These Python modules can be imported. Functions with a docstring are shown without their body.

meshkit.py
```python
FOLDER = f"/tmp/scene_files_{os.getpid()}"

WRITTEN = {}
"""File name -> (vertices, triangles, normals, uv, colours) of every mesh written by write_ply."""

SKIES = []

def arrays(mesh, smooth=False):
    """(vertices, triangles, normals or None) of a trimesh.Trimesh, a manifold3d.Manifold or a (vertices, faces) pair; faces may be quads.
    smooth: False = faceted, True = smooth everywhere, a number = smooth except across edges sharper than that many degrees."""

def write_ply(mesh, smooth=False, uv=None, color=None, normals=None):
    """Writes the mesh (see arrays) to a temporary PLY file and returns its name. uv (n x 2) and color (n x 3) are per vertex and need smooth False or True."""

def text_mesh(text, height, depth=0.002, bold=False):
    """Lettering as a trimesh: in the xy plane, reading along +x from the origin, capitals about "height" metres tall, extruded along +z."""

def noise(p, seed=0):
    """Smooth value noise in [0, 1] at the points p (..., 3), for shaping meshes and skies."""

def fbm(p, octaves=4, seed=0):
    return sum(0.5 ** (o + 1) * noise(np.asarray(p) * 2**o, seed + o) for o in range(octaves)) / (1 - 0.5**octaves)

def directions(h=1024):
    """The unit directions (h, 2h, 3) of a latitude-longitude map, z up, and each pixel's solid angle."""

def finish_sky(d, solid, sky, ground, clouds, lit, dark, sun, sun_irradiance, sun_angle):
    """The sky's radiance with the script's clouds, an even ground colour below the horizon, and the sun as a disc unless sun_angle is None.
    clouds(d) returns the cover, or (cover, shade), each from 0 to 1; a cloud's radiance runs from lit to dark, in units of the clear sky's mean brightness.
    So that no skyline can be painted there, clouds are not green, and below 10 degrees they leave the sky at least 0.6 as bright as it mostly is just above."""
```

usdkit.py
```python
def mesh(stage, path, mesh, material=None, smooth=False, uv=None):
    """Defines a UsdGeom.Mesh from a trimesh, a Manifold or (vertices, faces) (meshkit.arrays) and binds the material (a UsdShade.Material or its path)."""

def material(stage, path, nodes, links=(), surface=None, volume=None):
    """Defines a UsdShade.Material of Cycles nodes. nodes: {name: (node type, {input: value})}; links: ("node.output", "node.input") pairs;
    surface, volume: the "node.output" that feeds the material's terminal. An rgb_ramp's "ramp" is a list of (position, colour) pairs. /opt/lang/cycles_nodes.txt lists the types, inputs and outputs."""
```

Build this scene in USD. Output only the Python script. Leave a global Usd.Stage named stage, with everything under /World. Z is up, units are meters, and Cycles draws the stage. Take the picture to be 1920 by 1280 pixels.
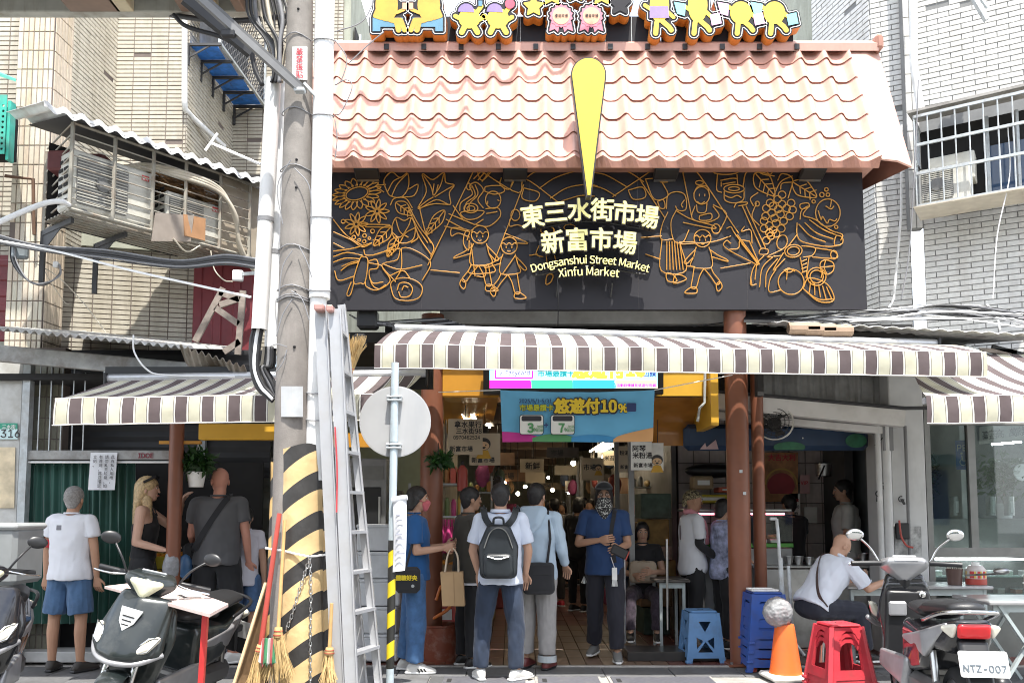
import math,random,glob
import numpy as np
import trimesh,manifold3d,usdkit,meshkit
from manifold3d import Manifold
from shapely.geometry import Polygon,LineString,Point,box as sbox
from shapely.ops import unary_union
from pxr import Usd,UsdGeom,UsdLux,UsdShade,Gf,Sdf,Vt

stage = Usd.Stage.CreateInMemory()
UsdGeom.SetStageUpAxis(stage,UsdGeom.Tokens.z)
UsdGeom.SetStageMetersPerUnit(stage,1.0)
UsdGeom.Xform.Define(stage,'/World')
UsdGeom.Scope.Define(stage,'/World/Looks')
random.seed(7); RNG = np.random.default_rng(7)
PI = math.pi
A = lambda *v: np.array(v,float)

# ---------------------------------------------------------------- camera, sky, sun, exposure
FPX,CX,CY,EYE,PITCH = 1600.0,960.0,832.0,1.45,math.radians(4.5)
cam = UsdGeom.Camera.Define(stage,'/World/camera')
cam.CreateFocalLengthAttr(30.0)
cam.CreateHorizontalApertureAttr(36.0)
cam.CreateVerticalApertureAttr(24.0)
cam.CreateVerticalApertureOffsetAttr((CY - 640.0) * 36.0 / 1920.0)
cam.CreateClippingRangeAttr(Gf.Vec2f(0.1,400))
cam.AddTranslateOp().Set(Gf.Vec3d(0,0,EYE))
cam.AddRotateXYZOp().Set(Gf.Vec3f(90 + math.degrees(PITCH),0,0))
cam.CreateExposureAttr(1.33)
SUN = A(0.10,-0.37,0.92); SUN /= np.linalg.norm(SUN)
sun = UsdLux.DistantLight.Define(stage,'/World/sun')
sun.CreateIntensityAttr(0.9); sun.CreateAngleAttr(0.5); sun.CreateNormalizeAttr(True)
sun.CreateColorAttr(Gf.Vec3f(1.0,0.965,0.9))
sun.AddTransformOp().Set(Gf.Matrix4d().SetRotate(Gf.Rotation(Gf.Vec3d(0,0,1),Gf.Vec3d(*map(float,SUN)))))
sky_mat = usdkit.material(stage,'/World/Looks/sky_light',{
    's': ('sky_texture',{'sky_type': 'single_scattering','sun_disc': False,'sun_elevation': math.asin(SUN[2]),'sun_rotation': math.atan2(SUN[0],SUN[1]),'aerosol_density': 2.0}),
    'tc': ('texture_coordinate',{}),
    'nz': ('noise_texture',{'scale': 2.2,'detail': 6.0,'roughness': 0.55}),
    'r': ('rgb_ramp',{'ramp': [(0.36,(0,0,0)),(0.62,(1,1,1))]}),
    'm': ('mix',{'color2': (6.5,6.7,7.0)}),
    'b': ('background_shader',{'strength': 0.15})},
    [('tc.generated','nz.vector'),('nz.fac','r.fac'),('r.color','m.fac'),('s.color','m.color1'),('m.color','b.color')],surface='b.background')
dome = UsdLux.DomeLight.Define(stage,'/World/sky')
UsdShade.MaterialBindingAPI.Apply(dome.GetPrim()).Bind(sky_mat)
dome.GetPrim().SetCustomDataByKey('kind','structure')

cP,sP = math.cos(PITCH),math.sin(PITCH)
def P(px,py,Y):
    """the point of the plane y = Y that the photograph shows at (px, py)"""
    x,y = (px - CX) / FPX,(CY - py) / FPX
    d = A(x,cP - y * sP,sP + y * cP)
    t = Y / d[1]
    return A(t * d[0],Y,EYE + t * d[2])
def Gd(px,py,z=0.0):
    x,y = (px - CX) / FPX,(CY - py) / FPX
    d = A(x,cP - y * sP,sP + y * cP)
    t = (z - EYE) / d[2]
    return A(t * d[0],t * d[1],z)
def proj(p):
    p = np.asarray(p,float); q = p - A(0,0,EYE)
    fw = q[...,1] * cP + q[...,2] * sP; up = -q[...,1] * sP + q[...,2] * cP
    return np.stack([CX + FPX * q[...,0] / fw,CY - FPX * up / fw],-1)

# ---------------------------------------------------------------- materials
LOOKS = {}
def mat(name,nodes,links,surface,volume=None):
    if name not in LOOKS:
        LOOKS[name] = usdkit.material(stage,'/World/Looks/' + name,nodes,links,surface=surface,volume=volume)
    return LOOKS[name]
def pm(name,col,rough=0.6,metal=0.0,var=0.14,scale=7.0,bump=0.0,bscale=60.0,rand=0.0,spec=0.5,coat=0.0,dirt=None,dscale=2.5,damt=0.5,obj=False,sheen=0.0,streak=False):
    """a principled material with mottled colour, fine relief, and dirt blotches; rand: how much each piece differs in tone"""
    if name in LOOKS: return LOOKS[name]
    col = np.array(col,float)
    n = {'g': ('geometry',{}),'n': ('noise_texture',{'scale': scale,'detail': 5.0,'roughness': 0.6}),
         'r': ('rgb_ramp',{'ramp': [(0.28,tuple(np.clip(col * (1 - var),0,1))),(0.72,tuple(np.clip(col * (1 + var),0,1)))]}),
         'p': ('principled_bsdf',{'roughness': rough,'metallic': metal,'specular_ior_level': spec,'coat_weight': coat,'sheen_weight': sheen})}
    src = 'g.position'; l = []
    if obj: n['tc'] = ('texture_coordinate',{}); src = 'tc.object'
    l += [(src,'n.vector'),('n.fac','r.fac')]; out = 'r.color'
    if rand:
        n['oi'] = ('object_info',{}); n['mr'] = ('map_range',{'from_min': 0.0,'from_max': 1.0,'to_min': 1 - rand,'to_max': 1 + rand}); n['h'] = ('hsv',{'hue': 0.5,'saturation': 1.0})
        l += [('oi.random','mr.value'),('mr.result','h.value'),(out,'h.color')]; out = 'h.color'
    if dirt is not None:
        n['mp'] = ('mapping',{'scale': (dscale,dscale,dscale * (0.18 if streak else 1.0))})
        n['dn'] = ('noise_texture',{'scale': 1.0,'detail': 7.0,'roughness': 0.68}); n['dr'] = ('rgb_ramp',{'ramp': [(0.48,(0,0,0)),(0.72,(damt,damt,damt))]}); n['dm'] = ('mix',{'color2': tuple(dirt)})
        l += [(src,'mp.vector'),('mp.vector','dn.vector'),('dn.fac','dr.fac'),('dr.color','dm.fac'),(out,'dm.color1')]; out = 'dm.color'
    l.append((out,'p.base_color'))
    if bump:
        n['bn'] = ('noise_texture',{'scale': bscale,'detail': 4.0}); n['b'] = ('bump',{'strength': 1.0,'distance': bump})
        l += [(src,'bn.vector'),('bn.fac','b.height'),('b.normal','p.normal')]
    return mat(name,n,l,'p.BSDF')
def stripes(name,axis,period,stops,phase=0.0,rough=0.8,trans=0.0,rot=None,bump=0.0):
    """cloth or paint in bands: stops are (position within the period, colour)"""
    if name in LOOKS: return LOOKS[name]
    n = {'g': ('texture_coordinate',{}),'dot': ('vector_math',{'math_type': 'dot_product','vector2': tuple(axis)}),'a': ('math',{'math_type': 'add','value2': phase}),
         'd': ('math',{'math_type': 'divide','value2': period}),'f': ('math',{'math_type': 'fraction'}),'r': ('rgb_ramp',{'ramp': stops,'interpolate': False}),
         'n': ('noise_texture',{'scale': 5.0,'detail': 6.0}),'nr': ('rgb_ramp',{'ramp': [(0.3,(0.78,0.77,0.74)),(0.6,(1,1,1))]}),'m': ('mix',{'mix_type': 'multiply','fac': 1.0}),
         'p': ('principled_bsdf',{'roughness': rough})}
    l = [('g.object','dot.vector1'),('dot.value','a.value1'),('a.value','d.value1'),('d.value','f.value1'),('f.value','r.fac'),('g.object','n.vector'),('n.fac','nr.fac'),
         ('r.color','m.color1'),('nr.color','m.color2'),('m.color','p.base_color')]
    out = 'p.BSDF'
    if bump:
        n['bn'] = ('noise_texture',{'scale': 9.0,'detail': 3.0}); n['b'] = ('bump',{'strength': 1.0,'distance': bump}); l += [('g.object','bn.vector'),('bn.fac','b.height'),('b.normal','p.normal')]
    if trans:
        n['t'] = ('translucent_bsdf',{}); n['x'] = ('mix_closure',{'fac': trans}); l += [('m.color','t.color'),('p.BSDF','x.closure1'),('t.BSDF','x.closure2')]; out = 'x.closure'
    return mat(name,n,l,out)
def glow(name,col,strength):
    return mat(name,{'e': ('emission',{'color': tuple(col),'strength': strength})},[],'e.emission')
def pane(name,tint=(0.9,0.93,0.92),ior=1.5):
    return mat(name,{'f': ('fresnel',{'IOR': ior}),'t': ('transparent_bsdf',{'color': tint}),'g': ('glossy_bsdf',{'roughness': 0.02,'color': (1,1,1)}),'m': ('mix_closure',{})},
               [('f.fac','m.fac'),('t.BSDF','m.closure1'),('g.BSDF','m.closure2')],'m.closure')

# ---------------------------------------------------------------- things and parts
USED,ORG = {},{}
def nm(parent,name):
    k = (parent,name); USED[k] = USED.get(k,-1) + 1
    return f'{parent}/{name}' + (f'_{USED[k]:03d}' if USED[k] else '')
def put(path,**kw):
    p = stage.GetPrimAtPath(path)
    for k,v in kw.items():
        if v: p.SetCustomDataByKey(k,v)
def thing(name,label,cat,loc=(0,0,0),rz=0.0,group=None,kind=None,sc=None,roll=0):
    path = nm('/World',name)
    x = UsdGeom.Xform.Define(stage,path)
    x.AddTranslateOp().Set(Gf.Vec3d(*map(float,loc)))
    if rz: x.AddRotateZOp().Set(float(rz))
    if roll: x.AddRotateXOp().Set(float(roll))
    if sc: x.AddScaleOp().Set(Gf.Vec3f(sc,sc,sc))
    put(path,label=label,category=cat,group=group,kind=kind)
    ORG[path] = np.array(loc,float) if not rz and not sc else np.zeros(3)
    return path
def emit(parent,name,mesh,m,smooth=False,label=None,kind=None):
    """a part (or sub-part) as one Mesh; the mesh is given in world coordinates unless its thing is turned"""
    if isinstance(mesh,G): mesh = mesh.arrays()
    path = nm(parent,name)
    top = '/'.join(parent.split('/')[:3])
    off = ORG.get(top,np.zeros(3))
    if np.any(off):
        v,f,n = meshkit.arrays(mesh,False); mesh = (v - off,f)
    usdkit.mesh(stage,path,mesh,m,smooth=smooth)
    if label or kind: put(path,label=label,kind=kind)
    return path
def solo(name,label,cat,mesh,m,smooth=False,group=None,kind=None):
    path = emit('/World',name,mesh,m,smooth)
    put(path,label=label,category=cat,group=group,kind=kind)
    return path
def ground_piece(name,mesh,m,smooth=False,kind='structure',label=None,cat=None):
    path = emit('/World',name,mesh,m,smooth); put(path,kind=kind,label=label,category=cat); return path
def copy_of(path,loc,rz=0.0,label=None,group=None,sc=None):
    src = stage.GetPrimAtPath(path); was = src.GetCustomData()
    name = path.split('/')[-1].rstrip('0123456789').rstrip('_')
    new = nm('/World',name)
    x = UsdGeom.Xform.Define(stage,new); p = x.GetPrim()
    p.GetReferences().AddInternalReference(Sdf.Path(path))
    x.ClearXformOpOrder()
    x.AddTranslateOp(opSuffix='here').Set(Gf.Vec3d(*map(float,loc)))
    if rz: x.AddRotateZOp(opSuffix='here').Set(float(rz))
    if sc: x.AddScaleOp(opSuffix='here').Set(Gf.Vec3f(sc,sc,sc))
    put(new,label=label or was.get('label'),category=was.get('category'),group=group or was.get('group'))
    p.SetInstanceable(True)
    return new

# ---------------------------------------------------------------- meshes
def unit(v): v = np.asarray(v,float); return v / max(np.linalg.norm(v),1e-12)
def frame(d,up=(0,0,1)):
    d = unit(d); u = np.asarray(up,float)
    if abs(d @ unit(u)) > 0.98: u = A(0,1,0) if abs(d[1]) < 0.9 else A(1,0,0)
    s = unit(np.cross(d,u)); return s,np.cross(s,d),d
def Rz(a): c,s = math.cos(a),math.sin(a); return np.array([[c,-s,0],[s,c,0],[0,0,1.0]])
def Rx(a): c,s = math.cos(a),math.sin(a); return np.array([[1,0,0],[0,c,-s],[0,s,c]])
def Ry(a): c,s = math.cos(a),math.sin(a); return np.array([[c,0,s],[0,1,0],[-s,0,c]])
BOXF = np.array([[0,2,1],[0,3,2],[4,5,6],[4,6,7],[0,1,5],[0,5,4],[1,2,6],[1,6,5],[2,3,7],[2,7,6],[3,0,4],[3,4,7]])
class G:
    def __init__(s): s.v,s.f,s.n = [],[],0
    def add(s,v,f):
        v = np.asarray(v,float).reshape(-1,3); f = np.asarray(f,int)
        if f.shape[1] == 4: f = np.vstack([f[:,[0,1,2]],f[:,[0,2,3]]])
        s.v.append(v); s.f.append(f + s.n); s.n += len(v); return s
    def mesh(s,m): v,f,_ = meshkit.arrays(m); return s.add(v,f)
    def arrays(s): return np.vstack(s.v),np.vstack(s.f)
    def tm(s,R=np.eye(3),t=(0,0,0)):
        s.v = [v @ np.asarray(R).T + np.asarray(t,float) for v in s.v]; return s
    def box(s,x0,y0,z0,x1,y1,z1): return s.add([[x0,y0,z0],[x1,y0,z0],[x1,y1,z0],[x0,y1,z0],[x0,y0,z1],[x1,y0,z1],[x1,y1,z1],[x0,y1,z1]],BOXF)
    def obox(s,c,size,R=np.eye(3)):
        h = np.array(size,float) / 2; k = A(-1,-1,-1,1,-1,-1,1,1,-1,-1,1,-1,-1,-1,1,1,-1,1,1,1,1,-1,1,1).reshape(8,3)
        return s.add((k * h) @ np.asarray(R).T + c,BOXF)
    def cbox(s,c,size,b=0.01,R=np.eye(3)):
        """a box with chamfered edges"""
        h = np.array(size,float) / 2; b = min(b,h.min() * 0.9); pts = []
        for sx in (-1,1):
            for sy in (-1,1):
                for sz in (-1,1):
                    for k in range(3):
                        d = np.array([b,b,b]); d[k] = 0; pts.append(A(sx,sy,sz) * (h - d))
        hull = trimesh.convex.convex_hull(np.array(pts) @ np.asarray(R).T + c)
        return s.add(hull.vertices,hull.faces)
    def beam(s,p,q,w,h,up=(0,0,1)):
        p,q = np.asarray(p,float),np.asarray(q,float); a,b,d = frame(q - p,up)
        k = [p + a * i * w / 2 + b * j * h / 2 + e for e in (0 * d,q - p) for i,j in ((-1,-1),(1,-1),(1,1),(-1,1))]
        return s.add(k,BOXF)
    def tube(s,pts,r,n=8,cap=True):
        pts = np.asarray(pts,float); m = len(pts); r = np.broadcast_to(np.asarray(r,float),(m,))
        t = np.gradient(pts,axis=0); a,b,_ = frame(t[0]); rings = []
        ang = np.arange(n) * 2 * PI / n
        for i in range(m):
            d = unit(t[i]); a = unit(a - d * (a @ d)); b = np.cross(d,a)
            rings.append(pts[i] + r[i] * (np.cos(ang)[:,None] * a + np.sin(ang)[:,None] * b))
        v = np.vstack(rings); f = []
        for i in range(m - 1):
            for k in range(n):
                k2 = (k + 1) % n; f.append([i * n + k,i * n + k2,(i + 1) * n + k2,(i + 1) * n + k])
        f = np.array(f); f = np.vstack([f[:,[0,1,2]],f[:,[0,2,3]]])
        if cap:
            v = np.vstack([v,pts[0],pts[-1]]); c0,c1 = m * n,m * n + 1
            f = np.vstack([f,[[c0,(k + 1) % n,k] for k in range(n)],[[c1,(m - 1) * n + k,(m - 1) * n + (k + 1) % n] for k in range(n)]])
        return s.add(v,f)
    def lathe(s,prof,n=20,c=(0,0,0),R=np.eye(3),sx=1.0,sy=1.0):
        prof = np.asarray(prof,float); ang = np.arange(n) * 2 * PI / n; m = len(prof)
        v = np.array([[r * math.cos(a) * sx,r * math.sin(a) * sy,z] for r,z in prof for a in ang])
        f = [[i * n + k,i * n + (k + 1) % n,(i + 1) * n + (k + 1) % n,(i + 1) * n + k] for i in range(m - 1) for k in range(n)]
        return s.add(v @ np.asarray(R).T + np.asarray(c,float),f)
    def ball(s,c,r,sub=2,R=np.eye(3)):
        b = trimesh.creation.icosphere(sub); return s.add((b.vertices * np.asarray(r)) @ np.asarray(R).T + c,b.faces)
    def grid(s,pts,thick=None,closed=False):
        """a sheet through an (n, m, 3) array; thick gives it a back face"""
        pts = np.asarray(pts,float); n,m = pts.shape[:2]; i = np.arange(n * m).reshape(n,m)
        f = np.stack([i[:-1,:-1],i[1:,:-1],i[1:,1:],i[:-1,1:]],-1).reshape(-1,4)
        if thick is None: return s.add(pts.reshape(-1,3),f)
        th = np.broadcast_to(np.asarray(thick,float),(3,)); k = n * m
        v = np.vstack([pts.reshape(-1,3),(pts + th).reshape(-1,3)])
        fs = [f,f[:,::-1] + k]
        for e,flip in ((i[0],0),(i[-1],1),(i[:,0],1),(i[:,-1],0)):
            q = np.stack([e[:-1],e[1:],e[1:] + k,e[:-1] + k],-1); fs.append(q[:,::-1] if flip else q)
        return s.add(v,np.vstack(fs))
    def prism(s,poly,depth,O=(0,0,0),U=(1,0,0),V=(0,0,1),N=None,z0=0.0):
        """extrude a 2D polygon (u, v) lying in the plane O + u U + v V along N = U x V"""
        if not isinstance(poly,(Polygon,)) and not hasattr(poly,'geoms'): poly = Polygon(poly)
        if not poly.is_valid: poly = poly.buffer(0)
        U,V = np.asarray(U,float),np.asarray(V,float); N = np.cross(U,V) if N is None else np.asarray(N,float)
        for g in getattr(poly,'geoms',[poly]):
            if g.is_empty or g.area < 1e-9 or not hasattr(g,'exterior'): continue
            m = trimesh.creation.extrude_polygon(g,depth,engine='earcut')
            w = m.vertices; s.add(np.asarray(O,float) + w[:,:1] * U + w[:,1:2] * V + (w[:,2:3] + z0) * N,m.faces if np.cross(U,V) @ N > 0 else m.faces[:,::-1])
        return s
def arc(c,r,a0,a1,n=12): a = np.radians(np.linspace(a0,a1,n)); return [(c[0] + r * math.cos(t),c[1] + r * math.sin(t)) for t in a]
def spline(pts,k=6,closed=False):
    """Catmull-Rom through the points"""
    p = np.asarray(pts,float)
    if len(p) < 3 and not closed: return p
    q = np.vstack([p[-1:],p,p[:2]]) if closed else np.vstack([2 * p[0] - p[1],p,2 * p[-1] - p[-2]])
    out = []
    for i in range(1,len(q) - 2):
        a,b,c,d = q[i - 1:i + 3]
        for t in np.arange(k) / k: out.append(0.5 * (2 * b + (c - a) * t + (2 * a - 5 * b + 4 * c - d) * t * t + (3 * b - a - 3 * c + d) * t ** 3))
    out.append(q[-2]); return np.array(out)
def ngon(n,r=1.0,a0=0.0,sx=1.0,sy=1.0,c=(0,0)): return [(c[0] + sx * r * math.cos(a0 + 2 * PI * k / n),c[1] + sy * r * math.sin(a0 + 2 * PI * k / n)) for k in range(n)]
def rrect(w,h,r,c=(0,0)): return sbox(c[0] - w / 2 + r,c[1] - h / 2 + r,c[0] + w / 2 - r,c[1] + h / 2 - r).buffer(r,quad_segs=4)

# ---------------------------------------------------------------- lettering
from PIL import Image,ImageDraw,ImageFont
FONTS = {}
def font(size,cjk=True):
    if (size,cjk) not in FONTS:
        found = [f for f in glob.glob('/opt/blender-*/*/datafiles/fonts/*.woff2') if ('CJK' in f) == cjk and (cjk or 'Inter' in f)]
        FONTS[(size,cjk)] = ImageFont.truetype(found[0],size)
    return FONTS[(size,cjk)]
GLY = {}
def glyphs(text,bold=0,size=64,cjk=True,simp=0.8):
    """outline of a line of text as a shapely shape: em height 1, baseline near 0.12, starting at x = 0"""
    key = (text,bold,size,cjk)
    if key in GLY: return GLY[key]
    try:
        ft = font(size,cjk); x0,y0,x1,y1 = ft.getbbox(text,anchor='ls',stroke_width=bold)
        im = Image.new('L',(x1 - x0 + 8,y1 - y0 + 8)); ImageDraw.Draw(im).text((4 - x0,4 - y0),text,255,ft,anchor='ls',stroke_width=bold)
        on = np.pad(np.asarray(im) > 120,((0,0),(1,1))).astype(np.int8); d = np.diff(on,axis=1)
        rows,st = np.nonzero(d == 1); en = np.nonzero(d == -1)[1]
        shp = unary_union([sbox(a,-r - 1,b,-r) for r,a,b in zip(rows,st,en)]).buffer(0.7).buffer(-0.7).simplify(simp)
        from shapely import affinity
        shp = affinity.affine_transform(shp,[1 / size,0,0,1 / size,(-4 + x0) / size,(4 - y0) / size])
    except Exception:
        shp = unary_union([sbox(0.1 + k,0,0.85 + k,0.75) for k,c in enumerate(text) if c != ' '])
    GLY[key] = shp; return shp
def text(text_,h,O,U=(1,0,0),V=(0,0,1),depth=0.004,bold=0,cjk=True,centre=False,z0=0.0,size=48,width=None,N=None):
    """a line of text, em height h, as a mesh"""
    from shapely import affinity
    shp = glyphs(text_,bold,size,cjk); b = shp.bounds
    s = h
    if width: s = min(h,width / max(b[2] - b[0],1e-6))
    sh = affinity.affine_transform(shp,[s,0,0,s,-(b[0] + b[2]) / 2 * s if centre else -b[0] * s,0])
    return G().prism(sh,depth,O,U,V,N=N,z0=z0)

# ================================================================ setting: ground, pavement, market floor
M_asph = pm('asphalt',(0.15,0.148,0.14),0.9,var=0.3,scale=30,bump=0.003,bscale=160,dirt=(0.09,0.088,0.085),dscale=1.2,damt=0.6)
M_slab = pm('paving_stone',(0.115,0.116,0.118),0.75,var=0.22,scale=24,bump=0.001,bscale=140,rand=0.22,dirt=(0.06,0.055,0.05),dscale=3,damt=0.7)
M_conc = pm('concrete',(0.34,0.325,0.30),0.85,var=0.18,scale=9,bump=0.002,bscale=60,dirt=(0.13,0.115,0.10),dscale=2.2,damt=0.75,streak=True)
M_cover = pm('drain_cover_stone',(0.10,0.10,0.115),0.6,var=0.2,scale=30,rand=0.1,dirt=(0.2,0.19,0.17),dscale=5,damt=0.4)
M_ftile = pm('floor_tile',(0.165,0.105,0.072),0.42,var=0.16,scale=10,rand=0.2,dirt=(0.10,0.075,0.06),dscale=3.5,damt=0.7)
M_ftile2 = pm('floor_tile_red',(0.13,0.05,0.04),0.42,var=0.16,scale=10,rand=0.2,dirt=(0.07,0.05,0.045),dscale=3.5,damt=0.7)
M_dark = pm('dark_soot',(0.022,0.021,0.021),0.9)
M_black = pm('black_plastic',(0.014,0.014,0.015),0.38)
M_steel = pm('bare_steel',(0.55,0.55,0.54),0.32,metal=1.0,var=0.1,dirt=(0.2,0.17,0.14),dscale=6,damt=0.4)
M_galv = pm('galvanised_steel',(0.46,0.49,0.50),0.55,metal=0.35,var=0.16,scale=14,dirt=(0.22,0.18,0.14),dscale=6,damt=0.5)
ground_piece('road',G().box(-60,-40,-0.30,60,6.35,-0.012),M_asph)
ground_piece('ground',G().box(-60,6.35,-0.30,60,60,-0.03),M_conc)
pv = thing('pavement','','',kind='structure')
emit(pv,'bed',G().box(-9,6.35,-0.03,9,8.16,-0.018),M_conc)
ys = [6.36,6.80,7.24,7.70,8.16]
for j in range(4):
    for i in range(-9,10):
        x0 = i * 0.62 + (0.31 if j % 2 else 0) - 0.1
        if j in (2,) and 0.05 < x0 < 1.8 or j == 2 and -0.55 < x0 < 0.05: continue
        z = -0.002 + RNG.uniform(-0.003,0.002)
        emit(pv,'paving_stone',G().cbox(A(x0 + .31,(ys[j] + ys[j + 1]) / 2,z - .02),(0.612,ys[j + 1] - ys[j] - .008,.04),0.004),M_slab)
for k,(a,b) in enumerate(((-0.62,0.14),(0.20,0.78),(0.84,1.76))):
    p = thing('drain_cover',['grey drain cover under the man with the backpack','grey drain cover left of the walking man in the bandana','long grey drain cover in front of the blue step stool'][k],'drain cover',((a + b) / 2,7.47,0))
    emit(p,'frame',G().box(a,7.26,-.03,b,7.69,-.006),M_conc)
    emit(p,'slab',G().cbox(A((a + b) / 2,7.475,-.008),(b - a - .05,.36,.02),.003),M_cover)
    emit(p,'slot',G().box(a + .06,7.40,.0015,a + .1,7.55,.003),M_dark)
fl = thing('market_floor','','',kind='structure')
emit(fl,'bed',G().box(-3.2,8.165,-0.03,5.2,30,-0.014),pm('grout',(0.05,0.04,0.035),0.9))
emit(fl,'kerb_strip',G().cbox(A(1.0,8.14,-.005),(8.2,.05,.03),.006),M_conc)
fy = 8.18
for r in range(17):
    for i in range(-9,14):
        x = i * 0.158 + 0.075
        if len(USED) and USED.get((fl,'floor_tile'),0) > 296 and abs(x) < 9: break
        q = proj(A(x,fy + .24,0))
        if not (930 < q[0] < 1330): continue
        emit(fl,'floor_tile',G().cbox(A(x + .079,fy + .24,-.006 + RNG.uniform(-.0012,.0012)),(0.151,.473,.014),.003),M_ftile2 if (x < -0.15 or x > 1.35 or r > 5) else M_ftile)
    fy += .48
sf = G()
for r in range(26):
    for i in range(-16,32):
        x = i * 0.158 + 0.075; y = 8.18 + .48 * r; q = proj(A(x,y + .24,0))
        if not (930 < q[0] < 1330) or r > 16: sf.cbox(A(x + .079,y + .24,-.006),(0.151,.473,.014),.003)
emit(fl,'floor_tiles_beyond',sf,M_ftile2,kind='stuff')
ground_piece('step',G().cbox(A(1.62,8.62,.045),(1.0,.42,.09),.008),pm('step_stone',(0.035,0.033,0.032),0.25))

# ================================================================ tiled walls
def tilemat(name,cols,rough,dirt,mort=False,damt=.6):
    if name in LOOKS: return LOOKS[name]
    n = {'g': ('geometry',{}),'oi': ('object_info',{}),'ad': ('math',{'math_type': 'add'}),'fr': ('math',{'math_type': 'fraction'}),'r': ('rgb_ramp',{'ramp': cols,'interpolate': True}),
         'n': ('noise_texture',{'scale': 22.0,'detail': 4.0}),'nr': ('rgb_ramp',{'ramp': [(.3,(.86,.86,.86)),(.7,(1,1,1))]}),'m': ('mix',{'mix_type': 'multiply','fac': 1.0}),
         'mp': ('mapping',{'scale': (2.6,2.6,.35)}),'dn': ('noise_texture',{'scale': 1.3,'detail': 7.0,'roughness': .66}),'dr': ('rgb_ramp',{'ramp': [(.46,(0,0,0)),(.72,(damt,damt,damt))]}),'dm': ('mix',{'color2': dirt}),
         'p': ('principled_bsdf',{'roughness': rough})}
    l = [('oi.random','ad.value1'),('g.random_per_island','ad.value2'),('ad.value','fr.value1'),('fr.value','r.fac'),('g.position','n.vector'),('n.fac','nr.fac'),('r.color','m.color1'),('nr.color','m.color2'),
         ('g.position','mp.vector'),('mp.vector','dn.vector'),('dn.fac','dr.fac'),('dr.color','dm.fac'),('m.color','dm.color1'),('dm.color','p.base_color')]
    return mat(name,n,l,'p.BSDF')
M_tileL = tilemat('beige_wall_tile',[(0,(.50,.475,.385)),(.35,(.56,.53,.44)),(.6,(.53,.45,.37)),(.8,(.60,.57,.49)),(1,(.48,.47,.38))],.35,(.26,.22,.15))
M_tileLv = tilemat('cream_wall_tile',[(0,(.60,.56,.44)),(.4,(.66,.61,.50)),(.7,(.61,.51,.40)),(1,(.68,.64,.54))],.35,(.36,.27,.13))
M_tileR = tilemat('white_wall_tile',[(0,(.62,.61,.58)),(.5,(.70,.69,.66)),(1,(.66,.65,.61))],.35,(.33,.30,.25),damt=.55)
M_mort = pm('mortar',(0.16,0.13,0.115),0.95)
M_mortR = pm('mortar_grey',(0.20,0.20,0.195),0.95)
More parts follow.
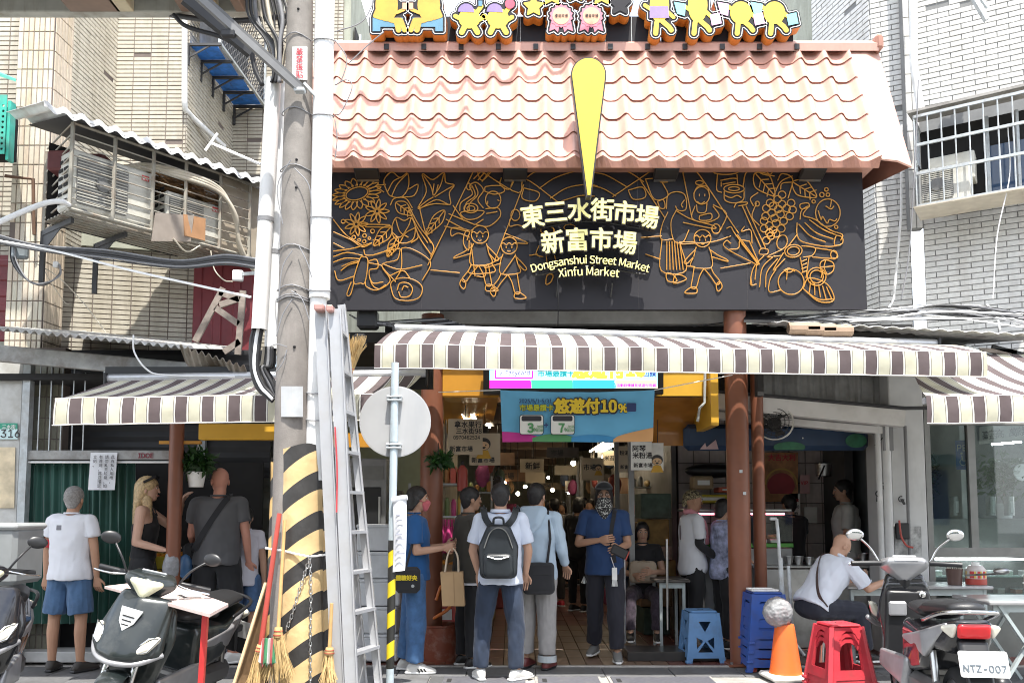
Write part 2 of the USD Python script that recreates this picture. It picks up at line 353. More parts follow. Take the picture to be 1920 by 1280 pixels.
class Tiles:
    def __init__(s,parent,name,stuff): s.p,s.name,s.stuff,s.t = parent,name,stuff,[]
    def wall(s,p0,p1,z0,z1,tw,th,m,bond=.5,gap=.008,proud=.008,mort=None,clip=None,thick=.12,u0=0.0):
        """tiles on the upright wall from p0 to p1 (x, y), the outer face on its right-hand side seen from above"""
        p0,p1 = np.array(p0,float),np.array(p1,float); d = p1 - p0; L = np.linalg.norm(d); d /= L
        U = A(d[0],d[1],0); N = A(d[1],-d[0],0); O = A(p0[0],p0[1],0)
        g = G().prism([(0,z0),(L,z0),(L,z1),(0,z1)],thick,O - N * thick,U,A(0,0,1),N=N)
        emit(s.p,'wall',g,mort or M_mort)
        r = 0; z = z0
        while z < z1 - .4 * th:
            u = u0 - (bond * tw * (r % 2))
            while u < L:
                a,b = max(u,0) + gap / 2,min(u + tw,L) - gap / 2; za,zb = z + gap / 2,min(z + th,z1) - gap / 2
                if b - a > .02 and RNG.random() > .006:
                    c = O + U * (a + b) / 2 + A(0,0,(za + zb) / 2)
                    q = proj(c)
                    if -60 < q[0] < 1980 and -60 < q[1] < 1340 and (clip is None or clip(q)):
                        pr = proj(np.array([O + U * a + A(0,0,za),O + U * b + A(0,0,zb)])); k = proud + RNG.uniform(-.002,.002)
                        F = np.array([O + U * x + A(0,0,w) for x,w in ((a,za),(b,za),(b,zb),(a,zb))]); e = .003
                        T = np.array([O + U * x + A(0,0,w) + N * k for x,w in ((a + e,za + e),(b - e,za + e),(b - e,zb - e),(a + e,zb - e))])
                        s.t.append((abs(np.prod(pr[1] - pr[0])),np.vstack([F,T]),m))
                u += tw
            z += th; r += 1
    def flush(s,most=300):
        s.t.sort(key=lambda t: -t[0])
        fs = np.array([[4,5,6],[4,6,7],[0,1,5],[0,5,4],[1,2,6],[1,6,5],[2,3,7],[2,7,6],[3,0,4],[3,4,7]])
        rest = {}
        for i,(_,v,m) in enumerate(s.t):
            if i < most: emit(s.p,s.name,(v,fs),m)
            else: rest.setdefault(str(m.GetPath()),[m,G()])[1].add(v,fs)
        for m,g in rest.values(): emit(s.p,s.stuff,g,m,kind='stuff')
def xy(px,Y): return ((px - CX) / FPX * Y * 1.0,Y)
def plan(px,Y,py=300): q = P(px,py,Y); return (q[0],q[1])
def zz(py,Y): return P(960,py,Y)[2]

# ================================================================ left building
lb = thing('tiled_building','old cream tiled building with stepped walls behind the caged window','building',(-4.2,10,0))
T = Tiles(lb,'wall_tile','wall_tiles_beyond')
w0,w1 = plan(-60,9.05),plan(28,9.05)
c0,c1,c2 = plan(24,8.72),plan(92,8.72),plan(110,9.08)
d0 = plan(212,9.98); d1 = plan(347,9.98); e1 = (d1[0] + .01,11.62); f1 = plan(640,11.62)
c2 = (c1[0] + .02,9.06); top = 9.2
T.wall(w0,w1,4.2,top,.2,.055,M_tileL,bond=0)
T.wall(c0,c1,3.0,top,.056,.208,M_tileLv,bond=0)
T.wall((c1[0] + .001,8.735),c2,3.0,top,.056,.208,M_tileLv,bond=0)
T.wall(c2,d0,4.3,top,.212,.052,M_tileL,bond=.5)
T.wall(d0,d1,4.3,top,.208,.052,M_tileL,bond=0)
T.wall(d1,e1,4.0,top,.212,.052,M_tileL,bond=.5)
T.wall(e1,f1,3.6,top,.208,.052,M_tileL,bond=0)
g0,g1 = plan(63,9.3,560),plan(364,9.72,560)
T.wall(g0,g1,2.6,4.42,.2,.056,M_tileL,bond=0)
T.flush(300)
M_plast = pm('old_plaster',(0.36,0.37,0.30),0.9,var=.15,scale=4,dirt=(.16,.15,.11),dscale=2,damt=.7,streak=True,bump=.002)
emit(lb,'plaster_band',G().prism([(0,4.42),(2.0,4.42),(2.0,4.78),(0,4.78)],.06,A(g0[0],g0[1],0),unit(A(g1[0] - g0[0],g1[1] - g0[1],0)),A(0,0,1)),M_plast)
emit(lb,'rear_wall',G().box(f1[0],11.64,0,f1[0] + .1,26,9.2),M_plast)
wx = f1[0] + .12
emit(lb,'dark_window',G().box(wx,11.8,5.9,wx + .02,14.5,8.4),M_dark)
for k in range(14): emit(lb,'window_bar',G().beam(A(wx + .05,11.8 + .24 * k,5.9),A(wx + .05,12.0 + .24 * k,8.4),.03,.03),M_galv)
emit(lb,'inner_wall',G().box(-9.5,10.3,0,e1[0],10.5,4.4),M_plast)
emit(lb,'window_void',G().box(-4.55,9.78,4.45,-2.9,9.95,5.4),M_dark)
emit(lb,'corner_pipe',G().tube([P(346,15,9.9),P(346,190,9.9),P(347,205,9.95),P(362,222,10.15),P(420,275,10.8)],.035,10),pm('white_pipe',(.72,.72,.70),.4,dirt=(.4,.38,.33),dscale=4),smooth=40)
emit(lb,'corner_pipe',G().tube([P(66,380,9.1),P(56,660,9.0)],.022,8),M_galv,smooth=40)
emit(lb,'corner_pipe',G().tube([P(10,330,8.6),P(62,336,8.6),P(64,440,8.6)],.018,6),pm('rust_brown',(.14,.075,.045),.8,dirt=(.05,.03,.02)),smooth=40)
# canopy slab high above the pavement, with its fascia
cy0,cy1,cz = 5.35,6.9,zz(23,6.9)
cp = thing('overhead_canopy','grey concrete canopy crossing the top left corner above the tiles','canopy',(-4.5,6.5,cz))
emit(cp,'slab',G().box(-9.5,cy0,cz + .32,-1.92,cy1,cz + .44),M_conc)
emit(cp,'fascia',G().cbox(A(-5.72,cy1 + .05,cz + .065),(7.6,.1,.12),.008),pm('pale_fascia',(.40,.40,.36),.8,dirt=(.2,.17,.12),dscale=5,streak=True,damt=.8))
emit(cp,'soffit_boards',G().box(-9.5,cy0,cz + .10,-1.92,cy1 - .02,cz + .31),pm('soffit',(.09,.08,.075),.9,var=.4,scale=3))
for x0,x1,c in ((-4.45,-4.02,'oak'),(-4.0,-3.86,'pale'),(-3.35,-3.22,'oak'),(-3.15,-3.0,'pale'),(-2.8,-2.72,'oak')):
    emit(cp,'crate',G().cbox(A((x0 + x1) / 2 * .83,6.75,cz + .05),(x1 - x0,.3,.10),.006),pm('crate_' + c,(.22,.15,.11) if c == 'oak' else (.55,.48,.33),.7))

# turquoise balcony box at the left edge
tq = pm('turquoise_paint',(.05,.42,.33),.5,var=.2,scale=8,dirt=(.2,.3,.25),dscale=6)
bx = thing('balcony_box','turquoise metal balcony screen at the left edge by the tiled column','balcony',P(8,225,8.3))
emit(bx,'roof',G().grid(np.array([[P(-40,118,8.5),P(-40,125,8.1)],[P(20,145,8.5),P(30,148,8.1)]]),thick=(0,0,-.03)),tq)
pl = sbox(-.6,4.95,0,5.55)
holes = unary_union([Point(-.03 - .05 * i,5.0 + .055 * j).buffer(.014,quad_segs=2) for i in range(9) for j in range(9)])
o = P(12,225,8.15)
emit(bx,'screen',G().prism(pl.difference(holes),.01,A(o[0],8.15,0)),tq)
emit(bx,'side',G().box(o[0],8.16,4.9,o[0] + .03,8.25,5.5),tq)
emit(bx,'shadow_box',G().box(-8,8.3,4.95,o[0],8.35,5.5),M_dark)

# ================================================================ right building
rb = thing('brick_tiled_building','white brick tiled apartment building with barred window on the right','building',(5.5,9.5,0))
T = Tiles(rb,'wall_tile','wall_tiles_beyond')
a0,a1,a2,a3,a4 = plan(1530,11.1),plan(1640,9.95),plan(1702,9.8),plan(1726,9.62),plan(2000,8.95)
T.wall(a0,a1,2.9,9.6,.235,.0635,M_tileR,mort=M_mortR,bond=.5)
T.wall(a1,a2,2.9,9.6,.235,.0635,M_tileR,mort=M_mortR,bond=.5)
T.wall(plan(1702,9.62),plan(1727,9.6),4.7,9.6,.07,.23,M_tileR,mort=M_mortR,bond=0)
wz0,wz1 = zz(385,9.3),zz(195,9.3)
tk = T.wall
keep = lambda q: not (1722 < q[0] and 206 - (q[0] - 1722) * .235 < q[1] < 378 - (q[0] - 1722) * .17)
T.wall(a3,a4,2.9,9.6,.235,.0635,M_tileR,mort=None if False else M_mortR,bond=.5,clip=keep)
T.flush(300)
emit(rb,'alley_wall',G().box(a0[0],11.1,0,a0[0] + .1,30,9.6),M_plast)
emit(rb,'rain_pipe',G().tube([P(1712,-20,9.4),P(1713,120,9.4),P(1726,205,9.4)],.045,10),pm('white_pipe',(.7,.7,.7)),smooth=40)
emit(rb,'rain_pipe',G().tube([P(1690,235,9.5),P(1690,400,9.5),P(1676,560,9.5),P(1660,590,9.5)],.014,6),pm('white_pipe',(.7,.7,.7)),smooth=40)
emit(rb,'gable_bracket',G().beam(P(1822,-10,9.0),P(1850,38,9.0),.05,.05).beam(P(1838,-5,9.0),P(1852,15,9.0),.03,.03),M_galv)
# far alley end
fb = thing('alley_building','pale building closing the alley behind the market sign','building',(0,24,0))
emit(fb,'wall',G().box(-6,24,0,6,24.2,7.6),M_plast)
for k in range(5): emit(fb,'window',G().box(-3.2 + 1.5 * k,23.95,5.2,-2.2 + 1.5 * k,24,6.6),M_dark)

# ================================================================ market gate: columns, roof, signboard
M_brown = pm('red_brown_paint',(.20,.072,.038),.45,var=.12,scale=5,dirt=(.12,.05,.035),dscale=2,damt=.3,streak=True)
M_roof = pm('salmon_roof_paint',(.61,.35,.28),.40,var=.07,scale=4,dirt=(.38,.21,.16),dscale=5,damt=.45,rand=.07,streak=True)
M_roofd = pm('roof_edge_paint',(.36,.175,.125),.5,var=.1,dirt=(.2,.1,.08),dscale=5)
M_board = pm('charcoal_board',(.0105,.0095,.014),.75,var=.12,scale=3)
M_gold = pm('gold_line_paint',(.46,.21,.026),.4,var=.06)
M_yel = pm('yellow_sign_face',(.70,.52,.05),.45,var=.03)
M_cream = pm('cream_letter_face',(.86,.78,.30),.4,var=.03)
M_rim = pm('dark_letter_rim',(.035,.030,.03),.4)
M_orange = pm('orange_sign_side',(.55,.20,.03),.5)
M_white = pm('white_paint',(.78,.78,.76),.45,var=.05,dirt=(.5,.48,.44),dscale=4,damt=.4)
mg = thing('market_gate','tiled roof gate on red brown columns over the market entrance','gate',(1.0,8.3,0))
def column(px0,px1,Y,top,base=True,name='column'):
    x0,x1 = P(px0,1000,Y)[0],P(px1,1000,Y)[0]; r = (x1 - x0) / 2; x = (x0 + x1) / 2
    g = G().lathe([(0,0),(r,0),(r,1.02),(r * 1.012,1.02),(r * 1.012,1.03),(r,1.03),(r,2.24),(r * 1.012,2.24),(r * 1.012,2.25),(r,2.25),(r,top),(0,top)],24,(x,Y,0))
    c = emit(mg,name,g,M_brown,smooth=40)
    if base:
        emit(c,'base_plate',G().cbox(A(x,Y,.012),(r * 2.9,r * 2.9,.024),.004),M_brown)
        for sx in (-1,1):
            for sy in (-1,1): emit(c,'bolt',G().lathe([(0,.024),(.014,.024),(.014,.045),(0,.045)],6,(x + sx * r * 1.2,Y + sy * r * 1.2,0)),M_steel)
    return x,r
column(1365,1407,8.25,3.40); column(1413,1436,8.42,2.98); column(787,830,8.4,3.40)
for zc,dx in ((1.62,.02),(1.83,-.01)): emit(mg,'screw_plate',G().cbox(A(P(1386,900,8.25)[0] + dx,8.25 - .107,zc),(.03,.006,.03),.002),M_galv)
emit(mg,'beam',G().cbox(A(P(1095,594,8.55)[0],8.55,zz(594,8.55)),(2.92,.14,.17),.01),pm('pale_beam',(.42,.42,.41),.7,dirt=(.22,.2,.18),dscale=3))
emit(mg,'rear_frame',G().box(-1.8,8.62,3.55,3.6,8.7,5.9),M_dark)
# roof tiles
YB,YT = 7.9,8.57; zB,zT = zz(306,YB),zz(100,YT)
slope = A(0,YT - YB,zT - zB); SL = np.linalg.norm(slope); SD = slope / SL; SN = A(0,-SD[2],SD[1])
def onroof(py):
    lo,hi = 0.0,1.0
    for _ in range(40):
        m = (lo + hi) / 2; q = proj(A(0,YB,zB) + slope * m)[1]
        lo,hi = (m,hi) if q > py else (lo,m)
    return lo * SL
edges = [onroof(y) for y in (309,296,260.5,226,191,157,122.5,106)]
xp0 = P(663.6,300,YB)[0]; pitch = .2628
def wavy(u): return .078 * abs(math.cos(PI * u)) ** 4.5
us = [0,.05,.1,.16,.24,.35,.5,.65,.76,.84,.9,.95,1.0]
for r in range(7):
    lo,hi = edges[r],edges[r + 1] + .05
    for k in range(-2,19):
        jit = RNG.uniform(-.0025,.0025); g = np.zeros((len(us),2,3))
        for i,u in enumerate(us):
            for j,(s,lift) in enumerate(((lo,.017 + jit),(hi,-.002 + jit))):
                g[i,j] = A(xp0 + (k + u) * pitch,YB,zB) + SD * s + SN * (wavy(u) + lift)
        emit(mg,'roof_tile',G().grid(g,thick=-SN * .006),M_roof,smooth=50)
xl,xr = xp0 - 2 * pitch,xp0 + 19 * pitch
O = A(0,YB,zB)
emit(mg,'roof_deck',G().grid(np.array([[A(xl,YB,zB) - SN * .03,A(xl,YB,zB) + slope - SN * .03],[A(xr,YB,zB) - SN * .03,A(xr,YB,zB) + slope - SN * .03]]),thick=-SN * .03),M_roofd)
ev = np.zeros((21 * 6 + 1,2,3))
for i in range(21 * 6 + 1):
    u = i / 6; ev[i,0] = A(xl + u * pitch,YB - .02,zB) + SN * (.018 + wavy(u % 1.0) * .9); ev[i,1] = A(xl + u * pitch,YB - .025,zB - .055)
emit(mg,'eave_trim',G().grid(ev,thick=(0,.015,0)),M_roofd)
emit(mg,'eave_soffit',G().box(xl,YB - .015,zB - .01,xr,8.6,zB + .005),M_roofd)
rx0,rx1 = P(1655,300,YB)[0],P(1708,315,YB)[0]
tA,tB = A(rx0 - .03,YB,zB) + SN * .055,A(rx0 - .03,YT,zT) + SN * .055
bA,bB = A(rx1,YB - .02,zB - .04),A(P(1648,100,YT)[0],YT,zT)
emit(mg,'hip_flashing',G().grid(np.array([[tA,tB],[(tA + bA) / 2 + SN * .025,(tB + bB) / 2 + SN * .025],[bA,bB]]),thick=-SN * .02),M_roof,smooth=40)
emit(mg,'hip_end',G().add([bA,bB,A(rx0,8.62,zB - .04),A(rx0,8.62,zT)],[[0,2,1],[1,2,3]]),M_roofd)
rd = G().grid(np.array([[A(x,YT + dy,zT + dz) for dy,dz in ((-.10,-.03),(-.11,.05),(-.03,.12),(.08,.12),(.1,0))] for x in np.linspace(xl,P(1640,90,YT)[0],9)]))
emit(mg,'ridge_cap',rd,M_roof,smooth=30)
ex = P(1638,90,YT)[0]
emit(mg,'ridge_finial',G().cbox(A(ex + .02,YT - .02,zT + .07),(.09,.2,.17),.03),M_roofd)
# the signboard with outlined drawings
YS = 8.10; sb = thing('signboard','long charcoal market signboard with gold line drawings under the tiled roof','signboard',P(1104,580,YS))
def S2(px,py): q = P(px,py,YS); return (q[0],q[2])
pb = [S2(585,581),S2(1626,580),S2(1616,310),S2(590,310)]
emit(sb,'panel',G().prism(pb,.06,A(0,YS,0),(1,0,0),(0,0,1),N=(0,1,0)),M_board)
for k in range(1,5): emit(sb,'panel_joint',G().box(pb[0][0] + k * 1.05,YS - .0015,pb[0][1] + .01,pb[0][0] + k * 1.05 + .004,YS,pb[2][1] - .01),M_rim)
def line_part(name,strokes,fx,r=.0056):
    g = G()
    for st in strokes:
        cl = st[0] == 'c'; pts = np.array(st[1:] if cl else st,float)
        pts = np.array([fx(*p) for p in pts]); pts = spline(pts,5,closed=cl) if len(pts) > 2 else pts
        keep = [0] + [i for i in range(1,len(pts)) if np.linalg.norm(pts[i] - pts[i - 1]) > 1e-4]; pts = pts[keep]
        q = np.array([[*S2(*p)] for p in pts]); g.tube(np.column_stack([q[:,0],np.full(len(q),YS - .012),q[:,1]]),r,5)
    emit(sb,name,g,M_gold,smooth=True)
Lc = lambda x,y: (620 + x / 3.84,300 + y / 3.84)
Rc = lambda x,y: (1100 + x / 3.556,300 + y / 3.556)
def ell(cx,cy,rx,ry,rot=0,n=10): a = math.radians(rot); return ['c'] + [(cx + rx * math.cos(t) * math.cos(a) - ry * math.sin(t) * math.sin(a),cy + rx * math.cos(t) * math.sin(a) + ry * math.sin(t) * math.cos(a)) for t in np.arange(n) * 2 * PI / n]
def petals(cx,cy,r0,r1,n,w,sq=1.0,rot=0,a0=0):
    out = []; c,s = math.cos(math.radians(rot)),math.sin(math.radians(rot))
    for k in range(n):
        t = a0 + 2 * PI * k / n; pts = []
        for rr,da in ((r0,-w * .5),((r0 + r1) / 2,-w),(r1,0),((r0 + r1) / 2,w),(r0,w * .5)):
            x,y = rr * math.cos(t + da),rr * sq * math.sin(t + da); pts.append((cx + x * c - y * s,cy + x * s + y * c))
        out.append(pts)
    return out
def leaf(x0,y0,x1,y1,w):
    d = A(x1 - x0,y1 - y0); n = A(-d[1],d[0]) / np.linalg.norm(d) * w; a = A(x0,y0)
    o = [['c',tuple(a),tuple(a + d * .35 + n),tuple(a + d * .8 + n * .5),(x1,y1),tuple(a + d * .8 - n * .5),tuple(a + d * .35 - n)],[(x0,y0),(x1,y1)]]
    for k in (.3,.5,.7): o += [[tuple(a + d * k),tuple(a + d * (k + .16) + n * .7)],[tuple(a + d * k),tuple(a + d * (k + .16) - n * .7)]]
    return o
line_part('sunflower_outline',[ell(190,245,80,44,-15)] + petals(190,245,88,180,20,.16,.62,-15),Lc)
line_part('lotus_outline',[['c',(410,235),(385,150),(440,90),(500,130),(555,100),(560,200),(510,270),(440,265)],[(410,235),(450,160),(500,130)],[(440,265),(480,180),(555,100)],[(385,235),(330,190),(400,180)],[(500,270),(600,260),(630,180),(560,215)],[(395,95),(405,60)],[(545,95),(555,60)],[(430,330),(460,280),(540,280),(590,350)]],Lc)
line_part('daisy_outline',[ell(336,372,14,14,0,7)] + petals(336,372,18,88,9,.26),Lc)
line_part('daisy_outline',[ell(186,465,14,14,0,7)] + petals(186,465,18,86,9,.26),Lc)
line_part('dots_outline',[ell(x,y,r,r,0,7) for x,y,r in ((92,446,14),(168,560,13),(206,580,10),(245,548,13),(303,516,14),(243,590,12),(280,568,9))],Lc)
line_part('rose_outline',[['c',(440,520),(470,420),(530,440),(580,420),(610,490),(590,580),(500,600)],[(440,520),(500,560),(560,480),(580,420)],[(470,430),(500,520),(560,560)],[(500,600),(540,530),(610,490)],[(580,600),(630,560),(610,490)]],Lc)
line_part('leaf_outline',leaf(470,310,590,400,45) + leaf(440,480,310,620,45) + leaf(480,560,410,700,35) + leaf(820,365,690,540,38),Lc)
line_part('stem_outline',[[(20,430),(110,540),(230,620)],[(20,520),(150,580),(230,630),(300,600)],[(20,660),(160,640),(300,600)],[(20,600),(100,640)],[(220,465),(430,470)],[(250,485),(440,488)],[(560,330),(640,480),(740,620),(720,700)],[(560,350),(620,480),(700,600)],[(590,420),(640,560),(720,680)],[(640,345),(680,510),(720,600)]],Lc)
line_part('lily_outline',[['c',(660,105),(735,145),(815,95),(830,165),(890,185),(855,240),(860,325),(760,290),(630,355),(690,230)],[(740,260),(720,190),(670,115)],[(745,260),(790,190),(815,105)],[(750,270),(830,220),(885,190)],[(740,270),(690,300),(635,345)],[(760,240),(775,180)],[(735,245),(745,175)],[(630,355),(740,320),(850,325)]],Lc)
line_part('cabbage_outline',[['c',(440,940),(440,880),(520,850),(610,870),(660,920),(640,990),(560,1015),(470,1000)],[(480,940),(500,890),(560,890),(590,930),(570,980),(510,990),(490,950)],[(515,940),(530,910),(560,920)],[(470,880),(370,760),(480,720),(510,640),(600,650),(720,740),(660,870)],[(510,640),(510,780),(470,860)],[(370,750),(500,790),(660,760)],[(420,840),(520,800),(570,850)]],Lc)
line_part('scallion_outline',[[(20,700),(120,670),(230,690)],[(20,740),(110,710),(210,715)],[(80,770),(150,740),(210,730)],[(75,800),(130,760),(200,740)],[(30,800),(60,870),(170,840)],['c',(240,700),(270,730),(250,880),(215,890),(165,880),(210,720)],[(170,880),(145,970),(118,970),(150,880)],[(240,650),(260,690),(370,670),(500,600)],[(300,690),(400,660),(500,640)]],Lc)
line_part('pepper_outline',[['c',(270,740),(330,720),(340,780),(280,800),(300,900),(360,930),(430,870),(380,790),(360,760)],[(250,880),(260,915),(330,940),(400,900)],[(280,850),(310,890),(380,880)]],Lc)
line_part('stall_line',[[(1040,60),(700,760)],[(720,795),(930,815)],[(1390,180),(1180,730)],[(850,390),(1040,470)],[(820,480),(1000,520)],[(830,430),(960,500)],[(880,330),(960,440)],[(1180,60),(1090,150),(1050,70)],[(1090,90),(1350,240),(1400,140),(1640,310)],[(1230,130),(1220,180),(1280,215),(1320,155)],[(1390,205),(1500,240),(1470,300),(1380,280),(1390,205)],[(1310,155),(1290,215)]],Lc)
line_part('noodle_outline',[['c',(940,380),(1100,370),(1060,420),(980,430)],[(930,370),(940,310),(1020,250),(1000,190),(1050,165),(1100,220),(1060,290),(1100,350)],[(960,370),(980,310),(1040,260),(1020,190)],[(1000,370),(1000,320),(1060,250),(1040,180)],ell(1010,350,50,34,0,9),ell(1010,352,28,18,0,8),ell(995,195,16,24,0,7),[(1030,140),(1080,90)],[(1060,150),(1120,80)],[(1090,160),(1140,90)]],Lc)
def child(fx,hx,hy,r,flip=1,skirt=False,hair='cap'):
    s = r / 60.0; q = lambda x,y: (hx + flip * x * s,hy + y * s)
    o = [['c'] + [q(60 * math.cos(t),62 * math.sin(t)) for t in np.arange(10) * PI / 5]]
    o += [[q(-62,-8),q(-40,-20),q(-20,-5),q(0,-22),q(20,-6),q(42,-20),q(60,-10)],[q(-20,5),q(-20,20)],[q(22,5),q(22,20)],[q(-10,38),q(2,44),q(14,36)]]
    o += [[q(-45,62),q(-62,130),q(-80,200),q(60,210),q(64,120),q(45,62)],[q(50,80),q(110,120),q(170,150),q(175,165),q(60,130)],[q(-50,80),q(-100,130),q(-130,170),q(-110,180),q(-60,130)]]
    if skirt: o += [[q(-80,200),q(-100,260),q(70,270),q(60,210)]]
    o += [[q(-60,210),q(-70,280),q(-80,350),q(-45,352),q(-20,270),q(10,215)],[q(10,215),q(60,275),q(100,330),q(125,310),q(80,250),q(62,210)],['c',q(-80,350),q(-45,352),q(-44,390),q(-120,392),q(-118,375)],['c',q(100,330),q(125,310),q(140,345),q(120,375),q(104,370)]]
    if hair == 'tail': o += [[q(50,-30),q(100,-20),q(115,60),q(80,110),q(75,40)],[q(70,-20),q(90,40)]]
    if hair == 'pack': o += [['c',q(30,90),q(30,20),q(150,20),q(145,110)],[q(40,-50),q(150,5)]]
    return o
line_part('girl_outline',child(Lc,1075,540,62,-1,True,'tail') + [[(1000,560),(920,530),(870,550),(880,490),(1010,510)],[(1010,600),(1040,840)],[(1040,770),(1110,770),(1110,840),(1050,840)]],Lc)
line_part('boy_outline',child(Lc,1285,620,58,-1,False,'cap') + [[(1250,530),(1420,600),(1330,600)],[(1330,690),(1240,820)]],Lc)
line_part('vendor_outline',[ell(1170,290,55,62),[(1110,230),(1180,250),(1250,230),(1225,190),(1120,195),(1110,230)],[(1115,355),(1205,350),(1220,410),(1140,480),(1050,470)],[(1120,390),(1200,375)],[(1130,300),(1130,320)],[(1200,290),(1215,300)],[(1040,470),(1100,430)]],Lc)
line_part('small_figure_outline',[ell(1330,400,32,40),[(1290,430),(1290,480),(1340,470),(1380,480)],[(1500,620),(1480,680),(1530,700)],[(1540,600),(1560,760)],[(1590,620),(1620,720)],['c',(1560,830),(1600,830),(1585,880),(1550,895)],[(1430,690),(1490,680)],ell(1560,510,48,30),ell(1720,490,40,24)],Lc)
line_part('arch_outline',[[(1400,140),(1460,95),(1560,55)],[(1500,210),(1620,130),(1790,80),(1920,85)],[(1580,280),(1700,205),(1840,180),(1920,190)],[(1660,300),(1800,260),(1900,265)]],Lc)
line_part('arch_outline',[[(30,85),(130,105),(270,185)],[(35,175),(110,195),(195,245)],[(200,50),(300,95),(380,150)]],Rc)
line_part('stall_line',[[(170,250),(430,75)],[(390,130),(490,125),(490,150),(540,150)],[(390,130),(450,265),(540,240),(500,150)],[(275,205),(370,185),(390,250),(310,265),(275,205)],[(350,130),(520,390)],[(640,90),(710,55),(1010,490)],[(640,90),(700,390)],[(470,280),(510,270),(520,320),(490,325),(470,280)],[(360,520),(500,510)],[(390,630),(490,665)],[(620,565),(830,550),(960,510)],[(620,550),(720,548)],[(890,725),(1090,690)],[(660,710),(720,715)]],Rc)
line_part('woman_outline',[[(530,330),(540,240),(600,215),(655,240),(660,330),(610,340),(590,310)],[(540,350),(500,440),(495,530),(580,530)],[(600,330),(560,420),(580,540),(640,550),(680,470)],[(590,340),(700,400),(840,440),(840,460),(640,420)],[(500,530),(495,740),(660,740),(620,560)]] + [[(515 + 17 * k,545),(510 + 22 * k,735)] for k in range(1,7)] + [['c',(530,760),(570,765),(600,810),(540,810)],['c',(590,770),(640,775),(660,800),(580,825)],[(650,270),(630,300),(640,320)]],Rc)
line_part('cook_outline',[ell(765,240,52,58),[(710,230),(740,180),(800,180),(815,230)],ell(750,155,26,14),[(735,280),(760,295),(785,280)],[(750,230),(750,245)],[(785,230),(785,245)],[(720,310),(700,390),(790,420),(880,380),(840,310)],[(730,300),(740,350),(790,350),(800,290)],[(750,375),(825,360),(825,400),(755,405),(750,375)],ell(860,462,28,32),[(840,300),(930,360),(890,470)]],Rc)
line_part('boy_outline',child(Rc,770,525,56,1,False,'cap'),Rc)
line_part('umbrella_outline',[[(930,460),(960,450),(990,500),(1140,700)],[(960,560),(930,540),(925,590),(1140,705)],[(1050,445),(1030,480),(1090,470),(1100,560)],[(1000,500),(1150,700)],[(1030,560),(1145,700)],[(1080,540),(1150,700)],[(950,600),(1010,590),(1020,540),(1080,545)],[(980,320),(1000,290),(1065,285),(1060,300),(1010,310)],[(1035,310),(1160,590)],[(1060,310),(1190,590)],['c',(1150,630),(1160,595),(1205,600),(1200,630)]],Rc)
line_part('jar_outline',[['c',(850,60),(920,50),(1000,65),(1000,90),(920,100),(850,90)],[(870,100),(865,200),(900,220)],[(1000,100),(1005,170)],[(890,140),(970,125),(1005,130)],[(895,150),(895,180)],[(905,165),(990,150)],ell(980,195,68,28),ell(980,195,36,13),[(915,210),(920,270),(980,290),(1040,270),(1048,210)],[(920,240),(960,255),(1000,240),(1030,255)]],Rc)
grapes = [(1300,235),(1270,265),(1220,290),(1300,298),(1360,290),(1195,325),(1240,310),(1275,330),(1330,325),(1370,335),(1230,355),(1290,365),(1350,378),(1190,378),(1250,390),(1310,410),(1180,410),(1215,440),(1260,425),(1295,460),(1180,460),(1240,470),(1225,510),(1260,495),(1195,540),(1215,490)]
line_part('grapes_outline',[ell(x,y,25,24,0,8) for x,y in grapes] + [[(1240,250),(1290,150),(1370,110)]],Rc)
line_part('leaf_outline',leaf(1120,90,1250,240,60) + leaf(1370,150,1530,250,55) + [[(1040,180),(1060,90),(1120,75),(1180,100),(1250,110)],[(1270,140),(1300,95),(1370,130),(1340,260)],[(1290,200),(1300,160),(1370,150)],[(1180,60),(1220,100),(1250,55)],[(1150,440),(1100,380),(1130,290)],[(1140,220),(1090,260),(1110,310)],ell(1135,295,14,16,0,7)],Rc)
line_part('banana_outline',[[(1420,400),(1430,340),(1480,310),(1440,370),(1520,400),(1620,470),(1700,500),(1690,540)],[(1400,420),(1400,500),(1440,550),(1600,580),(1690,570)],[(1410,430),(1490,510),(1590,550)],[(1450,420),(1530,490),(1640,530)],[(1480,400),(1580,470),(1680,510)],['c',(1660,510),(1700,520),(1700,560),(1650,570)],['c',(1420,300),(1470,290),(1480,315),(1430,330)],[(1400,500),(1340,580)]],Rc)
line_part('tomato_outline',[ell(1605,355,82,92),[(1540,340),(1560,400),(1570,380),(1600,425),(1615,400),(1650,410),(1665,395)],[(1590,310),(1625,330),(1645,310)],[(1620,320),(1630,265)]] + [ell(x,y,r,r,0,7) for x,y,r in ((1565,235,15),(1595,200,12),(1605,235,12),(1510,280,11),(1660,450,11))],Rc)
line_part('ribbon_outline',[ell(1300,550,34,48,15),ell(1375,610,58,42,-8),ell(1375,610,40,28,-8),[(1300,600),(1200,650),(1290,640)],[(1310,620),(1240,740),(1320,660)],[(1430,575),(1520,590),(1500,640),(1440,650)],[(1420,650),(1440,750)],[(1480,640),(1460,790)]] + [[(1430,680 + 25 * k),(1465,665 + 25 * k)] for k in range(4)] + [[(1520,590),(1640,610),(1670,650),(1620,660),(1500,650)],ell(1645,635,22,28)],Rc)
line_part('cloth_outline',[[(1180,640),(1110,720),(1090,830),(1130,830)],[(1250,640),(1170,720),(1150,850)],[(1270,660),(1200,750),(1190,850)],[(1130,700),(1120,800)],[(1260,730),(1220,800),(1215,880),(1290,870)],[(1090,780),(1100,840)]],Rc)
line_part('persimmon_outline',[ell(1360,815,86,84),[(1310,740),(1345,725),(1385,745)],[(1335,730),(1330,800)],ell(1345,740,24,12)],Rc)
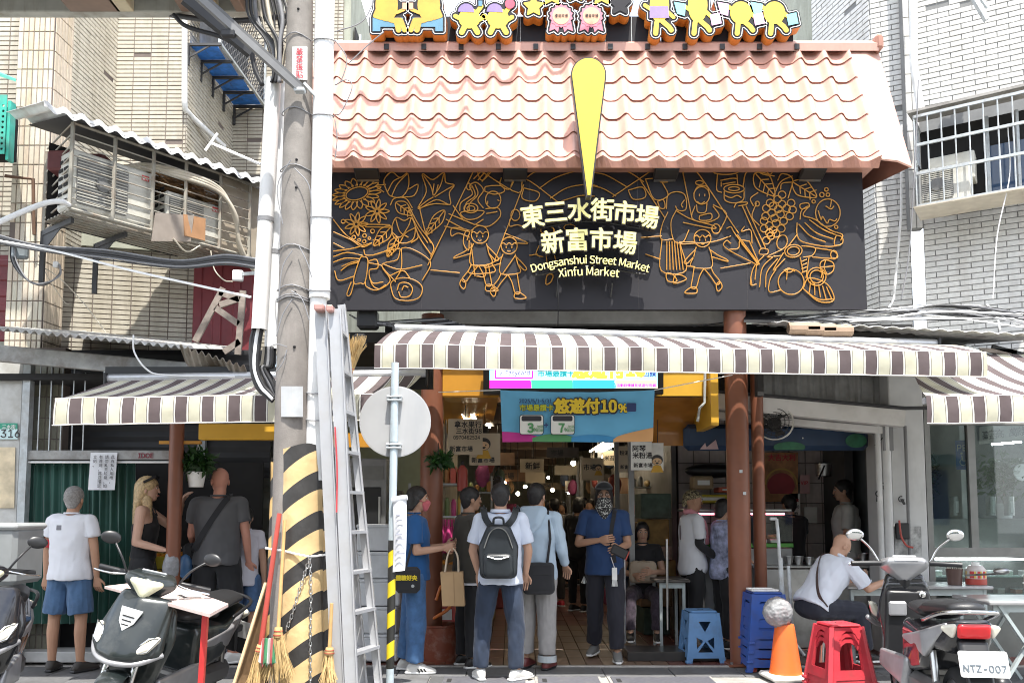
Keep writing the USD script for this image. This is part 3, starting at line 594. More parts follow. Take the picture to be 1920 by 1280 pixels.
line_part('ring_outline',[ell(1530,780,62,60),ell(1530,780,44,42),['c',(1555,690),(1590,670),(1640,690),(1640,740),(1600,765),(1560,740)],[(1555,720),(1640,710)],[(1590,670),(1580,720),(1600,765)],[(1490,800),(1515,835)],[(1570,740),(1560,790)]],Rc)
line_part('fan_outline',[[(1440,860),(1480,790),(1600,830),(1645,935),(1545,945),(1440,860)]] + [[(1490 + 26 * k,815 + 8 * k),(1480 + 38 * k,890 + 14 * min(k,3))] for k in range(5)] + [[(1450,870),(1540,930),(1640,930)]],Rc)
# raised lettering
ls = thing('market_lettering','raised yellow market name lettering on brackets in front of the signboard','lettering',P(1104,450,8.2))
YL = 7.98
def letter(ch,px,py,size,rot,bold=1.0,cjk=True):
    q = P(px,py,YL); a = math.radians(rot); U,V = A(math.cos(a),0,math.sin(a)),A(-math.sin(a),0,math.cos(a)); s = size / FPX * YL
    from shapely import affinity
    sh = glyphs(ch,1 if cjk else 0,64,True); b = sh.bounds; sh = affinity.affine_transform(sh,[s,0,0,s,-(b[0] + b[2]) / 2 * s,-(b[1] + b[3]) / 2 * s if cjk else 0])
    rim = emit(ls,'letter',G().prism(sh.buffer(.009 * size / 46,quad_segs=2).simplify(.002),.05,q,U,V),M_rim)
    emit(rim,'face',G().prism(sh,.012,q,U,V,z0=.05),M_cream)
for ch,px,py,r in (('東',998,409,7),('三',1041,401,5),('水',1085,397,2),('街',1128,397,-2),('市',1170,402,-5),('場',1212,410,-8),('新',1036,457,6),('富',1081,452,2),('市',1126,452,-2),('場',1171,458,-6)): letter(ch,px,py,46,r)
def arctext(t,x0,x1,ybase,sag,size):
    ft = font(48,True); adv = [ft.getlength(c) for c in t]; tot = sum(adv); x = 0
    for c,w in zip(t,adv):
        f = (x + w / 2) / tot; px = x0 + (x1 - x0) * f; k = 2 * f - 1
        if c != ' ': letter(c,px,ybase + sag * k * k,size,-math.degrees(math.atan(2 * sag * k / ((x1 - x0) / 2))),cjk=False) if True else 0
        x += w
arctext('Dongsanshui Street Market',997,1214,497,17,20)
arctext('Xinfu Market',1047,1159,519,4,21)
for x in (1046,1148): emit(ls,'bracket',G().beam(P(x,530,YL + .02),P(x - 3,556,YS - .01),.012,.02),M_black)
for a,b in ((1008,1212),): emit(ls,'rail',G().tube(spline([P(a,428,YL + .03),P(1104,415,YL + .03),P(b,430,YL + .03)]),.012,6),M_black)
emit(ls,'rail',G().tube(spline([P(1000,517,YL + .03),P(1104,500,YL + .03),P(1212,516,YL + .03)]),.01,6),M_black)
# exclamation mark
ym = thing('exclamation_sign','tall yellow drop shaped sign standing in front of the tiled roof','sign',P(1104,370,7.72))
yk = lambda x,y: (P(x,y,7.72)[0],P(x,y,7.72)[2])
drop = Polygon([yk(*p) for p in arc((1104,139),32,172,368,18)] + [yk(1122,250),yk(1108,366),yk(1101,366),yk(1086,250)])
emit(ym,'rim',G().prism(drop.buffer(.008),.09,A(0,7.74,0),(1,0,0),(0,0,1),N=(0,1,0)),M_rim)
emit(ym,'face',G().prism(drop.buffer(-.006),.01,A(0,7.73,0),(1,0,0),(0,0,1),N=(0,1,0)),M_yel)
emit(ym,'stay',G().beam(P(1104,150,7.83),P(1104,140,8.5),.03,.03).beam(P(1104,255,7.83),P(1104,250,8.1),.03,.03),M_galv)
# floodlights under the eave
for k,px in enumerate((688,966,1249,1524)):
    f = thing('floodlight',['black floodlight over the sunflower drawing','black floodlight left of the yellow drop sign','black floodlight right of the yellow drop sign','black floodlight over the banana and leaves drawing'][k],'floodlight',P(px,326,7.99),group='floodlights under the eave')
    c = P(px,324,7.99)
    emit(f,'housing',G().cbox(c,(.235,.16,.05),.012,Rx(-.35)),M_black)
    emit(f,'lens',G().obox(c + A(0,.04,-.028),(.21,.12,.006),Rx(-.35)),M_steel)
    emit(f,'arm',G().beam(c + A(-.1,.05,.02),c + A(-.1,.1,.12),.012,.03).beam(c + A(.1,.05,.02),c + A(.1,.1,.12),.012,.03),M_black)
# ---------------------------------------------------------------- rooftop sign with cut-out figures
YF = 8.45; rs = thing('rooftop_sign','rooftop sign of yellow cut-out bean figures, stars and pink rosettes','sign',P(1100,85,YF))
F2 = lambda x,y: (P(x,y,YF)[0],P(x,y,YF)[2]); pxm = YF / FPX
bp = lambda a,b,y: [F2(a,y),F2(b,y),F2(b,84),F2(a,84)]
emit(rs,'back_panel',G().prism(bp(700,1240,26),.03,A(0,YF + .05,0),(1,0,0),(0,0,1),N=(0,1,0)),M_board)
emit(rs,'back_panel',G().prism(bp(1242,1490,40),.03,A(0,YF + .05,0),(1,0,0),(0,0,1),N=(0,1,0)),M_board)
for x in (975,1025,1135,1185): emit(rs,'panel_seam',G().box(F2(x,50)[0],YF + .047,F2(x,84)[1],F2(x,50)[0] + .006,YF + .05,F2(x,27)[1]),M_galv)
for x in range(720,1500,70): emit(rs,'foot',G().box(F2(x,80)[0],YF,F2(0,92)[1],F2(x,80)[0] + .05,YF + .06,F2(0,82)[1]),M_black)
cols = {'y': M_yel,'y2': pm('amber_sign_face',(.56,.33,.04),.45),'b': pm('blue_sign_face',(.10,.25,.36),.45),'pu': pm('purple_sign_face',(.27,.19,.48),.45),'pk': pm('pink_sign_face',(.62,.19,.25),.45),'lp': pm('peach_sign_face',(.68,.38,.24),.45),
        'cy': pm('cyan_sign_face',(.25,.66,.68),.45),'rd': pm('red_sign_face',(.70,.08,.13),.45),'dk': M_board,'mg': pm('orchid_sign_face',(.72,.45,.66),.45)}
def cut(name,pieces):
    """pieces: (colour, px shape); the union gets a dark plate with orange sides"""
    sh = [(c,s.simplify(.3)) for c,s in pieces]; tr = lambda s: type(s)([F2(*p) for p in s.exterior.coords]) if s.geom_type == 'Polygon' else unary_union([Polygon([F2(*p) for p in q.exterior.coords]) for q in s.geoms])
    allp = unary_union([tr(s) for _,s in sh]); plate = allp.buffer(7 * pxm,quad_segs=4)
    plate = unary_union([Polygon(g.exterior) for g in getattr(plate,'geoms',[plate])])
    k = dict(U=(1,0,0),V=(0,0,1),N=(0,1,0)); p = emit(rs,name,G().prism(plate,.13,A(0,YF - .10,0),**k),M_orange)
    emit(p,'front_plate',G().prism(plate,.004,A(0,YF - .105,0),**k),M_board)
    emit(p,'white_line',G().prism(plate.buffer(-2 * pxm).difference(plate.buffer(-3.2 * pxm)),.003,A(0,YF - .108,0),**k),M_white)
    for i,(c,s) in enumerate(sh): emit(p,'face',G().prism(tr(s),.004,A(0,YF - .1095 - .0025 * i,0),**k),cols[c])
E = lambda x,y,rx,ry,rot=0: __import__('shapely').affinity.rotate(__import__('shapely').affinity.scale(Point(x,y).buffer(1,quad_segs=6),rx,ry),rot)
LN = lambda w,*p: LineString(p).buffer(w,quad_segs=3)
star = lambda x,y,r: Polygon([(x + (r if k % 2 == 0 else r * .5) * math.sin(PI * k / 5),y - (r if k % 2 == 0 else r * .5) * math.cos(PI * k / 5)) for k in range(10)]).buffer(1.5)
for s,xc in ((1,728),(-1,806)):
    X = lambda x: xc + s * x
    cut('bean_figure',[('b',Polygon([(X(-26),45),(X(-26),70),(X(-12),70),(X(-12),62),(X(20),62),(X(20),70),(X(32),70),(X(30),45)])),('y2',unary_union([E(X(0),22,21,30),LN(5,(X(0),46),(X(18),52),(X(22),68)),LN(4.5,(X(8),50),(X(26),50),(X(33),68)),LN(3.5,(X(-17),30),(X(-22),42),(X(-10),46)),LN(3,(X(18),36),(X(32),30))])),('lp',sbox(min(X(29),X(37)),18,max(X(29),X(37)),30))])
for xc,up in ((881,1),(934,2)):
    cut('bean_figure',[('y',unary_union([E(xc,46,20,19),LN(4,(xc + 12,38),(xc + 22,24)),LN(4,(xc - 14,48),(xc - 26,42)),LN(5,(xc - 8,60),(xc - 14,72)),LN(5,(xc + 8,60),(xc + 15,72)),LN(4,(xc + 12,52),(xc + 26,44))])),('pu',Polygon(arc((xc - 6,34),15,180,365,8))),('rd' if up == 2 else 'b',E(xc + 22,20,9,9) if up == 2 else sbox(xc + 17,14,xc + 24,24))])
for x,y,r,c in ((1000,24,18,'y'),(1034,2,20,'y'),(1078,-3,18,'y'),(1126,2,20,'y'),(1160,21,18,'dk')): cut('star',[(c,star(x,y,r))])
for xc in (1051,1107):
    cut('rosette',[('pk',unary_union([Polygon([(xc - 18,50),(xc - 22,70),(xc - 12,66),(xc - 6,72),(xc - 2,56)]),Polygon([(xc + 18,50),(xc + 22,70),(xc + 12,66),(xc + 6,72),(xc + 2,56)])])),
                    ('pk',Polygon([(xc + (22 if k % 2 else 19) * math.cos(PI * k / 14),42 + (22 if k % 2 else 19) * math.sin(PI * k / 14)) for k in range(28)])),('lp',E(xc,42,16,16))])
    emit(rs,'rosette_lettering',text('優良市場',6.5 * pxm,A(F2(xc,0)[0],YF - .119,F2(0,44)[1]),centre=True,depth=.002),M_rim)
for xc,t,c1,c2 in ((1233,60,'pu','pu'),(1304,62,'cy','mg'),(1384,36,'mg','mg'),(1446,36,'cy','cy')):
    b = E(xc,36 if t < 50 else 22,20 if t < 50 else 18,21 if t < 50 else 32)
    pcs = [('y',unary_union([b,LN(4.5,(xc - 5,54),(xc - 7,74)),LN(4.5,(xc + 6,52),(xc + 18,62),(xc + 22,68)),LN(3.5,(xc - 15,30),(xc - 27,22)),LN(3.5,(xc + 15,34),(xc + 26,44))]))]
    if t > 50 and c1 == 'pu': pcs.append((c1,Polygon([(xc - 18,24),(xc + 16,24),(xc + 18,46),(xc - 18,46)])))
    else: pcs += [(c1,Polygon([(xc - 44,16),(xc - 22,20),(xc - 24,42),(xc - 38,38)])),(c2,Polygon([(xc + 22,40),(xc + 40,36),(xc + 44,56),(xc + 26,60)]))]
    cut('bean_figure',pcs)

# ================================================================ striped awnings
CW,CD,CC,CT = (.80,.79,.73),(.125,.095,.097),(.62,.60,.47),(.06,.045,.05)
M_cloth = stripes('striped_awning_cloth',(1,0,0),.2085,[(0,CT),(.02,CW),(.075,CT),(.085,CD),(.50,CT),(.51,CW),(.565,CT),(.585,CC)],rough=.85,trans=.22,bump=.004)
M_hem = pm('awning_hem',(.62,.58,.52),.8)
M_alu = pm('grey_aluminium',(.52,.53,.55),.4,metal=.6,var=.08,dirt=(.3,.28,.25),dscale=5)
def awning(label,fl,fr,Yf,rl,rr,Yr,drop,sag=.05,brackets=(True,True),wave=.012,roller=True):
    """fl, fr: pixels of the front top corners; rl, rr: of the roller's ends; drop: pixel heights of the valance left and right"""
    a,b,c,d = P(*fl,Yf),P(*fr,Yf),P(*rl,Yr),P(*rr,Yr)
    t = thing('striped_awning',label,'awning',(a + b) / 2)
    nu,nv = 61,9; g = np.zeros((nu,nv,3)); g2 = np.zeros((nu,4,3))
    for i in range(nu):
        u = i / (nu - 1); f = a + (b - a) * u; r = c + (d - c) * u
        w = wave * 3.4 * (meshkit.fbm(A(u * 11,Yf * 3,0),4,int(fl[0])) - .5)
        for j in range(nv):
            v = j / (nv - 1); p = f + (r - f) * v; p[2] -= sag * 4 * v * (1 - v) * (.8 + .3 * math.sin(7 * u)) + .05 * v * (1 - v) * (meshkit.noise(A(u * 14,v * 2,1)) - .5) - w * .4 * (1 - v); g[i,j] = p
        dr = (drop[0] + (drop[1] - drop[0]) * u) / FPX * Yf
        for j in range(4):
            v = j / 3; p = g[i,0] + A(0,-.012 * math.sin(PI * v) - .01 + w * v * 1.4 + .012 * v * (meshkit.noise(A(u * 34,v * 2,7)) - .5),-dr * v); g2[i,j] = p
    emit(t,'cloth',G().grid(g),M_cloth,smooth=True)
    emit(t,'valance',G().grid(g2),M_cloth,smooth=True)
    emit(t,'fold_seam',G().tube(g[:,0] + A(0,-.004,.002),.006,5),M_hem)
    hem = G(); hem.tube(g2[:,3] + A(0,-.003,0),.005,5); emit(t,'hem',hem,M_hem)
    emit(t,'front_bar',G().tube([a + A(0,.03,-.035),b + A(0,.03,-.035)],.028,10),M_alu,smooth=40)
    if roller:
        emit(t,'roller_tube',G().tube([c + A(-.05,.05,.03),d + A(.05,.05,.03)],.04,14),M_alu,smooth=40)
        emit(t,'cassette',G().box(*(c + A(-.1,.1,-.06)),*(d + A(.1,.14,.10))),M_black)
    for e,on in zip((0,1),brackets):
        if not on: continue
        f,r = (a,c) if e == 0 else (b,d); s = 1 if e == 0 else -1
        emit(t,'end_bracket',G().cbox(r + A(-s * .05,.06,-.01),(.02,.16,.17),.005),M_black)
        k = (f + r) / 2 + A(s * .35,0,-.12)
        emit(t,'folding_arm',G().beam(f + A(s * .3,.04,-.05),k,.03,.045).beam(k,r + A(s * .35,.05,-.06),.03,.045).ball(k,.035,1),M_alu)
    return t
awning('wide striped awning over the market entrance, lit by the sun',(703,646),(1848,661),6.75,(748,619),(1752,648),7.9,(45,47),sag=-.03)
awning('striped awning in shade over the green curtain and fruit stall',(104,747),(748,738),6.7,(207,714),(790,704),7.75,(50,50),sag=.02)
awning('lower striped awning over the glass shop front at the right edge',(1735,742),(2100,742),6.65,(1700,664),(2100,664),7.9,(52,50),sag=.06,brackets=(False,False),roller=False)

# ================================================================ entrance header and ceiling
M_or = pm('orange_laminate',(.50,.235,.03),.3,var=.05,dirt=(.3,.14,.03),dscale=2)
M_yl = pm('yellow_laminate',(.62,.35,.035),.4,var=.05)
hd = thing('entrance_header','orange laminate header box over the market entrance','header',P(1082,740,8.35))
hb = lambda a,b,c,d,y0,y1: G().box(P(a,740,8.35)[0],y0,zz(d,8.35),P(b,740,8.35)[0],y1,zz(c,8.35))
emit(hd,'front_board',hb(830,915,640,742,8.34,8.38),M_or)
emit(hd,'front_board',hb(1230,1336,640,742,8.34,8.38),M_yl)
emit(hd,'end_board',hb(1326,1340,690,800,8.2,9.0),M_yl)
q0,q1 = P(1228,745,8.37),P(1330,745,8.37)
emit(hd,'curved_panel',G().grid(np.array([[A(x,8.37 + .75 * math.sin(t),q0[2] - .42 * (1 - math.cos(t)) * 1.0) for t in np.linspace(0,PI / 2,7)] for x in np.linspace(q0[0],q1[0],4)]),thick=(0,.02,.01)),pm('glossy_orange',(.40,.17,.035),.12),smooth=True)
emit(hd,'sloped_soffit',G().grid(np.array([[P(822,745,8.37),P(838,815,10.6)],[P(935,745,8.37),P(925,790,10.6)]]),thick=(0,0,.03)),M_or)
emit(hd,'conduit',G().tube([P(1322,700,8.3),P(1321,755,8.3),P(1312,765,8.3),P(1308,790,8.3)],.014,6),M_galv)
emit(hd,'top_board',G().box(-1.3,8.62,zz(690,8.4) - .02,4.1,8.66,zz(608,8.62)),M_dark)
ms = thing('market_hall','dark covered market lane running back behind the entrance','hall',(.5,15,0))
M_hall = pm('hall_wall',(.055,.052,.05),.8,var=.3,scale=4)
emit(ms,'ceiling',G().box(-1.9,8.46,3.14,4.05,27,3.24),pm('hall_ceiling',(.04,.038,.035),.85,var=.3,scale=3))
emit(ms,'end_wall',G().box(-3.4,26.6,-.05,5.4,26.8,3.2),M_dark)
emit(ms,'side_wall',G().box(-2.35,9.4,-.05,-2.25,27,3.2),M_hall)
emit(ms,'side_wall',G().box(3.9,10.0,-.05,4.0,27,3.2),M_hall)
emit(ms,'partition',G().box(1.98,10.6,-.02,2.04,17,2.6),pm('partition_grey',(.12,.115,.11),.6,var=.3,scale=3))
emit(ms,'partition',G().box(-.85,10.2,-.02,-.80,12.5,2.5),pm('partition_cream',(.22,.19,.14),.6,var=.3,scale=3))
for k in range(7):
    emit(ms,'ceiling_duct',G().cbox(A(.3 + .1 * (k % 2),10.4 + 2.2 * k,2.92 - .04 * k),(1.4,.5,.22),.02),pm('duct_paint',(.18,.13,.10),.7,rand=.3))
for k in range(9): emit(ms,'door_post',G().box(1.30 + .05 * (k % 2),9.5 + 1.7 * k,0,1.36 + .05 * (k % 2),9.58 + 1.7 * k,2.5),pm('steel_post',(.25,.25,.25),.4,metal=.4))
# lit lamps
L_tube = glow('lit_tube',(1.0,.86,.62),9.0); L_cool = glow('lit_cool_tube',(.95,.98,1.0),10.0); L_bulb = glow('lit_bulb',(1.0,.72,.40),16.0)
def tubelight(p,q,label,m=L_tube,n=2):
    t = thing('fluorescent_lamp',label,'lamp',p); d = unit(q - p); s = unit(np.cross(d,A(0,0,1)))
    emit(t,'tray',G().beam(p + A(0,0,.03),q + A(0,0,.03),.14,.03),M_white)
    for k in range(n): emit(t,'tube',G().tube([p + s * (.05 * (2 * k - n + 1)),q + s * (.05 * (2 * k - n + 1))],.016,8),m)
tubelight(P(862,752,8.9),P(884,790,9.8),'lit tube lamp nearest the left end of the blue banner')
tubelight(P(880,765,10.0),P(896,790,11.0),'second lit tube lamp behind the blue banner on the left',n=2)
tubelight(P(908,786,11.5),P(918,801,12.6),'small lit tube lamp deep behind the left end of the banner',n=1)
tubelight(P(1118,846,13.5),P(1142,832,12.2),'lit tube lamps low under the banner, left of the rice noodle sign',n=3)
tubelight(P(1128,862,16),P(1140,852,15),'small far tube lamp under the banner above the walking man',n=2)
tubelight(P(1066,905,17),P(1066,925,16.8),'white upright lamp deep in the lane left of the walking man',m=L_cool,n=1)
for k,(x,y,Yb) in enumerate(((1036,918,15),(971,925,14),(1120,862,14.5),(1093,872,18),(1028,895,20),(1010,905,22))):
    b = thing('bulb_lamp',['bare bulb glowing over the lane above the far shopper','bare bulb glowing between the two men seen from behind','round bulb glowing under the banner right of centre','tiny bulb glowing in the dark lane under the banner','tiny bulb glowing deepest in the lane','tiny glowing bulb left of the far shopper'][k],'lamp',P(x,y,Yb))
    emit(b,'bulb',G().ball(P(x,y,Yb),.035,2),L_bulb); emit(b,'cord',G().tube([P(x,y,Yb) + A(0,0,.03),A(*P(x,y,Yb)[:2],3.1)],.006,5),M_black)

# ================================================================ screen, banner and hanging signs
YD = 8.14; px2 = YD / FPX
sc = thing('display_screen','bright advertising screen above the blue banner','screen',P(1076,735,YD))
D2 = lambda x,y: (P(x,y,YD)[0],P(x,y,YD)[2])
emit(sc,'housing',G().prism([D2(906,738),D2(1244,738),D2(1244,660),D2(906,660)],.1,A(0,YD,0),(1,0,0),(0,0,1),N=(0,1,0)),M_black)
K = dict(U=(1,0,0),V=(0,0,1),N=(0,-1,0))
def flat(par,name,poly,m,z,fn,Y): emit(par,name,G().prism([fn(*p) for p in poly] if not hasattr(poly,'exterior') else Polygon([fn(*p) for p in poly.exterior.coords]),.0015,A(0,Y,0),z0=z,**K),m)
GL = {k: glow('screen_' + k,v,1.1) for k,v in dict(sky=(.33,.72,.85),magenta=(.80,.03,.42),green=(.05,.50,.25),blue=(.04,.32,.75),peach=(.85,.45,.30),white=(.9,.9,.9),navy=(.03,.05,.2),gold=(.75,.42,.06),black=(.02,.02,.03),teal=(.02,.22,.24)).items()}
flat(sc,'picture',[(918,728),(1233,728),(1233,664),(918,664)],GL['sky'],.002,D2,YD)
for a,b,c in ((918,998,'magenta'),(996,1076,'green'),(1074,1156,'blue'),(1152,1233,'peach')): flat(sc,'colour_band',[(a,728),(b,728),(b - 3,713),(a,713)],GL[c],.004,D2,YD)
flat(sc,'logo_frame',sbox(929,680,998,708).buffer(1.5),GL['magenta'],.004,D2,YD)
flat(sc,'logo_card',sbox(931,680,996,706).buffer(1),GL['white'],.006,D2,YD)
def dtext(par,t,x,y,h,m,fn,Y,px_,z=.008,bold=1,name='lettering',width=None):
    q = P(x,y,Y); emit(par,name,text(t,h * px_,A(q[0],Y,q[2]),depth=.0015,z0=z,bold=bold,width=width and width * px_,N=(0,-1,0)),m)
dtext(sc,'✓ Easycard',936,703,14,GL['navy'],D2,YD,px2,width=58)
dtext(sc,'市場最讚卡',1008,705,14,GL['teal'],D2,YD,px2)
dtext(sc,'悠遊付10',1070,705,34,GL['gold'],D2,YD,px2,bold=3)
dtext(sc,'%',1189,705,20,GL['gold'],D2,YD,px2,bold=2); dtext(sc,'回饋',1205,705,13,GL['navy'],D2,YD,px2)
dtext(sc,'活動詳情請見悠遊付官網',1156,725,8,GL['magenta'],D2,YD,px2,width=74)
YN = 7.95; pn = YN / FPX
bn = thing('banner','sky blue cloth banner with yellow lettering strung across the entrance','banner',P(1083,830,YN))
def bpt(x,y): return P(x,y,YN)
def bw(u,v): return .02 * math.sin(u * 9 + v * 2) * v + .01 * math.sin(u * 23) + .015 * math.sin(PI * u) * v
def banner_sheet(fx0,fx1,fy0,fy1,m,name,off,n=28,k=6):
    g = np.zeros((n + 1,k + 1,3))
    for i in range(n + 1):
        for j in range(k + 1):
            u,v = fx0 + (fx1 - fx0) * i / n,(fy0(i / n) if callable(fy0) else fy0) * (1 - j / k) + (fy1(i / n) if callable(fy1) else fy1) * j / k
            yt = 731 + 4 * math.sin(PI * u); x = 938 + 289 * u + (4 * v * (1 - 2 * u) if True else 0); y = yt + (828 - yt) * v
            p = bpt(x,y); p[1] += bw(u,v) - off; g[i,j] = p
    emit(bn,name,G().grid(g),m,smooth=True)
BC = {k: pm('banner_' + k,v,.6,var=.04) for k,v in dict(sky=(.12,.40,.66),magenta=(.52,.03,.27),green=(.09,.30,.12),blue=(.04,.25,.52),peach=(.62,.33,.14),white=(.75,.75,.74),navy=(.02,.04,.14),gold=(.72,.52,.03),black=(.03,.028,.04),lime=(.46,.48,.03)).items()}
banner_sheet(0,1,0,1,BC['sky'],'cloth',0)
banner_sheet(0,.245,lambda t: .80 + .1 * t * t,lambda t: 1,BC['magenta'],'colour_band',.003,10,3)
banner_sheet(.20,.52,lambda t: 1 - .16 * math.sin(PI * min(1,t * .75 + .15)),lambda t: 1,BC['green'],'colour_band',.005,12,3)
banner_sheet(.46,.80,lambda t: 1 - .15 * math.sin(PI * min(1,t * .7 + .2)),lambda t: 1,BC['blue'],'colour_band',.007,12,3)
banner_sheet(.74,1,lambda t: .95 - .22 * t ** .6,lambda t: 1,BC['peach'],'colour_band',.009,10,3)
def btext(t,x,y,h,m,z,bold=1,width=None):
    u = (x - 938) / 289; dy = bw(u,.5)
    dtext(bn,t,x,y,h,m,None,YN + dy - .03,pn,z=z,bold=bold,width=width)
btext('2025/5/1-5/31',973,755,12.5,BC['navy'],0,1,62)
btext('市場最讚卡',974,769,14,BC['black'],0,3,64); btext('市場最讚卡',974,769,14,BC['lime'],.003,1,64)
btext('悠遊付10',1036,772,33,BC['black'],0,6,124); btext('悠遊付10',1038,771.5,32,BC['gold'],.003,2,119)
btext('%',1158,772,20,BC['black'],0,4); btext('%',1159,772,20,BC['gold'],.003,2)
def card(x0,y0,x1,y1,m,z,r=4): emit(bn,'card',G().prism(Polygon([(P(px,py,YN)[0],P(px,py,YN)[2]) for px,py in sbox(x0 + r,y0 + r,x1 - r,y1 - r).buffer(r,quad_segs=3).exterior.coords]),.0015,A(0,YN - .02,0),z0=z,**K),m)
card(1174,756,1192,772,BC['navy'],.012,2); btext('回饋',1175,770,9,BC['white'],.006,1)
for x0,hdr,big,rest in ((974,'不限金額','3','加碼回饋'),(1032,'單筆滿$200','7','加碼回饋')):
    card(x0,778,x0 + 45,815,BC['black'],.010); card(x0 + 1,779,x0 + 44,814,BC['white'],.012); card(x0 + 4,780,x0 + 41,790,BC['black'],.014,3)
    btext(hdr,x0 + 6,788.5,8,BC['white'],.010,1,33); btext('最高',x0 + 4,804,6,BC['green'],.010)
    btext(big,x0 + 15,810,22,BC['green'],.010,2); btext('%',x0 + 26,809,9,BC['green'],.010,1); btext(rest[:2],x0 + 33,802,6,BC['green'],.010,0); btext(rest[2:],x0 + 33,809,6,BC['green'],.010,0)
btext('+',1020,802,14,BC['navy'],.006,2)
for a,b in (((938,731),(822,735)),((1227,731),(1398,698))):
    solo('banner_string','white string tying the %s corner of the blue banner to the column' % ('left' if a[0] < 1000 else 'right'),'string',G().tube([P(*a,YN),P(*b,8.2)],.005,5),M_white)
# paper shop signs hanging in the lane
def papersign(x0,y0,x1,y1,Y,label,lines,fig=None,m=None,tilt=0):
    m = m or pm('kraft_paper',(.50,.41,.29),.8,var=.05)
    t = thing('hanging_sign',label,'sign',P((x0 + x1) / 2,y1,Y)); f = lambda x,y: (P(x,y,Y)[0],P(x,y,Y)[2]); k = Y / FPX
    emit(t,'board',G().prism([f(x0,y1),f(x1,y1),f(x1,y0),f(x0,y0)],.012,A(0,Y,0),(1,0,0),(0,0,1),N=(0,1,0)),m)
    for s,x,y,h in lines: dtext(t,s,x,y,h,M_rim,None,Y,k,z=.001,bold=1)
    if fig:
        fx,fy,r = fig; ink = lambda shp,mm,z: emit(t,'drawing',G().prism(Polygon([f(*p) for p in shp.exterior.coords]),.0012,A(0,Y,0),z0=z,**K),mm)
        ink(E(fx,fy,r,r * .9),M_rim,.001); ink(E(fx,fy + r * .25,r * .8,r * .6),pm('sign_skin',(.62,.42,.25),.8),.0025)
        ink(Polygon([(fx - r * 1.1,fy + r * 2.1),(fx - r * .6,fy + r * .9),(fx + r * .6,fy + r * .9),(fx + r * 1.1,fy + r * 2.1)]),pm('sign_ochre',(.55,.32,.05),.8),.0025)
        for e in (-1,1): ink(E(fx + e * r * .3,fy + r * .15,r * .1,r * .1),M_rim,.004)
        ink(Polygon(arc((fx,fy + r * .4),r * .3,0,180,6)),M_rim,.004)
    emit(t,'wire',G().tube([P((x0 + x1) / 2,y0,Y),A(P((x0 + x1) / 2,y0,Y)[0],Y,3.12)],.004,4),M_black)
    return t
papersign(840,785,905,852,8.9,'kraft paper shop sign with brown lettering beside the left column',[('拿水果行',852,800,13),('三水街98',855,812,12),('0970462524',850,823,9),('新富市場',843,845,11)])
papersign(880,812,938,872,9.2,'paper shop sign with drawn child below the kraft paper sign',[('新富市場',884,866,11)],(907,832,13))
papersign(1183,828,1222,881,8.9,'white rice noodle soup shop sign in front of the lane',[('阿琴',1186,845,13),('米粉湯',1186,858,12.5),('新富市場',1188,875,9)],None,pm('white_card',(.72,.71,.67),.8))
papersign(1222,830,1244,882,8.95,'paper sign with smiling drawn face beside the rice noodle sign',[],(1232,862,11),pm('white_card',(.7,.7,.66)))
papersign(1090,858,1132,900,11.0,'dim paper shop sign deep in the lane under the banner',[('市場',1094,880,12)],(1122,876,7))
papersign(1160,836,1182,885,10.0,'dim narrow paper sign left of the rice noodle sign',[('粉湯',1162,852,9),('新富',1163,878,8)])
papersign(975,860,1020,885,12.0,'dim brown board hanging over the two men seen from behind',[('新鮮',985,878,14)])
papersign(985,885,1022,905,14.0,'dim cardboard sign over the heads deep in the lane',[])
papersign(1130,845,1156,872,12.5,'dim pink paper sign between the lamp and narrow sign',[('米苔',1133,862,10)])

# ================================================================ utility pole, conduits, ladder, round sign
M_pole = pm('pole_concrete',(.235,.215,.195),.85,var=.2,scale=7,dirt=(.15,.13,.12),dscale=3,damt=.7,streak=True,bump=.002,bscale=90)
M_pipe = pm('white_conduit',(.76,.76,.75),.35,var=.05,dirt=(.45,.43,.4),dscale=3.5,damt=.45,streak=True)
M_wire = pm('black_cable',(.018,.018,.020),.5)
M_grey = pm('grey_cable',(.22,.22,.23),.55)
M_beige = pm('beige_cable',(.50,.45,.36),.6)
M_hazL = stripes('hazard_wrap',(-.62,.12,.78),.222,[(0,(.030,.028,.027)),(.5,(.62,.40,.15))],rough=.55,bump=.01)
M_hazR = stripes('hazard_wrap_pale',(-.60,.12,.80),.235,[(0,(.035,.033,.032)),(.47,(.70,.50,.25))],rough=.55,bump=.01)
M_hazP = stripes('hazard_tape',(-.55,.1,.83),.19,[(0,(.022,.022,.020)),(.5,(.72,.55,.02))],rough=.45)
YP = 6.3
def lean(x0,y0,x1,y1,Y,n=2,Y2=None): return [P(x0 + (x1 - x0) * i / (n - 1),y0 + (y1 - y0) * i / (n - 1),Y + ((Y2 or Y) - Y) * i / (n - 1)) for i in range(n)]
M_fr0 = pm('dark_steel',(.10,.10,.10),.5,metal=.4)
po = thing('utility_pole','weathered concrete utility pole wrapped in yellow and black stripes at its foot','utility pole',(P(553,1280,YP)[0],YP,0))
tp,bt = P(564,-60,YP),P(549,840,YP); foot = bt + (bt - tp) * (bt[2] / (tp[2] - bt[2])); topx = tp + (tp - bt) * .55
emit(po,'shaft',G().tube([foot,bt,tp,topx],[.146,.137,.093,.075],28),M_pole,smooth=40)
for y in (18,140,300,352,548,650,735): q = P(560 - y * .012,y,YP - .13 + (830 - y) * .00005); emit(po,'bolt_hole',G().ball(q,(.011,.02,.011),1),M_dark)
emit(po,'name_plate',G().grid(np.array([[P(548 + 28 * i / 6,y,YP - .105 - .018 * math.sin(PI * i / 6)) for y in (88,150)] for i in range(7)]),thick=(0,.004,0)),M_white,smooth=True)
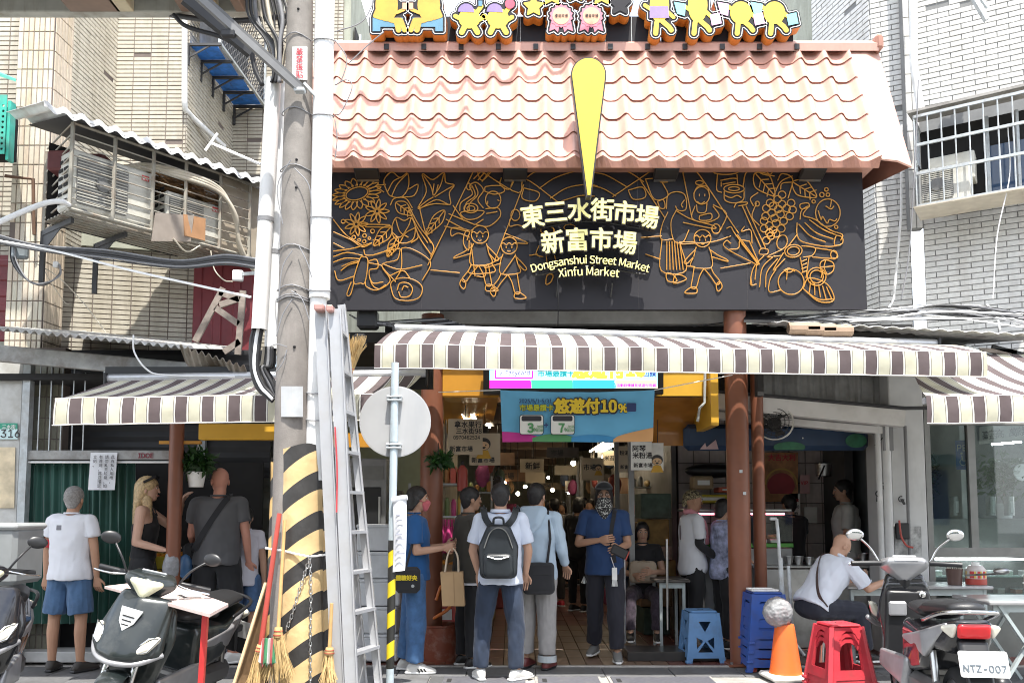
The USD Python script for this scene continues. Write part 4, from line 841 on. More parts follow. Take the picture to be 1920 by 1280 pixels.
for i,ch in enumerate('嚴禁張貼'): emit(po,'plate_lettering',text(ch,.058,P(555,102 + 14.5 * i,YP - .127),depth=.002),pm('red_ink',(.5,.03,.05),.6))
emit(po,'grey_plate',G().grid(np.array([[P(527 + 41 * i / 8,y,YP - .135 - .03 * math.sin(PI * i / 8)) for y in (724,781)] for i in range(9)]),thick=(0,.004,0)),pm('grey_plate_paint',(.42,.43,.44),.5))
for y in (78,216,322,470,545,562,566):
    c = P(560 - y * .012,y,YP); r = .098 + (y + 60) / 900 * .044 + .004; n = 18
    emit(po,'tie_wire',G().tube([c + A(r * math.cos(t),r * math.sin(t),.012 * math.sin(3 * t)) for t in np.linspace(0,2 * PI,n)],.0045,5),M_grey)
for pts in ([(545,300),(520,350),(530,420)],[(552,315),(580,350),(585,420)],[(546,545),(566,560),(580,600)],[(548,560),(530,590),(518,630)],[(538,650),(520,645),(505,650)],[(538,655),(530,680),(514,700)],[(548,470),(530,500),(522,560)],[(560,460),(575,490),(585,520)]):
    emit(po,'loose_wire',G().tube(spline([P(*p,YP - .15) for p in pts],5),.004,5),M_grey)
w0_,w1_ = P(559,846,YP),P(556,1330,YP)
def jacket(par,name,cx0,y0,cx1,y1,r0,r1,Y,m,n=26,rows=14,dent=.006):
    g = np.zeros((n + 1,rows + 1,3)); a,b = P(cx0,y0,Y),P(cx1,y1,Y); b = a + (b - a) * ((a[2] - .005) / (a[2] - b[2])) if y1 > 1270 else b
    for i in range(n + 1):
        t = 2 * PI * i / n
        for j in range(rows + 1):
            v = j / rows; r = r0 + (r1 - r0) * v + dent * (meshkit.noise(A(math.cos(t) * 2,math.sin(t) * 2,v * 9)) - .5) * 2; g[i,j] = a + (b - a) * v + A(r * math.cos(t),r * math.sin(t),0)
        g[i,0,2] += .02 * math.sin(2.5 * t + 1)
    emit(par,name,G().grid(g),m,smooth=True)
jacket(po,'striped_jacket',566,838,562,1300,.155,.168,YP - .02,M_hazR)
jacket(po,'striped_jacket',530,862,522,1300,.085,.098,YP + .06,M_hazL)
jacket(po,'striped_jacket',601,955,606,1300,.066,.072,YP + .1,M_hazR)
for k,pts in enumerate(([(581,1045),(583,1100),(582,1180),(582,1290)],[(581,1045),(560,1110),(545,1160),(533,1185)])):
    ch = G(); sp = spline([P(*p,YP - .2 + .01 * k) for p in pts],30); d = np.linalg.norm(np.diff(sp,axis=0),axis=1).cumsum(); L = d[-1]; n = int(L / .03)
    for i in range(n):
        c = sp[min(np.searchsorted(d,L * i / n),len(sp) - 1)]; R = Rz(.5 + 1.57 * (i % 2)); ch.tube([c + R @ A(.009 * math.cos(t),0,.02 * math.sin(t)) for t in np.linspace(0,2 * PI,9)],.0035,4,cap=False)
    emit(po,'chain',ch,M_steel)
emit(po,'rope',G().tube(spline([P(498,1027,YP - .12),P(530,1032,YP - .17),P(578,1042,YP - .2),P(612,1039,YP - .1)],6),.008,6),M_white)
cd_ = thing('white_conduit_pipe','tall white conduit pipe strapped to the right of the concrete pole','pipe',P(594,850,YP))
emit(cd_,'pipe',G().tube(lean(610,-40,599,560,YP - .05),[.0735,.078],20),M_pipe,smooth=40)
emit(cd_,'lower_pipe',G().tube(lean(597,555,588,900,YP - .05),[.062,.062],20),M_pipe,smooth=40)
for y in (78,218,408,545,735,785): c = P(610 - y * .019,y,YP - .05); emit(cd_,'strap',G().tube([c + A(.08 * math.cos(t),.08 * math.sin(t),.02 * math.sin(t)) for t in np.linspace(0,2 * PI,16)],.005,5),M_grey)
for k,(x0,y0,x1,y1,yj) in enumerate(((513,150,486,618,408),(524,138,510,655,470))):
    c = thing('white_conduit_pipe',['leftmost white conduit pipe, cables spilling from its foot','white conduit pipe between the leftmost one and the concrete pole'][k],'pipe',P(x1,y1,6.35),)
    emit(c,'pipe',G().tube(lean(x0,y0,x1,y1,6.4 + .12 * k,3),.058,16,cap=False),M_pipe,smooth=40)
    emit(c,'coupling',G().tube(lean(x0 + (x1 - x0) * (yj - y0) / (y1 - y0),yj,x0 + (x1 - x0) * (yj + 5 - y0) / (y1 - y0),yj + 8,6.4 + .12 * k),.062,16),M_grey,smooth=40)
cb = thing('cable_loop','thick black and grey cables looping out of the white conduit pipes','cables',P(495,720,6.4))
for i in range(9):
    x = 480 + 4.2 * i; m = [M_wire,M_wire,M_pipe,M_wire,M_beige,M_wire,M_grey,M_wire,M_wire][i]
    y0 = 606 if i < 4 else 650
    pts = [(x,y0),(x - 9 + i,y0 + 35),(472 + 3.4 * i,690),(482 + 4 * i,725 - i),(500 + 2 * i,742 - 2 * i),(512 + i,752 - 2 * i)]
    emit(cb,'cable',G().tube(spline([P(*p,6.42 - .02 * (i % 4) + .015 * i) for p in pts],6),.017 if i != 2 else .022,8),m,smooth=True)
ar = thing('pole_stay','long steel angle arm slanting down to a clamp on the concrete pole','bracket arm',P(565,172,YP))
emit(ar,'channel',G().beam(P(368,-8,5.75),P(562,168,6.14),.035,.05),pm('arm_steel',(.17,.17,.17),.5,metal=.4)); emit(ar,'flange',G().beam(P(372,-18,5.78),P(565,160,6.15),.010,.03),M_fr0)
emit(ar,'dark_channel',G().beam(P(345,-2,5.9),P(470,100,6.2),.05,.07),M_wire); emit(ar,'clamp',G().cbox(P(428,64,5.88),(.1,.05,.05),.008),M_wire)
emit(ar,'clamp',G().cbox(P(562,170,6.14),(.08,.06,.03),.006),M_galv); emit(ar,'stay',G().beam(P(570,156,6.18),P(592,180,6.2),.02,.02),M_galv)
# ladder
M_lad = pm('ladder_aluminium',(.45,.455,.47),.42,metal=.4,var=.06,dirt=(.4,.38,.36),dscale=5,damt=.5)
ld = thing('ladder','tall aluminium step ladder leaning folded against the white conduit pipe','ladder',(P(660,1280,6.0)[0],6.0,0))
def toground(a,b): return a + (b - a) * (a[2] / (a[2] - b[2]))
r1a,r1b = P(628,580,6.0),P(659,1280,5.95); r2a,r2b = P(640,572,6.26),P(709,1280,6.3); l1a,l1b = P(601,572,6.05),P(634,1280,6.0); l2a,l2b = l1a + A(.03,.25,0),l1b + A(.10,.30,0)
rails = [(r1a,toground(r1a,r1b)),(r2a,toground(r2a,r2b)),(l1a,toground(l1a,l1b)),(l2a,toground(l2a,l2b))]
for i,(a,b) in enumerate(rails):
    emit(ld,'rail',G().beam(a,b,.085 if i != 1 else .05,.03,up=(0,-1,0)),M_lad); emit(ld,'rail_lip',G().beam(a + A(.045 if i != 1 else .03,-.02,0),b + A(.045 if i != 1 else .03,-.02,0),.008,.035,up=(0,-1,0)),M_lad)
    emit(ld,'foot',G().cbox(b + A(0,0,.03),(.1,.05,.06),.01),M_black)
for k in range(10):
    y = 618 + 76 * k
    def on(a,b):
        lo,hi = 0,1
        for _ in range(30):
            m = (lo + hi) / 2; lo,hi = (m,hi) if proj(a + (b - a) * m)[1] < y else (lo,m)
        return a + (b - a) * lo
    for (A0,A1),(B0,B1),nme in ((rails[0],rails[1],'step'),(rails[2],rails[3],'rear_step')):
        p,q = on(A0,A1),on(B0,B1); q[2] = p[2]
        if p[2] < .1: continue
        emit(ld,nme,G().beam(p,q,.075,.022),M_lad); emit(ld,'step_brace',G().beam(p + A(.02,0,-.06),p + (q - p) * .4 - A(0,0,.012),.012,.004),M_lad)
emit(ld,'top_hinge',G().cbox(P(600,578,6.0),(.07,.1,.05),.01).cbox(P(620,580,5.98),(.05,.1,.05),.01),pm('hinge_paint',(.45,.25,.22),.5,metal=.3)); emit(ld,'spreader',G().beam(P(641,605,6.2),P(645,668,6.2),.01,.02).beam(P(570 + 75,690,6.2),P(655,800,6.2),.01,.02),M_lad)
emit(ld,'rope',G().tube(spline([P(628,800,5.95),P(632,880,5.95),P(631,960,5.95)],6),.006,5),pm('red_rope',(.45,.05,.06),.8)); emit(ld,'rope',G().tube(spline([P(646,800,6.1),P(649,830,6.1),P(648,850,6.1)],6),.008,5),pm('green_rope',(.05,.35,.25),.8))
# round sign seen from behind
rn = thing('round_traffic_sign','back of a round white traffic sign on a pale blue post','traffic sign',(P(733,1280,6.6)[0],6.6,0))
dc = P(741,790,6.62); M_back = pm('sign_back',(.42,.42,.42),.45,metal=.2,var=.07,scale=3,dirt=(.33,.34,.36),dscale=2.5,damt=.6,streak=True)
emit(rn,'disc',G().lathe([(0,-.004),(.272,-.004),(.277,0),(.272,.004),(0,.004)],48,dc,Rx(PI / 2)),M_back)
emit(rn,'rim',G().lathe([(.266,-.008),(.279,-.008),(.279,.003),(.270,.003)],48,dc,Rx(PI / 2)),M_back)
pa,pbm = P(741,680,6.58),P(731,1280,6.58); pbm = toground(pa,pbm); M_post = pm('pale_blue_post',(.48,.56,.60),.4,metal=.2,var=.08,dirt=(.3,.3,.3),dscale=6,damt=.5)
def at_t(y): return pa + (pbm - pa) * ((pa[2] - zz(y,6.58)) / pa[2])
emit(rn,'post',G().tube([pa,at_t(1012)],.030,16),M_post,smooth=40); emit(rn,'striped_post',G().tube([at_t(1012),at_t(1252)],.0305,16),M_hazP,smooth=40); emit(rn,'post_foot',G().tube([at_t(1252),pbm],.030,16),M_post,smooth=40)
emit(rn,'splice',G().tube([at_t(788),at_t(828)],.032,16),M_post,smooth=40)
for y in (747,836):
    c = at_t(y); emit(rn,'clamp',G().cbox(c + A(0,0,.012),(.115,.075,.012),.003).cbox(c - A(0,0,.014),(.115,.075,.012),.003),M_galv); emit(rn,'clamp_bolt',G().cbox(c + A(-.048,-.02,0),(.02,.02,.05),.004).cbox(c + A(.048,-.02,0),(.02,.02,.05),.004),M_galv)
nt = thing('paper_notice','curled white paper notice taped to the round sign post','notice',at_t(1000))
g = np.zeros((7,12,3))
for i in range(7):
    for j in range(12): v = j / 11; g[i,j] = P(736 + (26 - 3 * v) * i / 6 + 2 * math.sin(3 * v),930 + 142 * v - 3 * i / 6,6.53 - .02 * math.sin(PI * i / 6) - .015 * math.sin(5 * v))
emit(nt,'sheet',G().grid(g,thick=(0,.002,0)),pm('notice_paper',(.70,.71,.74),.8,var=.04),smooth=True)
emit(nt,'tape_roll',G().tube([P(735,938,6.52),P(764,932,6.52)],.02,10),pm('notice_paper',(.7,.7,.7)))
for k in range(9): emit(nt,'printed_line',G().beam(P(742,965 + 9 * k,6.495),P(742 + 8 + 9 * ((k * 7) % 3) / 2,965 + 9 * k,6.495),.002,.012 if k % 4 == 0 else .006),pm('grey_ink',(.35,.36,.42),.8))
# brooms and board
M_straw = pm('straw',(.52,.36,.16),.85,var=.25,scale=30,rand=.15); M_bam = pm('bamboo',(.52,.32,.13),.6,var=.15,scale=15); M_redp = pm('red_plastic',(.36,.055,.04),.45,var=.15)
def broom(label,head,neck,spread,n,Y,handle=None,hm=None,hr=.012,seed=1,hs=None,r=.0028):
    rg = np.random.default_rng(seed); t = thing('broom',label,'broom',P(*head,Y)); a,b = P(*neck,Y),P(*head,Y); s = G(); d = b - a; sx = spread / FPX * Y
    for k in range(n):
        o = rg.uniform(-1,1); w = rg.uniform(-1,1); e = a + d * rg.uniform(.8,1.05) + A(o * sx,w * .06,0) + rg.normal(0,.008,3); m_ = a + d * .45 + A(o * sx * .5,w * .03,0) + rg.normal(0,.006,3)
        s.tube([a + A(o * .02,w * .02,0),m_,e],[r,r,r * .7],3,cap=False)
    emit(t,'bristles',s,M_straw,kind='stuff')
    emit(t,'binding',G().tube([a - d * .03,a + d * .16],[.026,.034],12),M_straw,smooth=True); emit(t,'band',G().tube([a + d * .03,a + d * .05],[.031,.032],12),M_redp); emit(t,'band',G().tube([a + d * .11,a + d * .13],[.035,.035],12),M_redp)
    if handle: emit(t,'handle',G().tube([P(*handle,hs or Y),a],[hr,hr * 1.15],10),hm or M_bam,smooth=40)
    return t
broom('straw broom hanging upside down beside the striped awning',(664,632),(655,700),25,170,6.5,(652,730),seed=3)
broom('straw broom standing on its bristles at the foot of the striped pole',(519,1275),(522,1178),30,220,6.02,(534,975),M_bam,seed=4,hs=6.1)
broom('old straw broom with long red handle leaning on the striped pole',(475,1290),(489,1210),12,120,6.0,(524,962),M_redp,.017,seed=5,hs=6.1)
broom('short straw broom between the striped pole and ladder',(616,1285),(618,1215),14,110,5.95,(622,1130),M_bam,seed=6)
rg_ = G()
for k in range(14): rg_.grid(np.array([[P(492 + 1.2 * k + 3 * math.sin(k),1195 + 2 * (k % 3),5.97),P(484 + 2.2 * k,1240 + 4 * (k % 4),5.95 + .01 * (k % 3))],[P(496 + 1.2 * k,1196,5.96),P(489 + 2.2 * k,1242,5.94)]]),thick=(0,.004,0))
solo('rag','knotted red white and green rag tied to the red handled broom','rag',rg_,stripes('rag_cloth',(1,0,0),.06,[(0,(.6,.58,.55)),(.3,(.45,.12,.12)),(.6,(.08,.28,.14))]))
bd = thing('wooden_board','thin brown plywood board leaning beside the brooms','board',(P(470,1280,6.3)[0],6.3,0))
q = [P(498,1092,6.45),P(511,1100,6.75),P(500,1290,6.6),P(436,1290,6.1)]
emit(bd,'sheet',G().grid(np.array([[q[0],q[1]],[q[3],q[2]]]),thick=(.012,.004,0)),pm('plywood',(.30,.19,.10),.7,var=.25,scale=10)); emit(bd,'edge',G().beam(q[0],q[3],.02,.012),pm('pale_wood',(.55,.40,.24),.7))

# ================================================================ caged window with air conditioners
M_cage = pm('cage_steel',(.36,.34,.29),.55,metal=.3,var=.15,dirt=(.24,.13,.07),dscale=5,damt=.7)
cg = thing('window_cage','rusty steel window cage full of junk under a corrugated sheet','window cage',P(300,440,8.4))
k0,k1 = P(138,210,7.7),P(470,330,9.2); KD = unit(A(k1[0] - k0[0],k1[1] - k0[1],0)); KN = A(KD[1],-KD[0],0); KL = math.hypot(k1[0] - k0[0],k1[1] - k0[1]); zt,zb = 5.06,4.24
def K3(u,dz,back=0.0): return A(k0[0],k0[1],0) + KD * u - KN * back + A(0,0,dz)
ups = [0,.42,.83,1.2,1.62,2.0]; ups = [min(u * KL / 2.0,KL) for u in ups]
for u in ups: emit(cg,'upright',G().beam(K3(u,zb),K3(u,zt),.028,.028),M_cage)
for j in range(9): emit(cg,'bar',G().tube([K3(0,zb + (zt - zb) * j / 8),K3(KL,zb + (zt - zb) * j / 8)],.007 if j not in (0,8) else .016,6),M_cage)
b0 = P(88,300,8.35)
for j in range(9): z = zb + (zt - zb) * j / 8; emit(cg,'side_bar',G().tube([K3(0,z),A(b0[0],b0[1],z + .03 * math.sin(j))],.009,6),M_cage)
emit(cg,'upright',G().beam(A(b0[0],b0[1],zb),A(b0[0],b0[1],zt),.028,.028),M_cage)
for j in range(8): emit(cg,'floor_slat',G().beam(K3(.0,zb - .01,.07 * j + .03),K3(KL,zb - .01,.07 * j + .03),.03,.012),M_cage)
M_cov = pm('white_sheet_metal',(.74,.75,.74),.4,metal=.1,dirt=(.35,.2,.14),dscale=3,damt=.5); sh = np.zeros((90,2,3))
for i in range(90):
    u = -.3 + (KL + .55) * i / 89; zw = .022 * math.sin(u * 2 * PI / .16); sh[i,0] = K3(u,zt + .05 + zw,-.09); sh[i,1] = K3(u,zt + .20 + zw,.75)
emit(cg,'corrugated_cover',G().grid(sh,thick=(0,0,-.004)),pm('white_sheet_metal',(.74,.75,.74),.4,metal=.1,dirt=(.35,.2,.14),dscale=3,damt=.5),smooth=50)
emit(cg,'cover_edge',G().grid(np.array([[s_[0] + A(0,0,.006),s_[0] + KN * .012 - A(0,0,.055)] for s_ in sh]),thick=-KN * .004),M_cov,smooth=50)
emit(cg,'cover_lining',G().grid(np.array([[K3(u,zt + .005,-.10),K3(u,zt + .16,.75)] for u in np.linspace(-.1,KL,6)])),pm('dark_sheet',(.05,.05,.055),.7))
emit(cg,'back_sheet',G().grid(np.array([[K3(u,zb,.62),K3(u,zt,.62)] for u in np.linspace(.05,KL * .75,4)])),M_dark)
emit(cg,'beige_sheet',G().grid(np.array([[K3(u,zb + .02,.05),K3(u,zt,.05)] for u in np.linspace(KL * .82,KL + .6,4)]),thick=(0,.01,0)),pm('beige_sheet_metal',(.40,.34,.26),.6,dirt=(.25,.2,.15),dscale=4))
for u,L in ((.1,.5),(.62,.55)):
    w = K3(u,zb - .03,.78); emit(cg,'wall_bracket',G().beam(w,w + A(0,0,-.52),.045,.03).beam(w + A(0,0,-.02),w + KN * .62 + A(0,0,-.02),.03,.05).prism([(0,0),(.5,0),(0,-.22)],.008,w,KN,A(0,0,1)),pm('bracket_iron',(.05,.05,.052),.6))
M_ac = pm('ac_casing',(.60,.59,.53),.5,dirt=(.35,.3,.2),dscale=4,damt=.4); M_acg = pm('ac_grille',(.17,.17,.165),.6)
def aircon(label,O,U,N,W=.8,H=.56,D=.28,red=True):
    """O: lower left front corner; U along the front, N outwards"""
    t = thing('air_conditioner',label,'air conditioner',O); Z = A(0,0,1); R = np.column_stack([U,-N,Z]); c = O + U * W / 2 - N * D / 2 + Z * H / 2
    emit(t,'casing',G().cbox(c,(W,D,H),.018,R),M_ac); f = O + N * .004
    emit(t,'grille_recess',G().prism(rrect(W * .62,H * .84,.03,(W * .36,H * .5)),.004,f,U,Z),M_acg)
    for k in range(16): z = H * (.11 + .78 * k / 15); emit(t,'grille_bar',G().beam(f + U * W * .06 + N * .006 + Z * z,f + U * W * .66 + N * .006 + Z * z,.007,.008),M_ac)
    emit(t,'fan_hub',G().lathe([(0,0),(.07,0),(.07,.02),(0,.025)],16,f + U * W * .36 + Z * H * .5,np.column_stack([U,Z,N])),M_acg)
    for k in range(6):
        for h in range(2): emit(t,'side_vent',G().prism(rrect(.085,.035,.01,(.07 + .11 * h,.08 + .078 * k)),.003,O - U * .0035 - N * D,N,Z,N=-U),M_dark)
    if red: emit(t,'badge',G().prism([(0,0),(.075,0),(.075,.05),(0,.05)],.003,f + U * W * .84 + Z * H * .82,U,Z),pm('badge_red',(.55,.05,.05),.5)); emit(t,'badge_lettering',text('東元',.034,f + U * W * .845 + Z * H * .83 + N * .003,U,Z,depth=.002,width=.06),M_white)
    for s in (.15,.85): emit(t,'foot',G().obox(O + U * W * s - N * D / 2 - Z * .015,(.05,D * 1.1,.03),R),M_acg)
    return t
aircon('larger dusty white air conditioner at the near end of the rusty cage',K3(.04,zb + .05,.07),KD,KN,.80,.56,.3)
aircon('smaller air conditioner under the twigs in the rusty cage',K3(.98,zb + .05,.07),KD,KN,.62,.44,.26)
nst = G(); rg2 = np.random.default_rng(11)
for k in range(420):
    u = rg2.uniform(.92,1.62); z = zb + .52 + .2 * rg2.uniform(0,1) ** .7 - .25 * max(0,u - 1.3); a = rg2.uniform(-.6,.6); l = rg2.uniform(.08,.2); c = K3(u,z,rg2.uniform(.05,.4)); d = KD * math.cos(a) + A(0,0,.5 * math.sin(a)) + KN * rg2.uniform(-.6,.6); nst.tube([c - d * l / 2,c + d * l / 2 + A(0,0,rg2.uniform(-.02,.02))],.004,3,cap=False)
ns = solo('twig_nest','brown heap of twigs and scraps on the smaller air conditioner','nest',nst,pm('twig_brown',(.23,.13,.06),.9,var=.4,scale=12))
bk = thing('basket','brown plastic basket behind the twigs in the rusty cage','basket',K3(1.2,4.9,.3)); bb = G()
for i in range(9): bb.beam(K3(.95 + .07 * i,4.84,.3),K3(.95 + .07 * i,4.98,.3),.012,.012)
for z in (4.84,4.91,4.98): bb.beam(K3(.93,z,.3),K3(1.55,z,.3),.012,.02)
emit(bk,'lattice',bb,pm('basket_brown',(.24,.13,.05),.7))
cq = thing('cardboard_sheet','grey and orange cardboard wedged in the bars of the rusty cage','cardboard',K3(1.0,zb,0))
emit(cq,'sheet',G().grid(np.array([[K3(.78,zb - .12,-.03),K3(.80,zb + .17,-.05)],[K3(1.2,zb - .02,-.03),K3(1.22,zb + .26,-.04)]]),thick=KN * .01),pm('grey_card',(.33,.28,.24),.9)); emit(cq,'flap',G().grid(np.array([[K3(1.12,zb + .02,-.05),K3(1.1,zb + .24,-.05)],[K3(1.38,zb + .04,0),K3(1.38,zb + .28,0)]]),thick=KN * .01),pm('orange_card',(.45,.24,.12),.9))
bxs = thing('storage_box','dark red box stored above the near air conditioner','box',K3(.2,4.9,.3)); emit(bxs,'body',G().cbox(K3(.16,4.80,.4),(.3,.3,.2),.02),pm('maroon_box',(.12,.03,.03),.6)); emit(bxs,'lid',G().cbox(K3(.45,4.85,.42),(.22,.25,.26),.02),pm('maroon_box',(.12,.03,.03)))
hs = thing('hose','bundle of beige air conditioner hoses bending out of the rusty cage','hose',K3(1.6,4.3,0))
for k in range(3): emit(hs,'tube',G().tube(spline([K3(.55,4.85 - .04 * k,.2),K3(.8,4.95 - .03 * k,.12),K3(1.2,4.93 - .03 * k,-.03),K3(1.52,4.86 - .02 * k,-.06),K3(1.68,4.6,-.07 - .02 * k),K3(1.78,4.3,-.06 + .02 * k),K3(1.98,4.05,-.05)],8),.020,8),M_beige,smooth=True)
emit(hs,'sagging_hose',G().tube(spline([K3(1.0,4.2,-.05),K3(1.15,4.1,-.05),K3(1.3,4.2,-.05)],6),.008,5),M_beige)
wp = thing('curved_rail','pale bent pipe reaching from the left edge to the rusty cage','pipe',P(0,420,7.4)); emit(wp,'tube',G().tube(spline([P(-20,425,7.2),P(40,398,7.4),P(85,381,7.55),P(115,378,7.6),P(130,385,7.7)],6),.024,8),M_pipe,smooth=True)
# blue tray rack on the receding wall
tr_ = thing('plant_rack','rack of blue trays with black brackets on the receding tiled wall','rack',P(430,150,10.4)); zr = zz(84,9.98); xw = P(347,100,9.98)[0] + .02; M_iron = pm('bracket_iron',(.05,.05,.05))
M_blue = pm('blue_sheet',(.035,.19,.62),.5,var=.35,scale=12)
for k in range(5):
    y = 9.98 + .40 * k; x0 = xw + .01 * k; emit(tr_,'bracket',G().beam(A(x0,y,zr),A(x0 + .42,y,zr),.03,.03).beam(A(x0 + .02,y,zr),A(x0 + .02,y,zr - .26),.03,.035).beam(A(x0 + .03,y,zr - .16),A(x0 + .3,y,zr),.015,.02),M_iron)
    if k < 4: emit(tr_,'tray',G().grid(np.array([[A(x0 + .02,y + .02 + .37 * j / 4,zr + .02 + .008 * math.sin(4 * j)),A(x0 + .34 + .02 * k,y + .02 + .37 * j / 4,zr + .025)] for j in range(5)]),thick=(0,0,.01)),M_blue,smooth=True)
lat = G(); o = A(xw + .40,9.98,zr + .02); dv = A(.08,1.6,0)
for k in range(-9,22):
    for s in (1,-1):
        t0,t1 = k / 16,k / 16 + s * .62; p = [(t0,0),(t1,1)]
        c = [(t0 + (t1 - t0) * v,v) for v in np.linspace(0,1,12)]; c = [q for q in c if 0 <= q[0] <= 1]
        if len(c) > 1: lat.tube([o + dv * c[0][0] + A(0,0,c[0][1] * .95),o + dv * c[-1][0] + A(0,0,c[-1][1] * .95)],.006,3,cap=False)
emit(tr_,'mesh_screen',lat,M_iron); emit(tr_,'mesh_frame',G().beam(o,o + dv,.03,.03).beam(o + A(0,0,.95),o + dv + A(0,0,.95),.03,.03).beam(o,o + A(0,0,.95),.03,.03).beam(o + dv,o + dv + A(0,0,.95),.03,.03),M_galv)
emit(tr_,'mesh_backing',G().grid(np.array([[o - A(.25,0,0),o - A(.25,0,-.95)],[o + dv - A(.25,0,0),o + dv - A(.25,0,-.95)]])),pm('dim_interior',(.10,.10,.10),.9,var=.4,scale=8))
pn_ = thing('antenna','white rod antenna arm below the blue trays','antenna',P(400,290,8.9)); emit(pn_,'rod',G().tube([P(396,268,8.9),P(488,308,8.9)],.014,6),M_pipe); emit(pn_,'cross_rod',G().tube([P(408,250,8.9),P(385,282,8.9)],.014,6),M_pipe)
# red metal panels, lean-to roof, shop front below
M_redm = stripes('red_corrugated',(1,0,0),.11,[(0,(.20,.030,.035)),(.85,(.12,.018,.02))],rough=.45)
def corr(name,label,x0,y0,x1,y1,Y,m,horiz=False,per=.11,amp=.012):
    a,b = P(x0,y1,Y),P(x1,y0,Y); n = 60; g = np.zeros((n,2,3))
    for i in range(n):
        t = i / (n - 1); w = amp * (1 if math.sin((t * ((b[2] - a[2]) if horiz else (b[0] - a[0]))) * 2 * PI / per) > .3 else 0)
        for j in range(2): g[i,j] = A(a[0] + (b[0] - a[0]) * (j if horiz else t),Y - w,a[2] + (b[2] - a[2]) * (t if horiz else j))
    return solo(name,label,'metal panel',G().grid(g,thick=(0,.004,0)),m)
corr('ribbed_sheet','dark red metal sheet with level ribs at the left edge',-30,478,57,640,8.9,pm('red_sheet_paint',(.19,.028,.035),.45,dirt=(.1,.02,.02),dscale=3),True,.16)
corr('ribbed_sheet','dark red upright ribbed metal sheet behind the old wooden frame',358,468,480,700,9.45,pm('red_sheet_paint',(.2,.03,.03)),False,.22)
wf = thing('trestle','old grey wooden trestle frame leaning on the red metal sheet','trestle',P(420,660,8.9)); M_oldw = pm('grey_old_wood',(.26,.22,.19),.9,var=.3,scale=14)
for a,b in (((419,540),(366,640)),((412,548),(450,562)),((404,577),(448,608)),((456,545),(446,665)),((420,660),(450,640)),((412,572),(448,560))): emit(wf,'plank',G().beam(P(*a,8.9),P(*b,8.9),.065,.03,up=(0,1,0)),M_oldw)
M_oldr = pm('old_roof_sheet',(.48,.48,.46),.6,metal=.2,var=.2,dirt=(.22,.15,.10),dscale=3,damt=.7,streak=True)
lr = thing('lean_to_roof','rusty corrugated lean-to roof on a stained grey beam','lean-to roof',P(180,640,8.0)); g = np.zeros((160,2,3)); a,b = P(-40,612,7.55),P(338,650,7.75)
for i in range(160):
    t = i / 159; x = a[0] + (b[0] - a[0]) * t; w = .016 * math.sin(x * 2 * PI / .076); g[i,0] = A(x,a[1] + (b[1] - a[1]) * t,a[2] + (b[2] - a[2]) * t + w); g[i,1] = g[i,0] + A(0,1.9,.35)
emit(lr,'corrugated_sheet',G().grid(g,thick=(0,0,-.005)),M_oldr,smooth=50)
emit(lr,'beam',G().cbox((P(-40,655,8.05) + P(357,692,8.05)) / 2 * A(1,1,1) + A(0,0,-.02),(2.0,.09,.155),.008,Ry(math.atan2(37,397))),pm('stained_steel',(.30,.30,.29),.6,metal=.2,var=.3,scale=6,dirt=(.12,.08,.06),dscale=4,damt=.7))
emit(lr,'post',G().beam(P(205,672,8.05),A(P(205,672,8.05)[0],8.05,2.58),.075,.05),M_galv); emit(lr,'dark_beam',G().beam(P(150,690,8.3),P(330,712,8.3),.06,.08),M_wire)
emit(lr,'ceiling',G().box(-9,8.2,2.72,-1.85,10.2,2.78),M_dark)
bs = thing('broken_sheet','broken curled corrugated scrap sheet over the left awning','roof sheet',P(400,680,7.9)); g = np.zeros((40,3,3))
for i in range(40):
    t = i / 39; x0_,y0_ = 336 + 124 * t,648 + 40 * t
    for j in range(3): p = P(x0_ + 6 * j,y0_ + j * (16 + 6 * math.sin(9 * t)),7.75 + .1 * j); p[2] += .02 * math.sin(t * 60) * (2 - j) * .5; g[i,j] = p
emit(bs,'sheet',G().grid(g,thick=(0,.01,.004)),pm('rusty_sheet',(.30,.26,.21),.8,var=.3,scale=10,dirt=(.13,.07,.04),dscale=5,damt=.8),smooth=30)
sf_ = thing('shuttered_front','dark shuttered shop front behind the green curtain','shop front',(-4.0,8.6,0)); sx0,sx1 = P(-60,800,8.9)[0],P(500,800,8.9)[0]
emit(sf_,'roller_shutter',G().grid(np.array([[A(x,9.05 + .01 * (k % 2),1.8 + .055 * k) for k in range(26)] for x in (sx0,sx1)])),pm('dark_shutter',(.035,.034,.036),.5))
TT = Tiles(sf_,'column_tile','column_tiles_beyond'); M_td = tilemat('grey_green_tile',[(0,(.20,.19,.15)),(.5,(.28,.27,.20)),(1,(.17,.17,.15))],.4,(.08,.08,.07))
pa_,pb_ = P(52,760,8.55),P(119,760,8.55); TT.wall((pa_[0],8.55),(pb_[0],8.55),.02,3.1,.062,.215,M_td,bond=0); TT.flush(60)
emit(sf_,'side_panel',G().box(sx0,8.28,0,P(40,800,8.3)[0],8.32,2.95),pm('dirty_white_panel',(.52,.52,.50),.6,var=.1,dirt=(.3,.28,.24),dscale=3,damt=.7)); emit(sf_,'panel_frame',G().box(P(41,800,8.26)[0],8.24,0,P(55,800,8.26)[0],8.32,2.95),M_galv)
for k in range(5): emit(sf_,'panel_rib',G().box(-4.62 + .11 * k,8.272,2.0,-4.61 + .11 * k,8.28,2.95),M_galv)
emit(sf_,'beam',G().cbox((P(45,853,8.3) + P(322,853,8.3)) / 2,(1.44,.08,.09),.006),pm('stained_steel',(.3,.3,.3))); emit(sf_,'graffiti',text('IDOE',.06,P(259,858,8.255),depth=.002,cjk=False,bold=1),pm('graffiti_maroon',(.22,.03,.05),.6))
